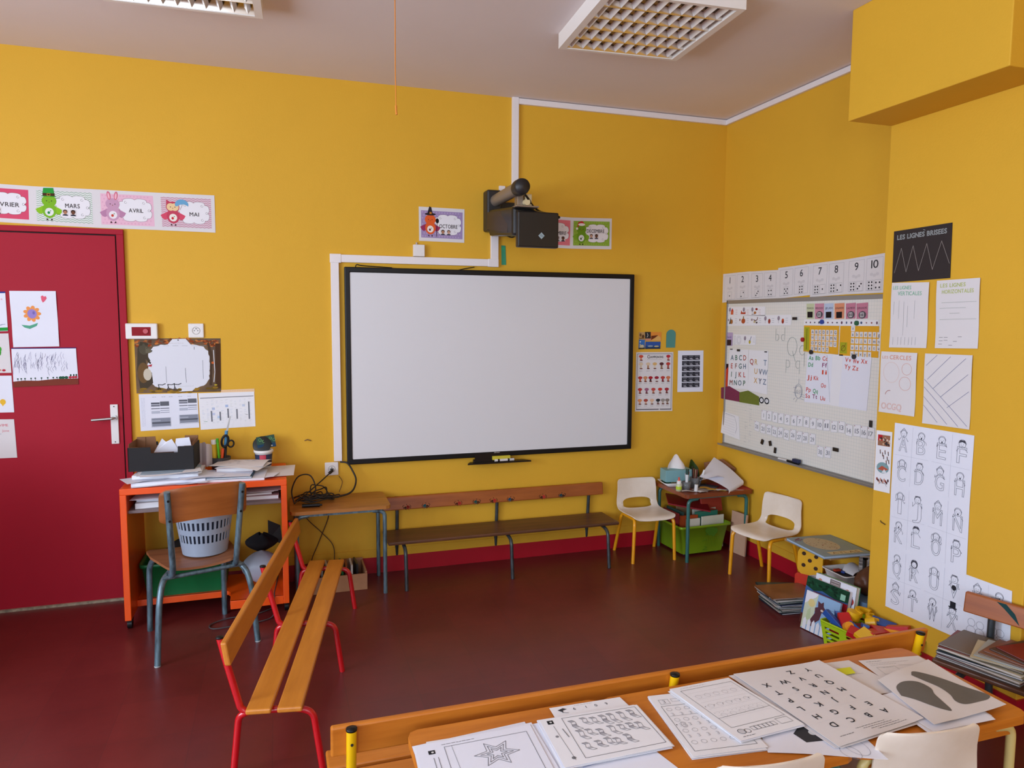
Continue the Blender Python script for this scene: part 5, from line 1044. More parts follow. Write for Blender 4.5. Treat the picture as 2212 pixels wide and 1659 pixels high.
for sx in (-1, 1):
    for sy in (-1, 1): m.box(min(sx*(L_-.006), sx*(L_-.05)), max(sx*(L_-.006), sx*(L_-.05)), sy*(D_-.01)-.002, sy*(D_-.01)+.002, .01, Hh+(.03 if sy > 0 else .0))
m.build('corner_flap', CARD, bx)
m = MB(); m.add([(-.06, .02, .08), (.07, .03, .08), (.03, .04, .15), (.0, .04, .135), (-.02, .04, .155)], [(0, 1, 2, 3, 4)]); m.add([(.04, .03, .07), (.14, .03, .07), (.12, .05, .155), (.05, .05, .15)], [(0, 1, 2, 3)])
o = m.build('folded_paper', PAPERB, None, solid=.001); o.location = bx.location; o.rotation_euler = bx.rotation_euler; tag(o, 'crumpled white paper sticking out of the black cardboard tray', 'paper')
m = MB(); m.grid(lambda u, v: Vector((-.455+.075*u, -.15+.02*math.sin(u*7)+.02*v, z+.03+(.11+.025*math.sin(u*2.6+.4))*v+.004*math.sin(u*17))), 8, 8); tag(m.build('crumpled_bag', mat('clear_white_bag', '#cdc5c6', .5), solid=.001), 'crumpled whitish plastic bag between the black tray and the pen cup', 'bag')
# pen cup
pc = thing('pen_cup', 'dark grey desk cup holding pens, glue and scissors', 'pen cup', (-.335, -.1, DZ+.001))
m = MB(); m.lathe([(.0001, 0), (.052, 0), (.055, .07), (.052, .07), (.049, .004), (.0001, .004)], n=28); m.build('cup', mat('grey_cup', '#3a3a3c', .5), pc)
m = MB(); m.lathe([(.0001, .06), (.05, .06)], n=20); m.build('foam_top', mat('cup_dark', '#2a2a2a', .8), pc)
P0 = Vector((-.335, -.1, DZ))
def stick(name, a, b, r, m_, lab, cat, tip=None, capm=None):
    a = P0+Vector(a); b = P0+Vector(b); m = MB(); m.tube([a, b], r, 12); o = m.build(name, m_); tag(o, lab, cat)
    if capm: d = (b-a).normalized(); m = MB(); m.tube([b, b+d*.025], r*1.05, 12); m.build('cap', capm, o)
    return o
g = stick('glue_stick', (-.034, -.01, .066), (-.036, -.01, .15), .0145, mat('yellow_glue', '#D8AE1c', .4), 'yellow glue stick with a white cap in the desk cup', 'glue stick', capm=PLA)
stick('highlighter_pen', (-.008, -.02, .064), (-.014, -.02, .16), .0075, mat('lime_pen', '#66C41C', .35), 'bright green felt pen in the desk cup', 'pen', capm=mat('lime_pen_cap', '#4fb018', .35))
stick('felt_pen', (.008, -.03, .064), (.014, -.03, .125), .008, mat('orange_pen', '#E8531c', .35), 'short orange felt pen in the desk cup', 'pen')
stick('felt_pen', (.024, -.02, .064), (.03, -.02, .12), .007, BLKM, 'black pen with a silver band in the desk cup', 'pen')
sc_ = thing('scissors', 'black handled scissors standing in the desk cup, blades up', 'scissors', (0, 0, 0))
m = MB()
def loop(cx, cz, rx, rz, rot):
    return [P0+Vector((cx+rx*math.cos(t)*math.cos(rot)-rz*math.sin(t)*math.sin(rot), -.01, cz+rx*math.cos(t)*math.sin(rot)+rz*math.sin(t)*math.cos(rot))) for t in (2*math.pi*k/20 for k in range(20))]
m.tube(loop(.026, .165, .018, .034, -.2), .0065, 8, closed=True); m.tube(loop(.058, .148, .016, .02, -.2), .005, 8, closed=True); m.tube([P0+Vector((.02, -.01, .066)), P0+Vector((.03, -.01, .13))], .006, 8); m.build('handle', BLK, sc_)
kn = thing('paper_knife', 'clear blue handled blade pointing up from the desk cup', 'knife', (0, 0, 0))
m = MB(); m.tube([P0+Vector((.02, .005, .07)), P0+Vector((.035, .005, .225))], .0095, 10); m.build('handle', mat('blue_clear_plastic', '#4E8DB8', .2), kn)
m = MB(); m.add([P0+Vector(v) for v in ((.031, .005, .22), (.043, .005, .22), (.062, .005, .31), (.055, .005, .31))], [(0, 1, 2, 3)]); m.build('blade', METAL, kn, solid=.001)
tb = thing('plastic_tub', 'white and navy food tub with lid standing open behind the desk papers', 'tub', (-.095, -.13, DZ+.001))
m = MB(); m.lathe([(.0001, 0), (.042, 0), (.05, .09), (.056, .092), (.056, .106), (.05, .106), (.047, .1), (.0401, .004), (.0001, .004)], n=32); m.build('pot', PLA, tb)
m = MB(); m.lathe([(.0437, .012), (.0508, .082)], n=32); m.build('wrap', mat('navy_label', '#27304e', .4), tb)
m = MB(); m.grid(lambda u, v: Vector((.0522*math.cos(R(-115+40*u)), .0522*math.sin(R(-115+40*u)), .03+.05*v)), 6, 1); m.build('red_mark', mat('red_label', '#B83246', .4), tb, solid=.001)
m = MB(); m.lathe([(.0001, 0), (.05, 0), (.053, .008), (.05, .01), (.0001, .004)], n=28); o = m.build('lid', mat('dark_lid', '#1b201e', .4), tb); o.location = (-.008, .02, .13); o.rotation_euler = (R(62), R(-8), 0)
s = loose('seed_packet', 0, 0, 0, .105, .075, 0, 'dark green printed packet tucked behind the tub lid', 'packet', base=mat('packet_green', '#1d4638', .4), th=.003,
          draw=lambda s: ([s.ring(.02+.02*k, .02+.012*(k % 3), .008, .002, '#7FB06A') for k in range(5)], s.rect(.05, .062, .085, .07, '#c9d0d0', 2), s.rect(.0, .05, .105, .075, '#24405a', 0), s.line([(.015, .03), (.09, .02)], .0015, '#7FB06A')))
s.location = (-.08, -.105, DZ+.148); s.rotation_euler = (R(65), R(-7), R(5))
# on the keyboard shelf
zs = .6425
slab('book', -.675, -.34, zs, .15, .22, .03, R(6), PAPERG, 'thick white book lying in the left end of the desk shelf', 'book', pages=PAPER)
slab('book', -.665, -.33, zs+.031, .13, .2, .022, R(-3), PAPER, 'white boxed game on top of the shelf book', 'box', pages=PAPERB)
for i in range(3): loose('paper_sheet', -.69+.01*i, -.40-.004*i, zs+.0535+.0012*i, .13, .16, R(4*i-4), 'loose white sheet on the book in the desk shelf', group='sheets in the desk shelf', base=PAPERB)
slab('book', -.12, -.33, zs, .22, .21, .022, R(-2), mat('pink_cover', '#b98f92', .6), 'pinkish book at the right end of the desk shelf', 'book', pages=PAPER)
slab('book', -.14, -.33, zs+.023, .17, .19, .014, R(4), mat('grey_rose_cover', '#9c7a78', .6), 'small grey rose book on the pinkish one in the desk shelf', 'book', pages=PAPER)
for i in range(3): loose('paper_sheet', -.12+.012*i, -.34, zs+.0375+.002*i, .18, .2, R(-6+7*i), 'folded sheet on the books at the right end of the shelf', group='sheets on the shelf books', base=(PAPERG, PAPER)[i % 2], warp=lambda u, v: .003+.004*u)
# under the desk: green crate, white bag, black things
gb = thing('green_crate', 'dark green plastic crate on the low desk shelf', 'crate', (-.52, -.2, .106))
m = MB(); prof = []
def rrect(a, b, r, n=5): return [(sx*(a-r)+r*math.cos(R(t)), sy*(b-r)+r*math.sin(R(t))) for sx, sy, t0 in ((1, 1, 0), (-1, 1, 90), (-1, -1, 180), (1, -1, 270)) for t in (t0+90*k/n for k in range(n+1))]
def tubwall(m, rows, mi=0):
    n = len(rows[0][0]); vs = [(x, y, z) for pts, z in rows for x, y in pts]
    m.add(vs, [(i*n+k, i*n+(k+1) % n, (i+1)*n+(k+1) % n, (i+1)*n+k) for i in range(len(rows)-1) for k in range(n)], mi, True)
tubwall(m, [(rrect(.205, .12, .03), .0), (rrect(.225, .13, .03), .17), (rrect(.237, .14, .035), .17), (rrect(.237, .14, .035), .19), (rrect(.23, .133, .03), .19), (rrect(.221, .126, .03), .17), (rrect(.20, .115, .03), .005)])
m.add([(x, y, .003) for x, y in rrect(.205, .12, .03)], [tuple(range(24))]); m.build('crate_body', mat('green_crate_plastic', '#0F6B3A', .4), gb)
m = MB(); rn = random.Random(1)
m.tube(spline([(-.62, -.2, .29), (-.58, -.25, .36), (-.5, -.22, .38), (-.44, -.2, .33), (-.40, -.22, .30)], 6), [.03]*31, 10)
tag(m.build('dark_bundle', mat('dark_cloth', '#1c1814', .9)), 'dark bundle sticking out of the green crate behind the chair', 'bundle')
for i in range(3): m = MB(); m.tube([(-.43+.012*i, -.2, .29), (-.44+.014*i, -.21, .365-.008*i)], .003, 6); tag(m.build('stick', PAPERG), 'thin pale stick standing in the green crate', 'stick', 'sticks in the green crate')
m = MB(); m.grid(lambda u, v: Vector((-.12+(.09+.02*math.sin(v*3.1))*math.sin(v*math.pi)**.6*math.cos(u*2*math.pi)*(1+.08*math.sin(u*19)), -.28+.08*math.sin(v*math.pi)**.6*math.sin(u*2*math.pi)*(1+.1*math.cos(u*13)), .106+.2*v+.0*u)), 28, 14)
tag(m.build('plastic_bag', mat('bluish_plastic_bag', '#A9B6C6', .35)), 'bluish white plastic bag standing on the orange shelf under the desk', 'bag')
m = MB(); m.grid(lambda u, v: Vector((-.122+.09*math.sin((.06+.88*v)*math.pi)*math.cos(u*6.283)*(1+.1*math.sin(u*31+v*4)), -.21+.075*math.sin((.06+.88*v)*math.pi)*math.sin(u*6.283)*(1+.12*math.sin(u*25)), .285+.1*v+.008*math.sin(u*25))), 24, 10)
tag(m.build('dark_bag', mat('dark_fabric', '#17171c', .85)), 'dark cloth bag lying on the bluish plastic bag under the desk', 'bag')
m = MB(); m.add([(-.08, -.2, .34), (.0, -.2, .31), (-.01, -.19, .42), (-.08, -.2, .46)], [(0, 1, 2, 3)]); tag(m.build('black_folder', BLKM, solid=.006), 'black folder leaning under the desk beside the dark bag', 'folder')
# cable ring on the floor
m = MB(); m.tube(spline([(-.06, -.42, .006), (-.15, -.48, .005), (-.30, -.50, .005), (-.38, -.56, .005), (-.36, -.62, .005), (-.25, -.61, .005), (-.12, -.59, .005), (-.06, -.55, .01), (-.05, -.53, .07), (-.05, -.50, .118), (-.04, -.35, .112), (-.03, -.2, .112)], 8), .0035, 6)
tag(m.build('cable', mat('grey_cable', '#4a4548', .5)), 'thin grey cable looping on the floor under the orange desk', 'cable')

# ---------------------------------------------------------------- wooden chair with basket
wc = thing('wooden_chair', 'varnished wooden school chair with worn blue tube legs at the desk', 'chair', (-.4325, -.671, 0), R(18))
for sx in (-1, 1):
    m = MB(); m.tube(fillet([(sx*.235, -.25, 0), (sx*.215, -.235, .30), (sx*.19, -.20, .405), (sx*.12, -.10, .412)], .09, 8), .0145, 14); lg = m.build('leg', STEEL, wc)
    m = MB(); m.lathe([(.0001, 0), (.014, 0), (.015, .006), (.013, .008)], (sx*.235, -.25, 0), 14); m.build('foot_cap', mat('white_foot', '#b9b9b6', .6), lg)
    m = MB(); m.tube(fillet([(sx*.19, .21, 0), (sx*.185, .19, .35), (sx*.17, .15, .405), (sx*.1, .02, .412)], .05, 6), .0145, 14); m.build('leg', STEEL, wc)
    m = MB(); m.tube(fillet([(sx*.148, -.14, .413), (sx*.148, -.205, .412), (sx*.147, -.225, .45), (sx*.171, -.283, .842)], .035, 8), .0145, 14); po = m.build('back_post', STEEL, wc)
    m = MB()
    for zz in (.70, .80): m.cyl((0, 0, 0), .006, .003, 12, 0, Matrix.Translation((sx*(.147+.024*(zz-.45)/.39), -.2275-(zz-.45)*.148-.011, zz)) @ Matrix.Rotation(R(90), 4, 'X'))
    m.build('bolt', BLK, po)
m = MB(); m.tube([(-.19, -.195, .404), (.19, -.195, .404)], .0105, 10); m.tube([(-.1, .02, .412), (.1, .02, .412)], .0105, 10); m.build('cross_tube', STEEL, wc)
def seatf(u, v):
    x = (u-.5)*2; y = -.20+.40*v; hw = .155+.045*min(1, v*1.6); k = min(1, v/.12); j = min(1, (1-v)/.1)
    return Vector((x*hw*(.86+.14*math.sqrt(max(0, 1-(1-k)**2)))*(.9+.1*math.sqrt(max(0, 1-(1-j)**2))), y, .428+.012*x*x-.012*max(0, v-.8)*5*.5))
m = MB(); m.grid(seatf, 16, 20); m.build('seat', WSEAT, wc, solid=.012)
def backf(u, v):
    x = (u-.5)*2; k = 1-min(1, min(v, 1-v)/.18); w_ = .2-.03*(1-math.sqrt(max(0, 1-k*k)))
    return Vector((x*w_, -.2555+.0*x+(-.028*(1-x*x))+.022-(v-.5)*.018, .688+.165*v-.01*x*x))
m = MB(); m.grid(backf, 20, 12); m.build('backrest', WPLY, wc, solid=.011)
bk = thing('waste_basket', 'light grey slotted plastic basket standing on the wooden chair seat', 'basket', (-.385, -.64, .443))
m = MB(); NS = 72
def bf(u, v): a = u*2*math.pi; r = .108+.042*v; return Vector((r*math.cos(a), r*math.sin(a), .28*v))
m.grid(bf, NS, 20, skip=lambda i, j: (i % 2 == 0) and (j in (5, 6, 7) or j in (10, 11, 12) or j in (15, 16, 17)))
m.build('basket_wall', mat('grey_blue_plastic', '#98A5B6', .4), bk, solid=.003)
m = MB(); m.lathe([(.0001, .002), (.108, .002), (.108, .006), (.0001, .006)], n=40); m.build('base', mat('grey_blue_plastic', '#98A5B6', .4), bk)
m = MB(); m.tube([(.151*math.cos(t), .151*math.sin(t), .281) for t in (2*math.pi*k/48 for k in range(48))], .006, 8, closed=True); m.build('rim', mat('grey_blue_plastic', '#98A5B6', .4), bk)
m = MB(); m.lathe([(.0001, .0), (.09, .0), (.118, .16), (.11, .185), (.05, .17), (.0001, .19)], (-.385, -.64, .4535), 24); tag(m.build('dark_bundle', mat('navy_cloth', '#20263A', .8)), 'dark navy bundle inside the slotted grey basket', 'bundle')

# ---------------------------------------------------------------- side table with tangled cables
def school_table(name, label, x0, x1, y0, y1, z, topm, legm, legs=None, th=.02, bev=.004, group=None, splay=.0, r=.0125, corner=.0, apron=None, ah=.04):
    t = thing(name, label, 'table', ((x0+x1)/2, (y0+y1)/2, 0), 0, group); a, b = (x1-x0)/2, (y1-y0)/2
    m = MB(); c = corner or .015; m.prism([(-a+c, -b), (a-c, -b), (a-c*.3, -b+c*.3), (a, -b+c), (a, b-c), (a-c*.3, b-c*.3), (a-c, b), (-a+c, b), (-a+c*.3, b-c*.3), (-a, b-c), (-a, -b+c), (-a+c*.3, -b+c*.3)], z-th, z)
    m.build('tabletop', topm, t, bevel=bev)
    for sx in (-1, 1):
        for sy in (-1, 1):
            m = MB(); fx, fy = sx*(a-.035+splay), sy*(b-.03)
            m.tube(fillet([(fx, fy, 0), (fx-sx*splay, fy, z-th-.02), (fx-sx*(splay+.07), fy, z-th-.012)], .05, 6), r, 12); m.build('leg', legm, t)
    for y0 in (-b+.022, b-.034): m = MB(); m.box(-a+.05, a-.05, y0, y0+.012, z-th-ah, z-th); m.build('apron', apron or legm, t)
    return t
school_table('side_table', 'small worn wooden side table with grey tube legs right of the orange desk', .045, .622, -.40, -.03, .545, WTAB, STEEL, corner=.03, ah=.018)
m = MB(); rn = random.Random(12)
m.tube(spline([(.307, -.06, .705), (.25, -.12, .67), (.16, -.18, .61), (.1, -.22, .575), (.07, -.25, .558)], 8), .0038, 8)
m.tube(spline([(.36, -.02, .75), (.40, -.04, .745), (.43, -.05, .70), (.45, -.08, .64), (.42, -.12, .58), (.34, -.14, .558), (.2, -.15, .556), (.12, -.18, .558)], 10), .0055, 8)
for k in range(7):
    cx, cy, rx, ry = .2+rn.uniform(-.03, .03), -.17+rn.uniform(-.03, .02), rn.uniform(.05, .13), rn.uniform(.03, .07); ph = rn.uniform(0, 6)
    m.tube([(cx+rx*math.cos(t), cy+ry*math.sin(t), .552+.006*k+.012*math.sin(t*2+ph)**2+(.05 if k in (2, 5) else 0)*max(0, math.sin(t+ph))) for t in (2*math.pi*q/36 for q in range(36))], .0036, 7, closed=True)
m.tube(spline([(.07, -.23, .56), (.06, -.2, .63), (.1, -.15, .70), (.17, -.14, .70), (.2, -.16, .62), (.17, -.2, .565)], 8), .0042, 8)
tag(m.build('cable_tangle', mat('black_cable', '#17120f', .45)), 'tangle of black cables on the small side table', 'cable')
m = MB(); m.tube([(.115, -.30, .556), (.215, -.315, .558)], .011, 12); m.tube([(.215, -.315, .558), (.228, -.317, .558)], .006, 10); tag(m.build('cable_connector', BLK), 'black video plug lying at the front of the side table', 'plug')
m = MB(); m.tube(spline([(.35, -.015, .66), (.37, -.02, .62), (.35, -.03, .56)], 8), .002, 6); m.tube(spline([(.30, -.008, .53), (.28, -.02, .40), (.22, -.03, .25), (.17, -.04, .12), (.2, -.1, .02)], 8), .003, 6); m.tube(spline([(.1, -.02, .5), (.15, -.02, .4), (.24, -.02, .3), (.31, -.03, .2), (.3, -.06, .03)], 8), .003, 6)
tag(m.build('cable', mat('brown_cable', '#4a3418', .5)), 'thin dark cables hanging against the wall under the side table', 'cable')
cr = thing('wooden_crate', 'low wooden crate of cases on the floor behind the red bench', 'crate', (.32, -.15, 0))
m = MB(); m.box(-.17, .17, -.13, -.118, 0, .1); m.box(-.17, .17, .118, .13, 0, .12); m.box(-.17, -.158, -.118, .118, 0, .11); m.box(.158, .17, -.118, .118, 0, .11); m.box(-.158, .158, -.118, .118, 0, .01); m.build('crate_body', mat('pale_pink_wood', '#B98660', .6, noise=.2, nscale=9), cr, bevel=.002)
for i in range(9):
    c = ('#33333a', '#8a8a8a', '#c9c4bb', '#3c2c24', '#6a6a70', '#256a3a', '#8a3a2a', '#d0ccc6', '#2b2b30')[i]
    o = slab('disc_case', .195+.03*i, -.13, .012, .012, .14, .118+.004*(i % 3), R(3*((i % 3)-1)), mat('case_'+c, c, .35), 'disc case standing in the low wooden crate', 'case', 'cases in the wooden crate')
# ---------------------------------------------------------------- benches
def bench(name, label, L_, tubem, plankm, seat, back, nseat, nframes, cap, loc, rz, zs=.275, zb=(.43, .52), pw=.088, gap=.02, split_back=False, legdx=(.0, .0), rr=.0125, ends=.05, ply=True, backy=-.055):
    """local: length along x, sits facing +y, backrest on the -y side"""
    t = thing(name, label, 'bench', loc, rz); W_ = nseat*pw+(nseat-1)*gap
    for i in range(nseat):
        m = MB(); y0 = i*(pw+gap); m.box(-L_/2, L_/2, y0, y0+pw, zs-.02, zs); m.build('seat_slat', seat, t, bevel=.006)
    m = MB(); m.add([(-L_/2, backy-.004, zb[0]), (L_/2, backy-.004, zb[0]), (L_/2, backy-.018, zb[1]), (-L_/2, backy-.018, zb[1]), (-L_/2, backy+.018, zb[0]), (L_/2, backy+.018, zb[0]), (L_/2, backy+.004, zb[1]), (-L_/2, backy+.004, zb[1])],
        [(0, 3, 2, 1), (4, 5, 6, 7), (0, 1, 5, 4), (3, 7, 6, 2), (0, 4, 7, 3), (1, 2, 6, 5)]); bo = m.build('backrest', back, t, bevel=.006)
    for i in range(nframes):
        x = -L_/2+ends+(L_-2*ends)*i/(nframes-1)
        m = MB(); m.tube(fillet([(x, -.06, 0), (x, -.035, zs-.05), (x, .0, zs-.033), (x, W_-.03, zs-.033), (x, W_+.03, zs-.05), (x, W_+.06, 0)], .05, 6), rr, 12); m.build('leg_frame', tubem, t)
        m = MB(); m.tube(fillet([(x, -.01, zs-.033), (x, -.028, zs-.02), (x, backy-.014, zb[0]), (x, backy-.032, zb[1]-.004)], .02, 5), rr, 12); p = m.build('back_post', tubem, t)
        if cap: m = MB(); m.lathe([(.0001, .0), (rr*1.08, 0), (rr*1.08, .006), (.0001, .008)], (x, backy-.032, zb[1]-.006), 14); m.build('post_cap', BLK, p)
        if cap == 2: m = MB(); m.cyl((0, 0, 0), .004, .002, 10, 0, Matrix.Translation((x, backy-.026-rr*.93, zb[1]-.045)) @ Matrix.Rotation(R(90), 4, 'X')); m.build('bolt_hole', BLKM, p)
    return t, bo
# red bench: length runs into the room, backrest on the desk side
bench('red_bench', 'wooden slat bench with red tube frame standing lengthwise in the room', 1.60, REDT, WBX, WBX, WBX, 2, 3, 1, (-.0, -1.235, 0), R(79.8-0), backy=-.06, zs=.275, zb=(.44, .525), ends=.055)
# place it: bench axis through (-.04,-2.05) .. (.24,-.46), local +y must point to +x side
rb = bpy.data.objects['red_bench']; rb.rotation_euler[2] = R(-100.2); 
u = Vector((math.cos(R(-100.2)), math.sin(R(-100.2)), 0)); n_ = Vector((-u.y, u.x, 0))
rb.location = Vector((-.138, -2.03, 0))*.5 + Vector((.142, -.455, 0))*.5
# yellow bench in front of the tables, its back to the camera
yb, _ = bench('yellow_bench', 'wooden slat bench with yellow posts, its back to the paper covered tables', 2.15, YELT2, WBX, WTX, WTX, 2, 3, 2, (1.19, -2.585, 0), 0, zs=.28, zb=(.425, .52), ends=.055, backy=-.06, rr=.0145, pw=.1)
# long dark bench against the back wall with painted flowers
lb, lbk = bench('painted_bench', 'long low dark wooden bench with painted flowers under the whiteboard', 1.56, DSTEEL, WDX, WDX, WRX, 1, 3, 0, (1.395, -.045, 0), R(180), zs=.29, zb=(.42, .505), pw=.275, ends=.1, backy=-.0, rr=.0115)
def flower_print(parent, x, z, c1, c2, mir, name='painted_flower'):
    s = Sheet('T', (0, 0), (.06, 0), (.06, -.05), (0, -.05), shape=False, th=0, z=0); s.pl = (lambda a, b, n: Vector((x-a*mir+.03*mir, .0195+.0 - (z+b+.03-.42)/.085*.014+n, z+b+.025)))
    for a in (-50, -20, 15, 45, 70):
        t = R(a+180*0-90+ (0)); px, py = .03+.016*math.sin(R(a)), .024+.012*abs(math.cos(R(a)))-.006
        s.disc(px, py, .010, c1 if a > -10 else c2, 1, .0035, rot=R(90-a), n=8)
    s.disc(.04, .02, .012, c1, 2, .006, rot=.5, n=8); s.disc(.031, .006, .003, '#2a1a14', 2, n=6); s.line([(.03, .034), (.026, .042)], .002, '#2a1a14', 2); s.line([(.04, .034), (.046, .044)], .002, c1, 2)
    s.line([(.012, .03), (.004, .016), (.014, .01)], .0025, c2, 2); s.line([(.05, .01), (.058, .02), (.054, .034)], .0025, c2, 2)
    s.end(name, None, None, parent=parent)
for wx, c1, c2, mir in ((.772, '#7a1c14', '#3a1a10', 1), (.90, '#1d4c54', '#2a1c14', -1), (1.115, '#9a2a22', '#4a1c12', 1), (1.245, '#1f4a44', '#2a1c14', -1), (1.36, '#a82a24', '#3a1a10', 1), (1.485, '#20445c', '#2a2018', -1), (1.715, '#a8302a', '#3a1a10', 1), (1.86, '#1c3a44', '#2a1c14', -1)):
    flower_print(lb, -(wx-1.395), .435, c1, c2, mir)
# short dark bench by the pillar loaded with magazines
db, dbk = bench('dark_bench', 'short dark wooden bench piled with magazines at the right edge', .92, DSTEEL, WDX, WDX, WRX, 1, 2, 0, (0, 0, 0), 0, zs=.285, zb=(.42, .505), pw=.26, ends=.1, backy=-.02, rr=.0145)
# local +y faces the room; far corner of the front edge at (2.503,-2.476), front edge runs along (.298,-.955)
ux = Vector((.298, -.955, 0)); ang = math.atan2(ux.y, ux.x)+math.pi; X_ = Vector((math.cos(ang), math.sin(ang), 0)); Y_ = Vector((-X_.y, X_.x, 0))
db.rotation_euler[2] = ang
db.location = Vector((2.503, -2.476, 0)) + ux*.46 - Y_*.26
s = Sheet('T', (0, 0), (.1, 0), (.1, -.1), (0, -.1), shape=False, th=0); s.pl = lambda a, b, n: Vector((.34-a, -.02+.018-.014*(.08+b)/.085+n+.0006, .50+b))
s.poly([(0, 0), (.035, .0), (.07, .03), (.09, .07), (.06, .045), (.03, .02)], '#1d3f40', 1); s.end('painted_leaf', None, None, parent=db)
def on_db(a, b): p = Vector((2.503, -2.476, 0)) + ux*a - Y_*b; return p.x, p.y
rn = random.Random(21); zc = .2855; cols = ['#6c6c68', '#8d8a80', '#5a2030', '#b8b09a', '#3a4a54', '#8a7a5a', '#c9c2a8', '#7a2a24', '#6a5a44', '#a8a088', '#4a5a5a', '#7d1f1c', '#c0b8a0']
mags = []
for i in range(9):
    x, y = on_db(.16+rn.uniform(-.01, .02), .135+rn.uniform(-.01, .01)); h = rn.uniform(.004, .009); c = cols[i]
    slab('magazine', x, y, zc, .23, .30, h, ang+R(90)+R(rn.uniform(-7, 7)), mat('mag_'+c, c, .4), 'magazine in the pile at the pillar end of the dark bench' if i < 8 else 'grey covered magazine topmost at the pillar end of the dark bench', 'magazine', 'magazines on the dark bench' if i < 8 else None, pages=PAPERG); zc += h+.0003
z2 = zc
for i, c in enumerate(['#c2ba9c', '#a8b0b0', '#7d5a48', '#8a5a48', '#4c3a34', '#7d1f1c']):
    x, y = on_db(.25+.02*i, .12+.006*i); h = .005; slab('magazine', x, y, z2, .2, .27, h, ang+R(90)+R(14-7*i), mat('mag_'+c, c, .4), ('magazine fanned over the pile on the dark bench' if i < 5 else 'dark red covered magazine on top of the fanned ones'), 'magazine', 'fanned magazines on the dark bench' if i < 5 else None, pages=PAPERG); z2 += h+.0003
x, y = on_db(.52, .16); slab('white_box', x, y, .2855, .12, .16, .05, ang, PLA, 'white box on the dark bench at the very edge of the picture', 'box', bevel=.008)

# ---------------------------------------------------------------- ivory plastic chairs
def chair_shell():
    """profile from the seat front to the top of the back, with the half-moon opening"""
    prof = [(-.175, .292), (-.168, .304), (-.14, .312), (-.06, .309), (.02, .306), (.075, .308), (.105, .318), (.125, .345), (.137, .40), (.148, .46), (.158, .52)]
    P = spline([(0, a, b) for a, b in prof], 6); d = [0]
    for i in range(1, len(P)): d.append(d[-1]+(P[i]-P[i-1]).length)
    T = d[-1]
    def pt(t):
        t = max(0, min(T, t))
        for i in range(1, len(d)):
            if t <= d[i]+1e-9: k = (t-d[i-1])/(d[i]-d[i-1]); return P[i-1].lerp(P[i], k)
        return P[-1]
    hc, hr, hw = T-.188, .05, .112                                   # opening centre along the profile, half height, half width
    def pos(x, t):                                                     # x -1..1
        e = min(t, T-t); r = .022 if t > T*.5 else .04; W_ = .158 if t < T*.6 else .158-.012*(t-T*.6)/(T*.4); k = W_ if e > r else W_-r+math.sqrt(max(0, r*r-(r-e)**2))
        p = pt(t); q = Vector((x*k, p.y, p.z)); up = min(1, max(0, (t-.33)/.1)); q.z += (1-up)*.008*x**4; q.y -= up*.02*x*x*(1 if t > .33 else 0); return q
    return pos, T, hc, hr, hw
def make_chair(name, label, legm, group=None):
    t = thing(name, label, 'chair', (0, 0, 0), 0, group); pos, T, hc, hr, hw = chair_shell(); m = MB()
    NU = 20; ts = [0, .004, .009, .016, .026, .04]+[.04+(hc-.07-.04)*k/10 for k in range(1, 11)]; j0 = len(ts)-1
    ts += [hc-.07+.14*k/10 for k in range(1, 11)]; j1 = len(ts)-1
    ts += [hc+.07+(T-.04-hc-.07)*k/3 for k in range(1, 4)]+[T-.03, T-.02, T-.012, T-.006, T-.002, T]
    i0, i1 = 3, 17
    G = lambda i, j: pos(-1+2*i/NU, ts[j])
    vs = [G(i, j) for j in range(len(ts)) for i in range(NU+1)]; fs = []
    for j in range(len(ts)-1):
        for i in range(NU):
            if i0 <= i < i1 and j0 <= j < j1: continue
            a = j*(NU+1)+i; fs.append((a, a+1, a+NU+2, a+NU+1))
    per = [(i, j0) for i in range(i0, i1)]+[(i1, j) for j in range(j0, j1)]+[(i, j1) for i in range(i1, i0, -1)]+[(i0, j) for j in range(j1, j0, -1)]
    base = len(vs); n = len(per)
    for k in (0, 1, 2):
        for (i, j) in per:
            x = (-1+2*i/NU); tt = ts[j]-hc; a = math.atan2(tt/.07, x/.7)
            # half-moon: flat lower edge, arched top
            cx, cy = math.cos(a), math.sin(a); hx = hw/.158*cx*abs(cx)**-.25 if abs(cx) > 1e-6 else 0; hy = (hr if cy > 0 else hr*.66)*cy*(abs(cy)**-.45 if abs(cy) > 1e-6 else 0)
            f = (1, .45, 0)[k]; X = hx+(x-hx)*f*.6 if k < 2 else hx; Tt = hy+(tt-hy)*f*.6 if k < 2 else hy
            vs.append(pos(X, hc+Tt))
    idx = [j*(NU+1)+i for i, j in per]; rings = [idx]+[[base+k*n+q for q in range(n)] for k in range(3)]
    for A, B in zip(rings, rings[1:]):
        for q in range(n): fs.append((A[q], A[(q+1) % n], B[(q+1) % n], B[q]))
    m.add(vs, fs, 0, True); m.build('seat_shell', CREAM, t, solid=.006)
    for sx in (-1, 1):
        m = MB(); m.tube(fillet([(sx*.158, -.155, 0), (sx*.148, -.15, .27), (sx*.14, -.13, .297), (sx*.14, .05, .294), (sx*.146, .07, .27), (sx*.158, .15, 0)], .03, 6), .0115, 12); m.build('leg_frame', legm, t)
    m = MB()
    for y in (-.09, .03): m.tube([(-.14, y, .293), (.14, y, .293)], .009, 10)
    m.build('cross_tube', legm, t); return t
ch = make_chair('plastic_chair', 'ivory plastic child chair with yellow legs between long bench and corner table', YELT); ch.location = (2.43, -.2, 0); ch.rotation_euler[2] = R(-2)
c2 = copy_tree(ch); c2.location = (2.965, -.84, 0); c2.rotation_euler[2] = R(-78); c2['label'] = 'ivory plastic child chair with yellow legs under the gridded board'
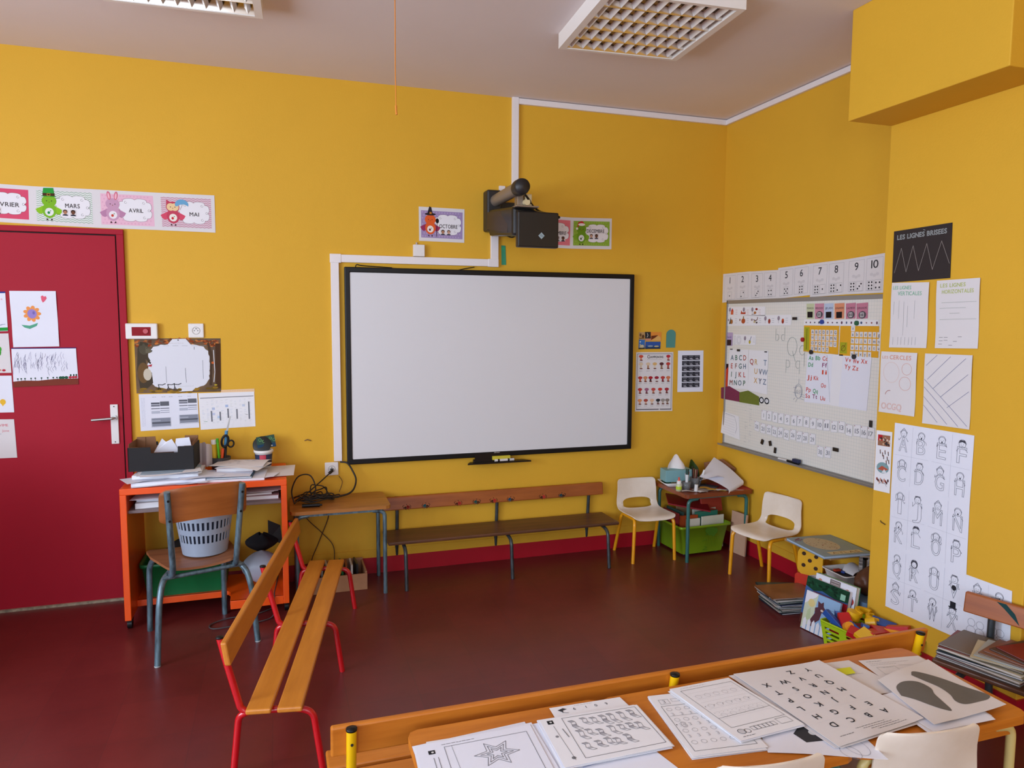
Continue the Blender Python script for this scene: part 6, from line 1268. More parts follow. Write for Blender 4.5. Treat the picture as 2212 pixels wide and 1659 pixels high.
c3 = copy_tree(ch); c3.scale = (1.06,)*3; c3.location = (1.17, -3.045, 0); c3.rotation_euler[2] = R(174); c3['label'] = 'ivory chair back at the bottom edge, tucked under the middle of the tables'
c4 = copy_tree(ch); c4.scale = (1.06,)*3; c4.location = (1.682, -3.06, 0); c4.rotation_euler[2] = R(172); c4['label'] = 'ivory chair back tucked under the right end of the tables'
for c in (c3, c4):
    for q in c.children:
        if q.name.startswith(('leg', 'cross')): q.data = q.data.copy(); q.data.materials[0] = CREAMT

# ---------------------------------------------------------------- corner table
ct = school_table('corner_table', 'small red brown corner table with green legs covered in pens and papers', 2.60, 3.135, -.465, -.015, .478, WREDT, TEAL, corner=.02, th=.026, ah=.012)
ZC = .4785
tbx = thing('tissue_box', 'turquoise tissue box with a white tissue standing up', 'tissue box', (2.70, -.16, ZC+.03), R(-8))
m = MB(); m.box(-.10, .10, -.055, .055, 0, .085); m.build('carton', mat('turquoise_carton', '#7AA9AE', .6), tbx, bevel=.003)
m = MB(); m.grid(lambda u, v: Vector(((u-.5)*.13*(1-.55*v**2), .02*math.sin(u*6)*(1-v)+.01*v, .083+.105*v*(1-.35*(2*u-1)**2))), 12, 8); m.build('tissue', mat('tissue_white', '#E9E0DC', .9), tbx, solid=.001)
tr = thing('white_tray', 'shallow white plastic tray under the tissue box', 'tray', (2.72, -.17, ZC), R(-8))
m = MB(); tubwall(m, [(rrect(.10, .055, .02), .003), (rrect(.135, .08, .02), .028), (rrect(.139, .084, .02), .028), (rrect(.104, .059, .02), .0)]); m.add([(x, y, .003) for x, y in rrect(.1, .055, .02)], [tuple(range(24))]); m.build('tray_body', PLA, tr)
m = MB(); m.grid(lambda u, v: Vector((2.615+.03*u, -.20+.1*v, ZC+.001+.03*math.sin(u*3+v*4)**2)), 6, 6); tag(m.build('green_cloth', mat('dark_green_cloth', '#1f4a2c', .9), solid=.003), 'dark green cloth by the tissue box on the corner table', 'cloth')
gl = thing('glue_bottle', 'small clear glue bottle with an orange tip on the corner table', 'glue bottle', (2.615, -.34, ZC))
m = MB(); m.lathe([(.0001, 0), (.02, 0), (.021, .035), (.017, .045), (.015, .05), (.0001, .05)], n=20); m.build('bottle', mat('pale_glue', '#C9CFA8', .3), gl)
m = MB(); m.lathe([(.0155, .0), (.0155, .022), (.0001, .022)], (0, 0, .05), 20); m.build('collar', PLA, gl)
m = MB(); m.lathe([(.007, 0), (.005, .022), (.0001, .026)], (0, 0, .072), 14); m.build('nozzle', mat('orange_red', '#E0452a', .4), gl)
m = MB(); m.lathe([(.0205, .012), (.0212, .034)], n=20); m.build('wrap', mat('lime_label', '#B8D030', .5), gl)
def gcup(x, y, r, h, lab):
    o = MB(); o.lathe([(.0001, 0), (r*.8, 0), (r, h), (r-.002, h), (r*.8-.002, .003), (.0001, .003)], (x, y, ZC), 24)
    return tag(o.build('clear_cup', mat('clear_plastic', '#e8ecee', .08, trans=.85, noise=0)), lab, 'cup')
gcup(2.68, -.33, .032, .06, 'clear cup of white and green markers on the corner table'); gcup(2.77, -.29, .036, .075, 'clear cup with brushes and scissors on the corner table')
def pen(x, y, z0, dx, dy, L_, r, c, lab, cap=None, nm='marker_pen'):
    a = Vector((x, y, ZC+z0)); b = a+Vector((dx, dy, L_)); m = MB(); m.tube([a, b], r, 10); o = m.build(nm, mat('pen_'+c, c, .35)); tag(o, lab, 'pen' if nm != 'brush' else 'brush')
    if cap: d = (b-a).normalized(); m = MB(); m.tube([b, b+d*.04], r*1.06, 10); m.build('cap', mat('pen_'+cap, cap, .35), o)
pen(2.675, -.34, .004, .006, .004, .105, .0105, '#D3D8DA', 'thick white marker with a dark green cap, standing up', '#0F3B33')
pen(2.69, -.325, .004, -.004, .006, .07, .008, '#D8DCE0', 'thin white marker beside the thick green capped one', '#b9c0c8')
pen(2.755, -.29, .004, -.006, 0, .15, .004, '#1a1618', 'tall black brush handle in the right hand cup', None, 'brush'); pen(2.765, -.28, .004, .008, .006, .13, .005, '#7a3a20', 'brown brush handle in the cup', None, 'brush')
pen(2.78, -.285, .004, .014, 0, .125, .0045, '#6E2a24', 'dark red pencil in the cup'); pen(2.795, -.30, .004, .03, -.004, .085, .0075, '#2a2a2c', 'slanting marker with a white cap in the cup', '#DCDCDA'); pen(2.785, -.27, .004, .012, .01, .12, .0035, '#C49a80', 'pale pink brush handle in the cup', None, 'brush')
pen(2.70, -.30, .004, .02, .004, .115, .0035, '#B8402a', 'thin red pencil leaning out of the marker cup')
pen(2.715, -.395, .0, .004, 0, .05, .0125, '#D9D9D8', 'short white glue stick standing in front of the cups', None, 'glue_stick')
m = MB(); m.grid(lambda u, v: Vector((2.84+.10*u, -.10+.03*math.sin(u*3), ZC+.01+.14*v*math.sin(math.pi*min(1, u*.9+.1))**.5+.01*math.sin(u*9+v*5))), 10, 8); tag(m.build('green_bag', mat('dark_green_foil', '#34501c', .5), solid=.003), 'dark green bag standing behind the large white sheets', 'bag')
m = MB(); m.cbox((2.80, -.13, ZC+.04), (.11, .05, .078)); tag(m.build('green_box', mat('sea_green_box', '#5E9A80', .6), bevel=.002), 'sea green box behind the brushes on the corner table', 'box')
m = MB(); m.add([(3.02, -.06, ZC), (3.13, -.2, ZC), (3.13, -.26, ZC+.11), (3.10, -.14, ZC+.16), (3.0, -.05, ZC+.12)], [(0, 1, 2, 3, 4)]); tag(m.build('brown_board', mat('brown_board', '#8C5A34', .7), solid=.006), 'brown board leaning in the wall corner behind the white sheets', 'board')
# big rolled sheet: rises to a ridge against the wall corner and curls under at the front
BIG = [(2.79, -.32, .562), (3.045, -.11, .648), (3.105, -.37, .532), (2.93, -.45, .497)]
def bigp(u, v):
    a = Vector(BIG[0]); b = Vector(BIG[1]); c = Vector(BIG[2]); d = Vector(BIG[3])
    p = (a*(1-u)+d*u)*(1-v)+(b*(1-u)+c*u)*v
    p.z += .012*math.sin(u*math.pi); return p
def roll_sheet():
    m = MB(); m.grid(bigp, 12, 12)
    def curl(u, v):
        e = bigp(1, v); t = u*math.pi*1.05; r = .022
        return e+Vector((.0, -.0-r*math.sin(t)*.9, -r*(1-math.cos(t))*.9))
    m.grid(curl, 10, 12); return m
tag(roll_sheet().build('large_sheet', PAPERB, solid=.001), 'large white folded sheet leaning into the corner on the table', 'paper sheet')
loose('paper_sheet', 2.90, -.28, ZC+.028, .21, .2, R(35), 'second white sheet with jagged corner under the large folded one', base=PAPERB, warp=lambda u, v: .06*v*(1-u)+.02*v)
for i, (x, y, w, h, r_, c, lab) in enumerate(((3.0, -.34, .26, .19, -12, '#D9B8A8', 'pale pink sheet under the large folded sheet'), (3.02, -.33, .27, .19, -16, '#A8302a', 'dark red folder edge under the folded sheet'), (2.88, -.38, .14, .08, -25, '#D8B23a', 'small yellow sheet at the table front'),
                                            (2.80, -.37, .16, .10, 20, '#9a8f88', 'greyish paper scrap left of the yellow sheet'), (2.75, -.42, .07, .04, 8, '#D8D4D2', 'round white scrap at the front edge of the corner table'), (2.665, -.39, .1, .03, -18, '#BDB4AE', 'narrow paper scrap below the glue bottle'), (2.90, -.43, .08, .03, -5, '#D9D6D2', 'white paper scrap hanging at the front edge'), (2.84, -.36, .12, .05, -35, '#E0A63a', 'orange yellow paper strip among the scraps'),
                                            (2.87, -.31, .1, .13, 40, '#4c4a52', 'dark grey sheet under the white sheets'))):
    loose('paper_scrap', x, y, ZC+.0012*(i+1), w, h, R(r_), lab, 'paper scrap', base=mat('scrap_'+c, c, .8), warp=lambda u, v: .003*math.sin(u*5))
# green toy box full of books under the corner table
gx = thing('green_storage_box', 'translucent lime green storage box of books under the corner table', 'storage box', (2.83, -.165, 0), R(2))
GP = mat('lime_translucent_plastic', '#7FA51C', .35, noise=.1, nscale=5)
m = MB(); tubwall(m, [(rrect(.165, .155, .02), .015), (rrect(.195, .178, .02), .205), (rrect(.212, .194, .025), .205), (rrect(.212, .194, .025), .222), (rrect(.206, .188, .02), .222), (rrect(.19, .173, .02), .205), (rrect(.16, .15, .02), .02)]); m.add([(x, y, .016) for x, y in rrect(.165, .155, .02)], [tuple(range(24))]); m.build('box_body', GP, gx)
for sx in (-1, 1):
    for sy in (-1, 1): m = MB(); m.cyl((0, 0, 0), .011, .014, 14, 0, Matrix.Translation((sx*.13-.007, sy*.12, .011)) @ Matrix.Rotation(R(90), 4, 'Y')); m.box(sx*.13-.01, sx*.13+.01, sy*.12-.008, sy*.12+.008, .012, .02); m.build('caster', mat('grey_wheel', '#77787a', .5), gx)
s = Sheet('T', (0, 0), (.3, 0), (.3, -.2), (0, -.2), shape=False, th=0); s.pl = lambda a, b, n: Vector((a-.15, -.158-.022*(b+.2)/.2-n-.0022, .21+b))
for x, y, r_ in ((.17, .03, .022), (.2, .022, .026), (.23, .04, .024), (.19, .052, .02), (.22, .062, .018)): s.disc(x, y, r_, '#4C7A1c', 1)
s.poly([(.15, .06), (.17, .05), (.165, .07)], '#4C7A1c', 1); s.line([(.13, .11), (.155, .1), (.165, .1)], .004, '#5C8A1c'); s.line([(.15, .15), (.175, .16), (.14, .175), (.18, .178)], .004, '#5C8A1c')
for k in range(7): s.line([(.16+.016*k, .08), (.158+.015*k, .16)], .0018, '#6C961c', 1)
s.end('printed_motif', None, None, parent=gx)
rn = random.Random(31)
bc = ['#B33a2a', '#2f7a5a', '#d8d4c8', '#3a6a9a', '#c9902a', '#6a3a5a', '#e0dcd0', '#2a4a3a', '#b8b0a0', '#8a2a2a']
for i, (x, y, w, d_, h, rz_, c, lab) in enumerate(((2.90, -.25, .19, .012, .262, 3, '#2C7A66', 'green illustrated book standing at the front of the green box'), (2.93, -.285, .19, .01, .236, 4, '#D8D6C4', 'pale book in front of the green illustrated one'), (2.75, -.26, .14, .016, .245, -2, '#A8451c', 'orange brown book at the front corner of the green box'), (2.77, -.285, .11, .012, .225, 1, '#D9D4C6', 'small white book before the orange brown one'),
                                            (2.70, -.16, .012, .2, .27, 4, '#2a4a44', 'dark teal book standing at the left side of the green box'), (2.68, -.14, .01, .2, .255, 2, '#9a3038', 'red spined book at the left wall of the green box'), (2.92, -.19, .2, .015, .265, 5, '#C9C4B4', 'cream book behind the green illustrated book'), (2.83, -.13, .2, .02, .28, -3, '#8a6a4a', 'brown book in the middle of the green box'))):
    slab('book', x, y, .03, w, d_, h, R(rz_), mat('bookc_'+c, c, .4), lab, 'book')
m = MB(); M = Matrix.Translation((2.80, -.16, .338)) @ Matrix.Rotation(R(-24), 4, 'Z') @ Matrix.Rotation(R(9), 4, 'Y') @ Matrix.Rotation(R(6), 4, 'X'); m.box(-.15, .15, -.11, .11, -.004, .006, 0, M); tag(m.build('book', mat('dark_red_cover', '#8E1620', .4), bevel=.002), 'flat dark red album lying across the books in the green box', 'book')
m = MB(); M = Matrix.Translation((2.99, -.17, .36)) @ Matrix.Rotation(R(8), 4, 'Z') @ Matrix.Rotation(R(-12), 4, 'X'); m.box(-.1, .09, -.006, .006, -.1, .075, 0, M); o = m.build('book', mat('red_cover', '#A3352c', .4), bevel=.002); tag(o, 'red illustrated book standing highest at the back of the green box', 'book')
m = MB(); M = Matrix.Translation((3.085, -.38, .148)) @ Matrix.Rotation(R(97), 4, 'Z') @ Matrix.Rotation(R(3), 4, 'X'); m.box(-.075, .075, -.006, .006, -.148, .148, 0, M); tag(m.build('wooden_board', mat('pale_board', '#C9A083', .7, noise=.1)), 'pale wooden board leaning between the green box and the wall', 'board')
# ---------------------------------------------------------------- the heap in the alcove: stool, atlas, trays, bag
stl = thing('low_stool', 'low stool with yellow legs hidden under the blue atlas', 'stool', (0, 0, 0))
m = MB(); m.box(2.87, 3.12, -1.5, -1.12, .335, .35); m.build('seat', mat('stool_seat', '#B78B54', .5), stl, bevel=.004)
for a, b in (((2.99, -1.14, .335), (3.125, -1.0, 0)), ((3.115, -1.47, .335), (3.125, -1.6, 0)), ((3.1, -1.2, .335), (3.13, -1.16, 0))):
    m = MB(); m.tube([a, b], .011, 12); m.build('leg', YELT, stl)
m = MB(); m.box(3.05, 3.062, -1.56, -1.545, .24, .35); m.box(3.05, 3.13, -1.56, -1.545, .34, .352); m.build('black_bracket', BLKM, stl)
at = thing('atlas_book', 'large pale blue picture atlas lying flat on top of the low stool', 'book', (2.985, -1.352, .353), R(-5))
m = MB(); m.box(-.155, .155, -.175, .175, 0, .003); m.box(-.155, .155, -.175, .175, .013, .016); m.box(.15, .155, -.175, .175, 0, .016); m.build('cover', mat('atlas_blue', '#7E96A2', .45, noise=.12, nscale=7), at, bevel=.001)
m = MB(); m.box(-.15, .149, -.171, .171, .003, .013); m.build('pages', mat('page_blue_white', '#AFC0D4', .7), at)
s = Sheet('T', (-.155, .175), (.155, .175), (.155, -.175), (-.155, -.175), shape=False, th=.0163)
s.disc(.13, .15, .09, '#BBAE90', 1, .115, n=24); rn = random.Random(17)
for k in range(46):
    a = rn.uniform(0, 6.28); r_ = rn.random()**.5; s.disc(.13+.08*r_*math.cos(a), .15+.1*r_*math.sin(a), rn.uniform(.002, .005), rn.choice(['#6a4a3a', '#8a6a4a', '#4a5a5a', '#a0503a']), 2, .0025, n=6)
for k in range(10): s.disc(.04+rn.uniform(-.02, .03), .05+rn.uniform(-.02, .03), .008, '#8a3a4a', 2, .005, n=6)
s.poly([(.06, .29), (.27, .285), (.27, .33), (.06, .335)], '#C6B78C', 1); s.text('ATLAS', .165, .324, .026, '#8a6a40', 2, 'c', fit=.17)
s.end('cover_picture', None, None, parent=at)
dp_ = thing('yellow_dot_panel', 'yellow rounded plastic panel with five dark holes below the atlas', 'panel', (2.962, -1.245, .158), R(-58))
m = MB(); m.prism([(x, y+.08) for x, y in rrect(.072, .088, .05, 6)], -.012, .012, lambda x, y, h: Vector((x, h, y))); m.build('panel', mat('yellow_toy_plastic', '#E0A60C', .35), dp_, bevel=.003)
m = MB()
for x, y in ((-.036, .125), (.034, .118), (-.001, .088), (-.036, .055), (.034, .048)): m.cyl((0, 0, 0), .0115, .002, 16, 0, Matrix.Translation((x, -.0125, y)) @ Matrix.Rotation(R(90), 4, 'X'))
m.build('hole', mat('hole_brown', '#3a1c08', .8), dp_)
m = MB(); m.prism([(x, y+.08) for x, y in rrect(.10, .08, .02, 4)], -.014, .014, lambda x, y, h: Vector((x, h, y)))
o = m.build('red_dot_panel', mat('red_toy_plastic', '#C9321c', .35), bevel=.003); o.location = (2.965, -1.262, -.002); o.rotation_euler[2] = R(-64); tag(o, 'orange red plastic panel standing under the yellow one with holes', 'panel')
slab('cardboard_box', 3.01, -1.44, .0, .16, .21, .17, R(3), CARDP, 'plain cardboard box carrying the white sheets in the alcove', 'box')
for i in range(3): loose('paper_sheet', 3.015, -1.42-.006*i, .1715+.003*i, .21, .25, R(-4+5*i), 'white sheet on the box below the white tray', group='sheets below the white tray', base=PAPERB, warp=lambda u, v: .002+.006*(1-u)*v)
wt = thing('white_tub', 'white plastic tub of small toys on the sheets under the atlas', 'tub', (3.02, -1.455, .186), R(-3))
m = MB(); tubwall(m, [(rrect(.06, .075, .02), .0), (rrect(.078, .092, .02), .06), (rrect(.086, .1, .022), .06), (rrect(.086, .1, .022), .064), (rrect(.078, .092, .02), .064), (rrect(.058, .073, .02), .003)]); m.add([(x, y, .003) for x, y in rrect(.06, .075, .02)], [tuple(range(24))]); m.build('tub_body', PLA, wt)
m = MB(); m.lathe([(.0001, .03), (.055, .03), (.06, .05), (.0001, .052)], n=14); m.build('contents', mat('dark_toys', '#1e1a20', .6), wt)
for i, (x, y, c) in enumerate(((-.03, .03, '#B8402a'), (-.01, .0, '#203a80'), (.02, -.03, '#7a2420'))): slab('toy_brick', 3.02+x, -1.455+y, .239, .04, .02, .012, R(30*i), mat('toy_'+c, c, .35), ('small red toy in the white tub', 'small blue toy in the white tub', 'small dark red toy in the white tub')[i], 'toy')
m = MB(); m.grid(lambda u, v: Vector((3.06+.055*math.cos(math.pi*u), -1.45-.08*v, .245+.045*math.sin(math.pi*u)*(1-.5*v))), 14, 6); tag(m.build('curved_cover', mat('white_lid', '#C8C6C8', .25), solid=.002), 'whitish curved lid standing in the white tub', 'cover')
slab('striped_board', 3.085, -1.555, .27, .1, .02, .085, R(-30), mat('striped_print', '#C9C2BC', .5, hex2='#3a2c28', nscale=2.5, stretch=(2, 2, 30)), 'brown and white striped book edge right of the white tub', 'book')
m = MB(); rn = random.Random(5)
m.grid(lambda u, v: Vector((3.0+.085*math.sin(math.pi*min(.98, v*.85+.15))**.7*math.cos(6.283*u)*(1+.09*math.sin(u*25.13+v*9)+.05*math.sin(u*56.5-v*14)), -1.655+.07*math.sin(math.pi*min(.98, v*.85+.15))**.7*math.sin(6.283*u)*(1+.12*math.cos(u*18.85+v*6)), .193+.15*v)), 30, 14)
tag(m.build('brown_bag', mat('brown_leatherette', '#5A3420', .45, noise=.35, nscale=14)), 'crumpled brown bag against the pillar edge in the alcove', 'bag')
slab('blue_folder', 2.965, -1.663, .166, .21, .18, .026, R(8), mat('slate_blue', '#5E7A98', .5), 'slate blue folder under the brown bag', 'folder')
slab('orange_box', 2.955, -1.668, .0, .22, .19, .165, R(4), mat('orange_brown_card', '#A8481c', .6), 'orange brown flat box on the floor under the blue folder', 'box', bevel=.004)

# stack of magazines on the floor
rn = random.Random(77); zc = .0005; cols = ['#1e2c38', '#c9c4b8', '#54605c', '#b8aca0', '#2e4a4a', '#8a3a34', '#d2cec6', '#2a3a5a', '#9a9a90', '#39554c', '#c0bab0', '#20444a']
for i, c in enumerate(cols):
    h = rn.uniform(.006, .009); dx = (i/12)*.03*(-1)
    slab('magazine', 2.815+dx+rn.uniform(-.01, .01), -1.265+rn.uniform(-.012, .012), zc, .27, .24, h, R(-12+rn.uniform(-9, 9)), mat('mag2_'+c, c, .35), 'magazine inside the floor stack beside the leaning books' if i < 11 else 'dark teal magazine just under the topmost brown cover', 'magazine', 'magazines in the floor stack' if i < 11 else None, pages=PAPER); zc += h+.0004
slab('picture_book', 2.77, -1.28, zc, .29, .215, .006, R(-9), mat('brown_photo_cover', '#9A6238', .35, hex2='#7c4a2c', nscale=6), 'brown sandy covered book topmost on the floor stack', 'book', pages=PAPER)

# leaning picture books
def lean_book(name, x, y, w, h, th, lean, rz, coverm, label, draw, z=.004):
    """cover faces -x; w runs along -y seen from the room"""
    t = thing(name, label, 'book', (x, y, z), rz); A = math.radians(lean)
    f = lambda a, b, n: Vector((b*math.sin(A)-n*math.cos(A), -a, b*math.cos(A)+n*math.sin(A)))
    m = MB()
    def bb(a0, a1, b0, b1, n0, n1, mi=0):
        vs = [f(a, b, n) for n in (n0, n1) for b in (b0, b1) for a in (a0, a1)]; m.add(vs, [(0, 2, 3, 1), (4, 5, 7, 6), (0, 1, 5, 4), (2, 6, 7, 3), (0, 4, 6, 2), (1, 3, 7, 5)], mi)
    bb(0, w, 0, h, -.002, 0); bb(0, w, 0, h, -th, -th+.002); bb(0, .003, 0, h, -th, 0); m.build('cover', coverm, t)
    m = MB(); bb(.003, w-.003, .003, h-.003, -th+.002, -.002); m.build('pages', PAPER, t)
    s = Sheet('T', (0, h), (w, h), (w, 0), (0, 0), shape=False, th=.0004); s.pl = f; draw(s); s.end('cover_print', None, None, parent=t); return t
def d1(s):
    w, h = s.w, s.h; s.rect(0, 0, w, h, '#8FB2D6', 0); s.poly([(0, 0), (w*.36, 0), (w*.3, h*.75), (0, h)], '#C9D2B8', 1); s.poly([(0, 0), (w*.36, 0), (w*.3, h*.1), (0, h*.35)], '#E4E4EA', 2)
    s.disc(w*.2, h*.28, w*.1, '#DCCB8A', 3); s.poly([(w*.12, h*.5), (w*.2, h*.4), (w*.24, h*.7), (w*.1, h*.75)], '#B9C9A0', 3)
    s.poly([(a*w-.1*w, b*h) for a, b in ((.48, .16), (.57, .2), (.64, .14), (.66, .26), (.78, .36), (.74, .44), (.63, .42), (.6, .62), (.52, .7), (.4, .86), (.28, .86), (.36, .66), (.44, .5), (.42, .36), (.5, .32))], '#5A3640', 3)
    s.disc(w*.53, h*.37, .009, '#D8C8B8', 4, .006)
    for k in range(5): x = w*(.05+.13*k); s.poly([(x, h), (x, h*.76), (x+w*.05, h*.68), (x+w*.1, h*.76), (x+w*.1, h)], '#E2E4EA', 4)
    s.text('Le loup', w*.97, h*.4, .013, '#E8EAF0', 4, 'r', fit=w*.27); s.text("lautre", w*.97, h*.54, .013, '#E8EAF0', 4, 'r', fit=w*.25); s.scrawl(w*.64, h*.27, w*.3, '#3a4a6a', .0018)
def d2(s):
    w, h = s.w, s.h; s.rect(0, 0, w, h, '#3F5F96', 0); s.poly([(0, 0), (w, 0), (w, h*.24), (w*.7, h*.26), (w*.4, h*.2), (w*.2, h*.26), (0, h*.2)], '#17402a', 1); rn = random.Random(3)
    for k in range(24): s.disc(rn.uniform(.01, w-.01), rn.uniform(.005, h*.2), .014, rn.choice(['#123421', '#1d5034', '#0e2a1b']), 2, .006, rot=rn.uniform(-1, 1), n=8)
    s.rect(w*.2, h*.27, w, h*.56, '#C01F30', 2); s.rect(w*.24, h*.3, w*.55, h*.35, '#E4B8BC', 3); s.poly([(w*.3, h*.6), (w*.6, h*.38), (w, h*.45), (w, h)], '#D9DAD8', 3); s.rect(w*.55, h*.5, w*.97, h*.54, '#A81c28', 4)
    s.rect(w*.82, h*.1, w*.93, h*.22, '#8FBFA8', 4); s.rect(0, h*.8, w*.3, h, '#5a2c24', 2)
def d3(s):
    w, h = s.w, s.h; s.rect(0, 0, w, h, '#DADDE6', 0); s.rect(w*.36, .004, w*.62, .05, '#7a6e6c', 1)
    for k in range(3): s.line([(w*.39, .013+k*.013), (w*.59, .013+k*.013)], .003, '#BDB4B4', 2)
    s.disc(w*.12, .035, .013, '#C08468', 2); s.disc(w*.12, .05, .016, '#9a4a40', 1); s.poly([(w*.2, .08), (w*.25, .04), (w*.3, .08)], '#26304a', 2); s.disc(w*.8, .04, .014, '#B87860', 2); s.disc(w*.9, .08, .02, '#A83c30', 1); s.disc(w*.7, .06, .012, '#4a5a44', 2)
lean_book('picture_book', 2.745, -1.50, .255, .275, .03, 9, R(8), mat('green_spine', '#2f7a45', .4), 'white covered book with a green spine, rearmost of the leaning books', d3)
lean_book('picture_book', 2.70, -1.475, .27, .255, .03, 12, R(8), mat('dark_blue_cover', '#2b4470', .4), 'dark blue book with a green leaf border leaning in the middle', d2)
lean_book('picture_book', 2.652, -1.54, .215, .205, .012, 12, R(8), mat('light_blue_cover', '#7fa4c8', .4), 'light blue picture book with a brown wolf, foremost of the leaning books', d1)

# lime basket with wooden toy blocks
lk = thing('lime_basket', 'lime green slotted plastic basket full of toy blocks by the pillar', 'basket', (2.712, -1.952, 0), R(8))
LIME = mat('lime_plastic', '#A8C81C', .35)
def wallpanel(a, b, z0, z1, fl):
    m = MB(); a0, a1 = Vector(a), Vector(b); NX, NZ = 18, 13
    def f(u, v): p = a0.lerp(a1, u); k = 1-.13*(1-v); return Vector((p.x*k, p.y*k, z0+(z1-z0)*v))
    m.grid(f, NX, NZ, skip=lambda i, j: (i % 6 in (1, 2, 3, 4)) and j % 2 == 0 and 1 < j < 11 or (i % 6 == 1 and j % 2 == 1 and False)); m.build('basket_side', LIME, lk, solid=.003)
for a, b in (((-.125, .185, 0), (-.125, -.2, 0)), ((-.125, -.2, 0), (.14, -.2, 0)), ((.14, -.2, 0), (.14, .185, 0)), ((.14, .185, 0), (-.125, .185, 0))): wallpanel(a, b, .003, .155, 0)
m = MB(); m.box(-.105, .118, -.17, .158, .002, .006); m.build('bottom', LIME, lk)
m = MB(); m.tube([(x+.0075, y-.0075, .156) for x, y in rrect(.1335, .194, .012)], .005, 8, closed=True); m.build('rim', LIME, lk)
BC = {'red': mat('block_red', '#C01820', .35, noise=.08), 'blue': mat('block_blue', '#1E4E9C', .35, noise=.08), 'yellow': mat('block_yellow', '#E8B416', .35, noise=.06), 'orange': mat('block_orange', '#E8981c', .35)}
def block(kind, x, y, z, sz, rot, c, label):
    m = MB(); M = Matrix.Translation((x, y, z)) @ Matrix.Rotation(R(rot[2]), 4, 'Z') @ Matrix.Rotation(R(rot[1]), 4, 'Y') @ Matrix.Rotation(R(rot[0]), 4, 'X')
    if kind == 'box': m.cbox((0, 0, 0), sz, M)
    elif kind == 'cyl': m.cyl((0, 0, -sz[2]/2), sz[0]/2, sz[2], 24, 0, M)
    elif kind == 'arch':
        n = 14; o_, i_ = sz[0]/2, sz[0]/2*.62; poly = [(o_*math.cos(math.pi*k/n), o_*math.sin(math.pi*k/n)) for k in range(n+1)]+[(i_*math.cos(math.pi*k/n), i_*math.sin(math.pi*k/n)) for k in range(n, -1, -1)]
        m.prism(poly, -sz[2]/2, sz[2]/2, lambda a, b, h: M @ Vector((a, b, h)))
    elif kind == 'tri': m.prism([(-sz[0]/2, -sz[1]/2), (sz[0]/2, -sz[1]/2), (0, sz[1]/2)], -sz[2]/2, sz[2]/2, lambda a, b, h: M @ Vector((a, b, h)))
    tag(m.build('toy_block', BC[c], bevel=.003), label, 'toy block', 'toy blocks in the lime basket')
block('box', 2.60, -1.835, .168, (.03, .12, .03), (28, 10, 12), 'blue', 'long blue block standing up at the book side of the lime basket')
block('box', 2.635, -1.88, .165, (.055, .11, .045), (24, -8, -28), 'red', 'big red block next to the long blue one')
block('cyl', 2.70, -1.855, .192, (.065, .065, .04), (8, 10, 0), 'yellow', 'round yellow block highest in the heap')
block('arch', 2.775, -1.86, .188, (.11, .11, .028), (12, 6, 20), 'yellow', 'curved yellow arch block at the pillar side')
block('arch', 2.80, -1.90, .180, (.10, .10, .02), (6, 4, 60), 'yellow', 'second yellow arch partly under the curved one')
block('cyl', 2.735, -1.935, .178, (.05, .05, .045), (70, 0, 40), 'yellow', 'yellow cylinder lying on its side below the arch')
block('tri', 2.66, -1.80, .17, (.05, .05, .03), (80, 0, 30), 'blue', 'small blue wedge behind the red block')
block('box', 2.628, -1.95, .176, (.028, .075, .02), (20, 30, 14), 'blue', 'short blue block leaning in the middle of the heap')
block('box', 2.668, -1.965, .184, (.03, .07, .02), (-16, 14, -40), 'blue', 'slanting blue block pointing to the cylinder')
block('cyl', 2.60, -1.93, .176, (.045, .045, .03), (60, 0, -20), 'orange', 'small orange round block beside the blue one')
block('box', 2.795, -1.95, .168, (.06, .11, .03), (10, -12, 35), 'blue', 'flat blue block at the pillar side of the heap')
block('box', 2.67, -2.02, .168, (.10, .05, .035), (5, 8, 12), 'red', 'red block in the middle of the front row')
block('box', 2.73, -2.0, .165, (.09, .055, .03), (10, 12, -8), 'red', 'red block under the flat blue one')
block('box', 2.60, -1.985, .162, (.06, .08, .03), (14, -12, 30), 'red', 'red block at the room side of the heap')
block('box', 2.60, -2.035, .175, (.075, .07, .022), (22, -14, 10), 'yellow', 'square yellow block at the front of the heap')
block('box', 2.80, -2.035, .182, (.05, .10, .03), (-14, 8, 30), 'red', 'red block sticking up at the pillar end of the heap')
block('box', 2.765, -2.03, .172, (.016, .09, .02), (-8, 0, 18), 'orange', 'thin orange block beside the red one at the pillar end')
block('box', 2.77, -2.065, .165, (.05, .04, .02), (0, 6, 30), 'yellow', 'small flat yellow block at the pillar end of the basket')
block('box', 2.65, -1.86, .12, (.08, .12, .06), (4, 6, 10), 'red', 'large red block deep in the basket at the room side')
block('box', 2.70, -1.92, .11, (.10, .16, .07), (0, 5, -12), 'red', 'large red block deep in the basket centre')
block('box', 2.78, -1.96, .11, (.07, .14, .07), (3, 0, 14), 'blue', 'large blue block deep in the basket at the pillar side')
block('box', 2.65, -2.05, .10, (.13, .06, .06), (2, 3, 8), 'blue', 'large blue block deep in the basket front')

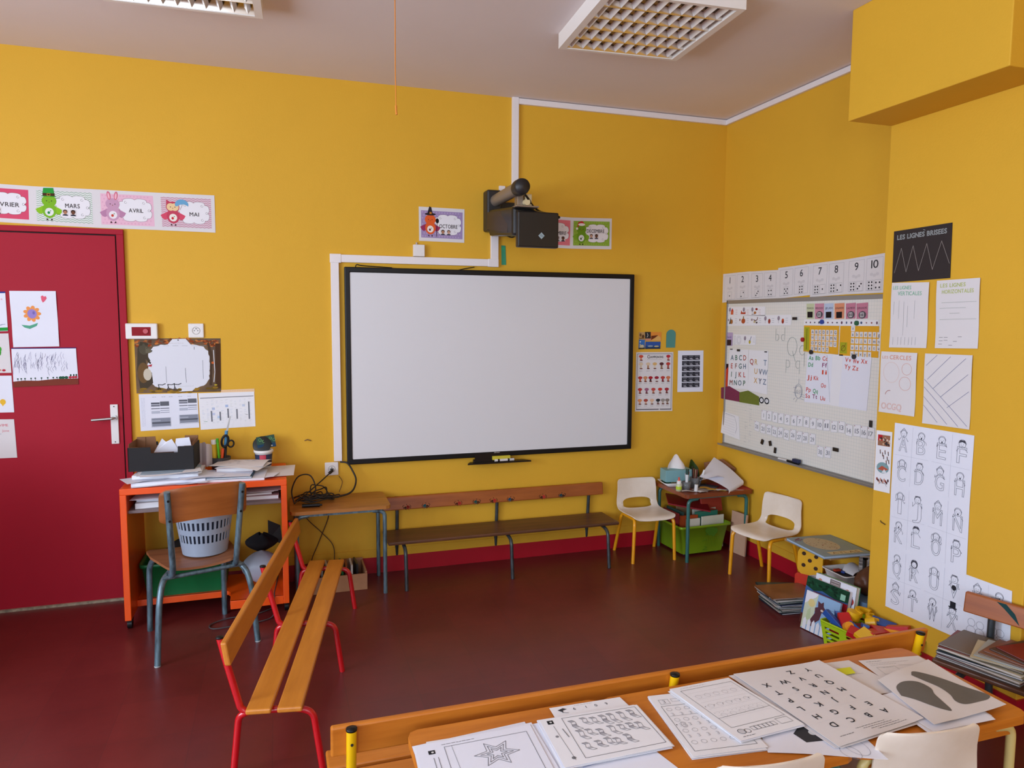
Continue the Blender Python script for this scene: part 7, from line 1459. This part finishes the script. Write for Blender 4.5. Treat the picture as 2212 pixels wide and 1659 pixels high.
# ---------------------------------------------------------------- tables in front and the worksheets on them
TZ = .50
school_table('work_table', 'small honey coloured work table, first from the bench end', .318, .902, -3.165, -2.705, TZ, WTX, TEAL, corner=.03, th=.025, group='joined work tables', apron=WTX, r=.0135)
school_table('work_table', 'middle of the three joined work tables', .908, 1.452, -3.17, -2.71, TZ, WTX, TEAL, corner=.03, th=.025, group='joined work tables', apron=WTX, r=.0135)
school_table('work_table', 'work table with pale yellow legs nearest the dark bench', 1.458, 2.085, -3.175, -2.715, TZ, WTX, CREAMT, corner=.03, th=.025, group='joined work tables', apron=WTX, r=.0135)
def tsheet(name, pts, z, label, draw=None, base=PAPER, warp=None, th=.0006, group=None, cat='worksheet'):
    s = Sheet('T', *pts, base=base, z=TZ+z, warp=warp, th=th, nx=10 if warp else 1, ny=10 if warp else 1)
    if draw: draw(s)
    return s.end(name, label, cat, group)
def under(pts, n, z0, label, group, spread=.007, seed=0):
    rn = random.Random(seed)
    for i in range(n):
        dx, dy, a = rn.uniform(-spread, spread), rn.uniform(-spread, spread), rn.uniform(-.03, .03); c = sum((Vector(p) for p in pts), Vector((0, 0)))/4
        q = [c+Matrix.Rotation(a, 2) @ (Vector(p)-c)+Vector((dx, dy)) for p in pts]
        tsheet('worksheet', q, z0+.0009*i, label, group=group, base=PAPERB if i % 2 else PAPER)
g1 = '#555558'
p1 = [(.325, -2.795), (.655, -2.79), (.645, -3.02), (.318, -3.02)]
def w1(s):
    w, h = s.w, s.h; s.scrawl(.07, .018, .09, g1, .0015); s.rect(.03, .035, .048, .052, '#222225', 1); s.disc(.041, .044, .004, '#d8d8d8', 2, n=6)
    s.line([(.075, .03), (w-.02, .03), (w-.02, h-.01)], .0012, g1); s.line([(.075, .03), (.075, h-.01)], .0012, g1); s.line([(.095, .03), (.1, h-.01)], .0008, g1)
    for k, y in enumerate((.065, .075)): s.line([(.04+.012*k, .07), (.04+.012*k, .15)], .0016, '#77777a')
    for R0, R1 in ((.062, .03), (.045, .02), (.028, .012)):
        s.line([(.205+(R0 if q % 2 == 0 else R1)*math.cos(2*math.pi*q/12+.1), .1+(R0 if q % 2 == 0 else R1)*.9*math.sin(2*math.pi*q/12+.1)) for q in range(12)], .0013, g1, 2, True)
for i, (dx, dy, a) in enumerate(((.0, .02, .05), (.03, .012, -.04), (.045, .004, .02), (-.006, .0, -.02), (.012, .006, .03))):
    c = Vector((.487, -2.906)); q = [c+Matrix.Rotation(a, 2) @ (Vector(p)-c)+Vector((dx, dy)) for p in p1]; tsheet('worksheet', q, .001+.0012*i, 'white sheet fanned out under the star worksheet', group='sheets under the star worksheet', base=(PAPERB, PAPER)[i % 2])
tsheet('worksheet', p1, .0078, 'worksheet with nested stars, on the first work table', w1, base=PAPERB)
p2 = [(.685, -2.785), (.99, -2.795), (.985, -3.01), (.672, -3.01)]
def w2b(s):
    s.text('6 109', .07, .03, .012, '#44444a', 2, sp=1.6); s.scrawl(.08, .008, .06, '#8a8a8e', .001); s.poly([(.02, .02), (.04, .012), (.05, .02), (.036, .024), (.034, .034)], '#3a3a3e', 2); s.line([(.03, .034), (.048, .04)], .002, '#77777a')
tsheet('worksheet', [(.74, -2.722), (.968, -2.728), (.985, -2.94), (.73, -2.94)], .0045, 'worksheet with a row of single digits and a small bird, behind the ribbon worksheet', w2b)
def w2(s):
    w, h = s.w, s.h; rn = random.Random(14); s.rect(.018, .012, .036, .03, '#222225', 1); s.disc(.028, .021, .004, '#d0d0d0', 2, n=6)
    s.line([(.03, .04), (.038, h-.02)], .001, g1); s.disc(.024, .09, .005, '#88888c', 1); s.disc(.036, h-.03, .006, '#77777a', 1); s.line([(.05, .06), (.055, .1)], .003, '#88888c')
    s.line([(.065, .01), (w-.012, .01), (w-.01, h-.02), (.065, h-.02)], .0013, g1, 2, True)
    for k in range(19):
        x = .08+(k % 7)*.03+rn.uniform(-.004, .004); y = .02+(k//7)*.056+rn.uniform(0, .012); L_ = rn.uniform(.03, .055); n = 5
        l = [(x+.004*math.sin(q*1.5)+q*.003, y+L_*q/n) for q in range(n+1)]; r_ = [(a+.013, b-.001) for a, b in l]
        s.line(l+r_[::-1], .0011, '#5a5a60', 2, True); s.poly([l[0], r_[0], r_[1], l[1]], '#A8A8AE', 1)
        s.poly([l[3], r_[3], r_[4], l[4]], '#B4B4BA', 1)
        if k % 3 == 0: s.poly([l[2], r_[2], r_[3], l[3]], '#9a9aa2', 1)
under(p2, 6, .0058, 'white sheet in the pile under the ribbon worksheet', 'sheets under the ribbon worksheet', seed=3)
tsheet('worksheet', p2, .0122, 'worksheet with many small grey ribbons in a frame', w2)
tsheet('worksheet', [(.70, -2.98), (.93, -2.96), (.965, -3.12), (.72, -3.13)], .0002, 'white sheet with a blue edge at the front of the middle table', lambda s: s.line([(.02, .03), (s.w-.02, .022)], .0016, '#7d8cc0'), base=PAPERB)
p3 = [(1.052, -2.752), (1.262, -2.775), (1.232, -3.085), (1.015, -3.06)]
def w3(s):
    w, h = s.w, s.h; c = '#98989c'; s.box(.02, .03, .05, .055, .0012, c); s.text('3', .03, .05, .016, c, 2); s.box(.06, .03, .085, .045, .001, c); s.box(.015, .065, w-.02, h-.02, .0012, g1)
    for j in range(7):
        for k in range(6): (s.text('3', .028+k*.028, .09+j*.028, .014, '#b4b4b8', 2) if j % 2 else s.ring(.032+k*.028, .085+j*.028, .008, .001, '#b0b0b4'))
    s.line([(.02, .12), (w-.025, .12)], .001, '#88888c'); s.disc(.02, .165, .002, '#333333', 3); s.text('3', .035, .18, .026, '#a0a0a4', 3, outline=.0012)
under(p3, 5, .0008, 'white sheet under the digit 3 worksheet', 'sheets under the digit 3 worksheet', seed=4)
tsheet('worksheet', p3, .0062, 'worksheet for tracing the digit 3 on the middle table', w3)
p4 = [(1.128, -2.748), (1.345, -2.742), (1.392, -3.035), (1.17, -3.05)]
def w4(s):
    w, h = s.w, s.h; c = '#8a8a8e'; s.scrawl(.03, .012, .09, c, .001); s.box(.022, .024, w-.012, h-.06, .0011, g1)
    for j in range(9): s.line([(.03, .045+j*.019), (w-.02, .045+j*.019)], .0005, '#c6c6ca', 1)
    for k in range(6): s.disc(.03+k*.031, .125-.0*k, .0016, '#333336', 3, n=6)
    for k in range(12): s.disc(.03+k*.015, .165, .001, '#77777a', 3, n=5)
    for j in range(3):
        for k in range(5): s.ring(.05+k*.032, .07+j*.055, .009, .0008, '#c0c0c4')
    s.line([(.022, .19), (w-.012, .185)], .001, g1); s.disc(.035, h-.035, .011, '#c9c9cd', 1); s.ring(.035, h-.035, .011, .0014, '#44444a'); s.ring(.052, h-.032, .009, .0014, '#44444a')
    for k in range(6): s.box(.07+k*.014, h-.045, .083+k*.014, h-.028, .0011, '#55555a')
    s.box(w-.055, h-.052, w-.015, h-.025, .0011, '#66666a'); s.scrawl(.02, h-.012, .04, '#44444a', .0015)
under(p4, 6, .0078, 'white sheet in the thick booklet under the dotted worksheet', 'sheets under the dotted worksheet', .004, seed=5)
tsheet('worksheet', p4, .0142, 'worksheet with dotted lines and a strip of boxes, on a thick pile', w4)
# large photocopied alphabet, read from the far side of the table
def w8(s):
    s.poly([(.1, .1), (.14, .06), (.18, .1), (.2, .14), (.12, .15)], '#39393d', 1); s.disc(.16, .105, .012, '#d8d8d8', 2); s.ring(.25, .17, .03, .001, '#9a9aa8'); s.ring(.22, .19, .025, .001, '#9a9aa8')
tsheet('worksheet', [(1.27, -2.99), (1.56, -2.93), (1.505, -3.22), (1.22, -3.10)], .0004, 'sheet with a black and white photograph below the large alphabet copy', w8, base=PAPERB, warp=lambda u, v: .002+.002*math.sin(u*5))
p5 = [(1.741, -3.115), (1.409, -3.148), (1.378, -2.722), (1.706, -2.734)]
def w5(s):
    w, h = s.w, s.h; rows = ('ABCD', 'EFGH', 'IJKL', 'MNOP', 'QRST', 'UVWX', 'YZ')
    for j, rw in enumerate(rows):
        for i, ch in enumerate(rw):
            x = w*(.2+.2*i)+(.012*j if j < 3 else .02); y = .088+j*.047
            s.text(ch, x, y, .0215, '#26262a', 3, 'c', bold=.0006)
    for k in range(4): s.scrawl(.05+.02*k, .018+.008*k, .11, '#5a5a5e', .0013, seed=k)
    s.scrawl(w-.09, .03, .05, '#5a5a5e', .0016)
    for j in range(1, 7): s.line([(.03, .052+j*.048), (w-.03, .052+j*.048)], .0005, '#cfcfd3', 1)
for i in range(3):
    c = Vector((1.56, -2.93)); tsheet('large_sheet', [c+Matrix.Rotation((-.02, .015, -.008)[i], 2) @ (Vector(p)-c)+Vector(((.004, -.012, .008)[i], (.0, .006, -.004)[i])) for p in p5], .0045+.001*i, 'large white sheet under the large alphabet copy', group='sheets under the alphabet copy', base=PAPERG, warp=lambda u, v: .0012)
tsheet('large_alphabet_sheet', p5, .0095, 'large photocopied alphabet lying upside down on the tables', w5, base=PAPERG, warp=lambda u, v: .002+.004*math.sin(u*3)*math.sin(v*3)+.008*(max(0, .3-u)**2)*6)
tsheet('worksheet', [(1.69, -2.735), (1.82, -2.745), (1.84, -2.96), (1.69, -2.95)], .0035, 'small printed sheet with red marks beside the yellow sticky note', lambda s: (s.line([(.03, .03), (.08, .05)], .001, '#9a9a9e'), s.rect(.05, .06, .058, .064, '#C43a3a', 2), s.rect(.066, .06, .072, .064, '#C43a3a', 2), s.scrawl(.03, .09, .08, '#9a9a9e')), base=PAPERG)
tsheet('sticky_note', [(1.712, -2.783), (1.785, -2.789), (1.766, -2.832), (1.704, -2.826)], .0052, 'bright yellow sticky note on the worksheets', None, base=mat('sticky_yellow', '#D9DC22', .7), warp=lambda u, v: .004*u*v, cat='sticky note')
def w7(s):
    s.scrawl(.02, .015, .06, '#44444a', .0014); s.scrawl(.02, .028, .16, '#88888c'); s.scrawl(.02, .038, .1, '#88888c'); s.box(.03, .055, .1, .1, .001, '#9a9a9e'); s.line([(.13, .09), (.17, .075)], .002, '#55555a'); s.line([(.12, .05), (.18, .06), (.15, .1)], .001, '#9a9a9e'); s.scrawl(.05, .06, .04, '#8a8a8e')
tsheet('worksheet', [(1.85, -2.757), (2.075, -2.79), (2.06, -3.08), (1.80, -3.05)], .003, 'printed instruction sheet at the far end of the tables', w7, base=PAPERG)
p6 = [(1.795, -2.895), (2.075, -2.83), (2.03, -3.14), (1.735, -3.155)]
for i in range(3): tsheet('worksheet', [(1.72, -2.97), (1.97, -2.95), (1.955-.006*i, -3.155-.01*i), (1.70+.01*i, -3.19+.01*i)], .005+.0012*i, 'white sheet in the pile below the sheet with grey shapes', group='sheets below the grey shapes', base=(PAPERB, PAPERG)[i % 2], warp=lambda u, v: .002)
GS = mat('print_grey_toner', '#6b6863', .75, noise=.15, nscale=10)
def smooth(pts): return [tuple(p)[:2] for p in spline([(a, b, 0) for a, b in pts+[pts[0]]], 6)][:-1]
def w6(s):
    w, h = s.w, s.h
    s.poly(smooth([(.012, .115), (.03, .07), (.075, .06), (.125, .085), (.14, .13), (.125, .16), (.118, .2), (.108, .25), (.085, .235), (.062, .2), (.04, .155)]), GS, 2)
    s.poly(smooth([(.135, .045), (.16, .03), (.2, .06), (.245, .12), (.29, .22), (.275, .245), (.23, .245), (.175, .24), (.16, .215), (.175, .18), (.175, .135), (.15, .08)]), GS, 2)
tsheet('shape_sheet', p6, .0105, 'curling sheet with two large grey toner shapes at the table end', w6, base=PAPERG, warp=lambda u, v: .002+.022*max(0, v-.55)*(abs(u-.35)*2)+.004*math.sin(u*5))
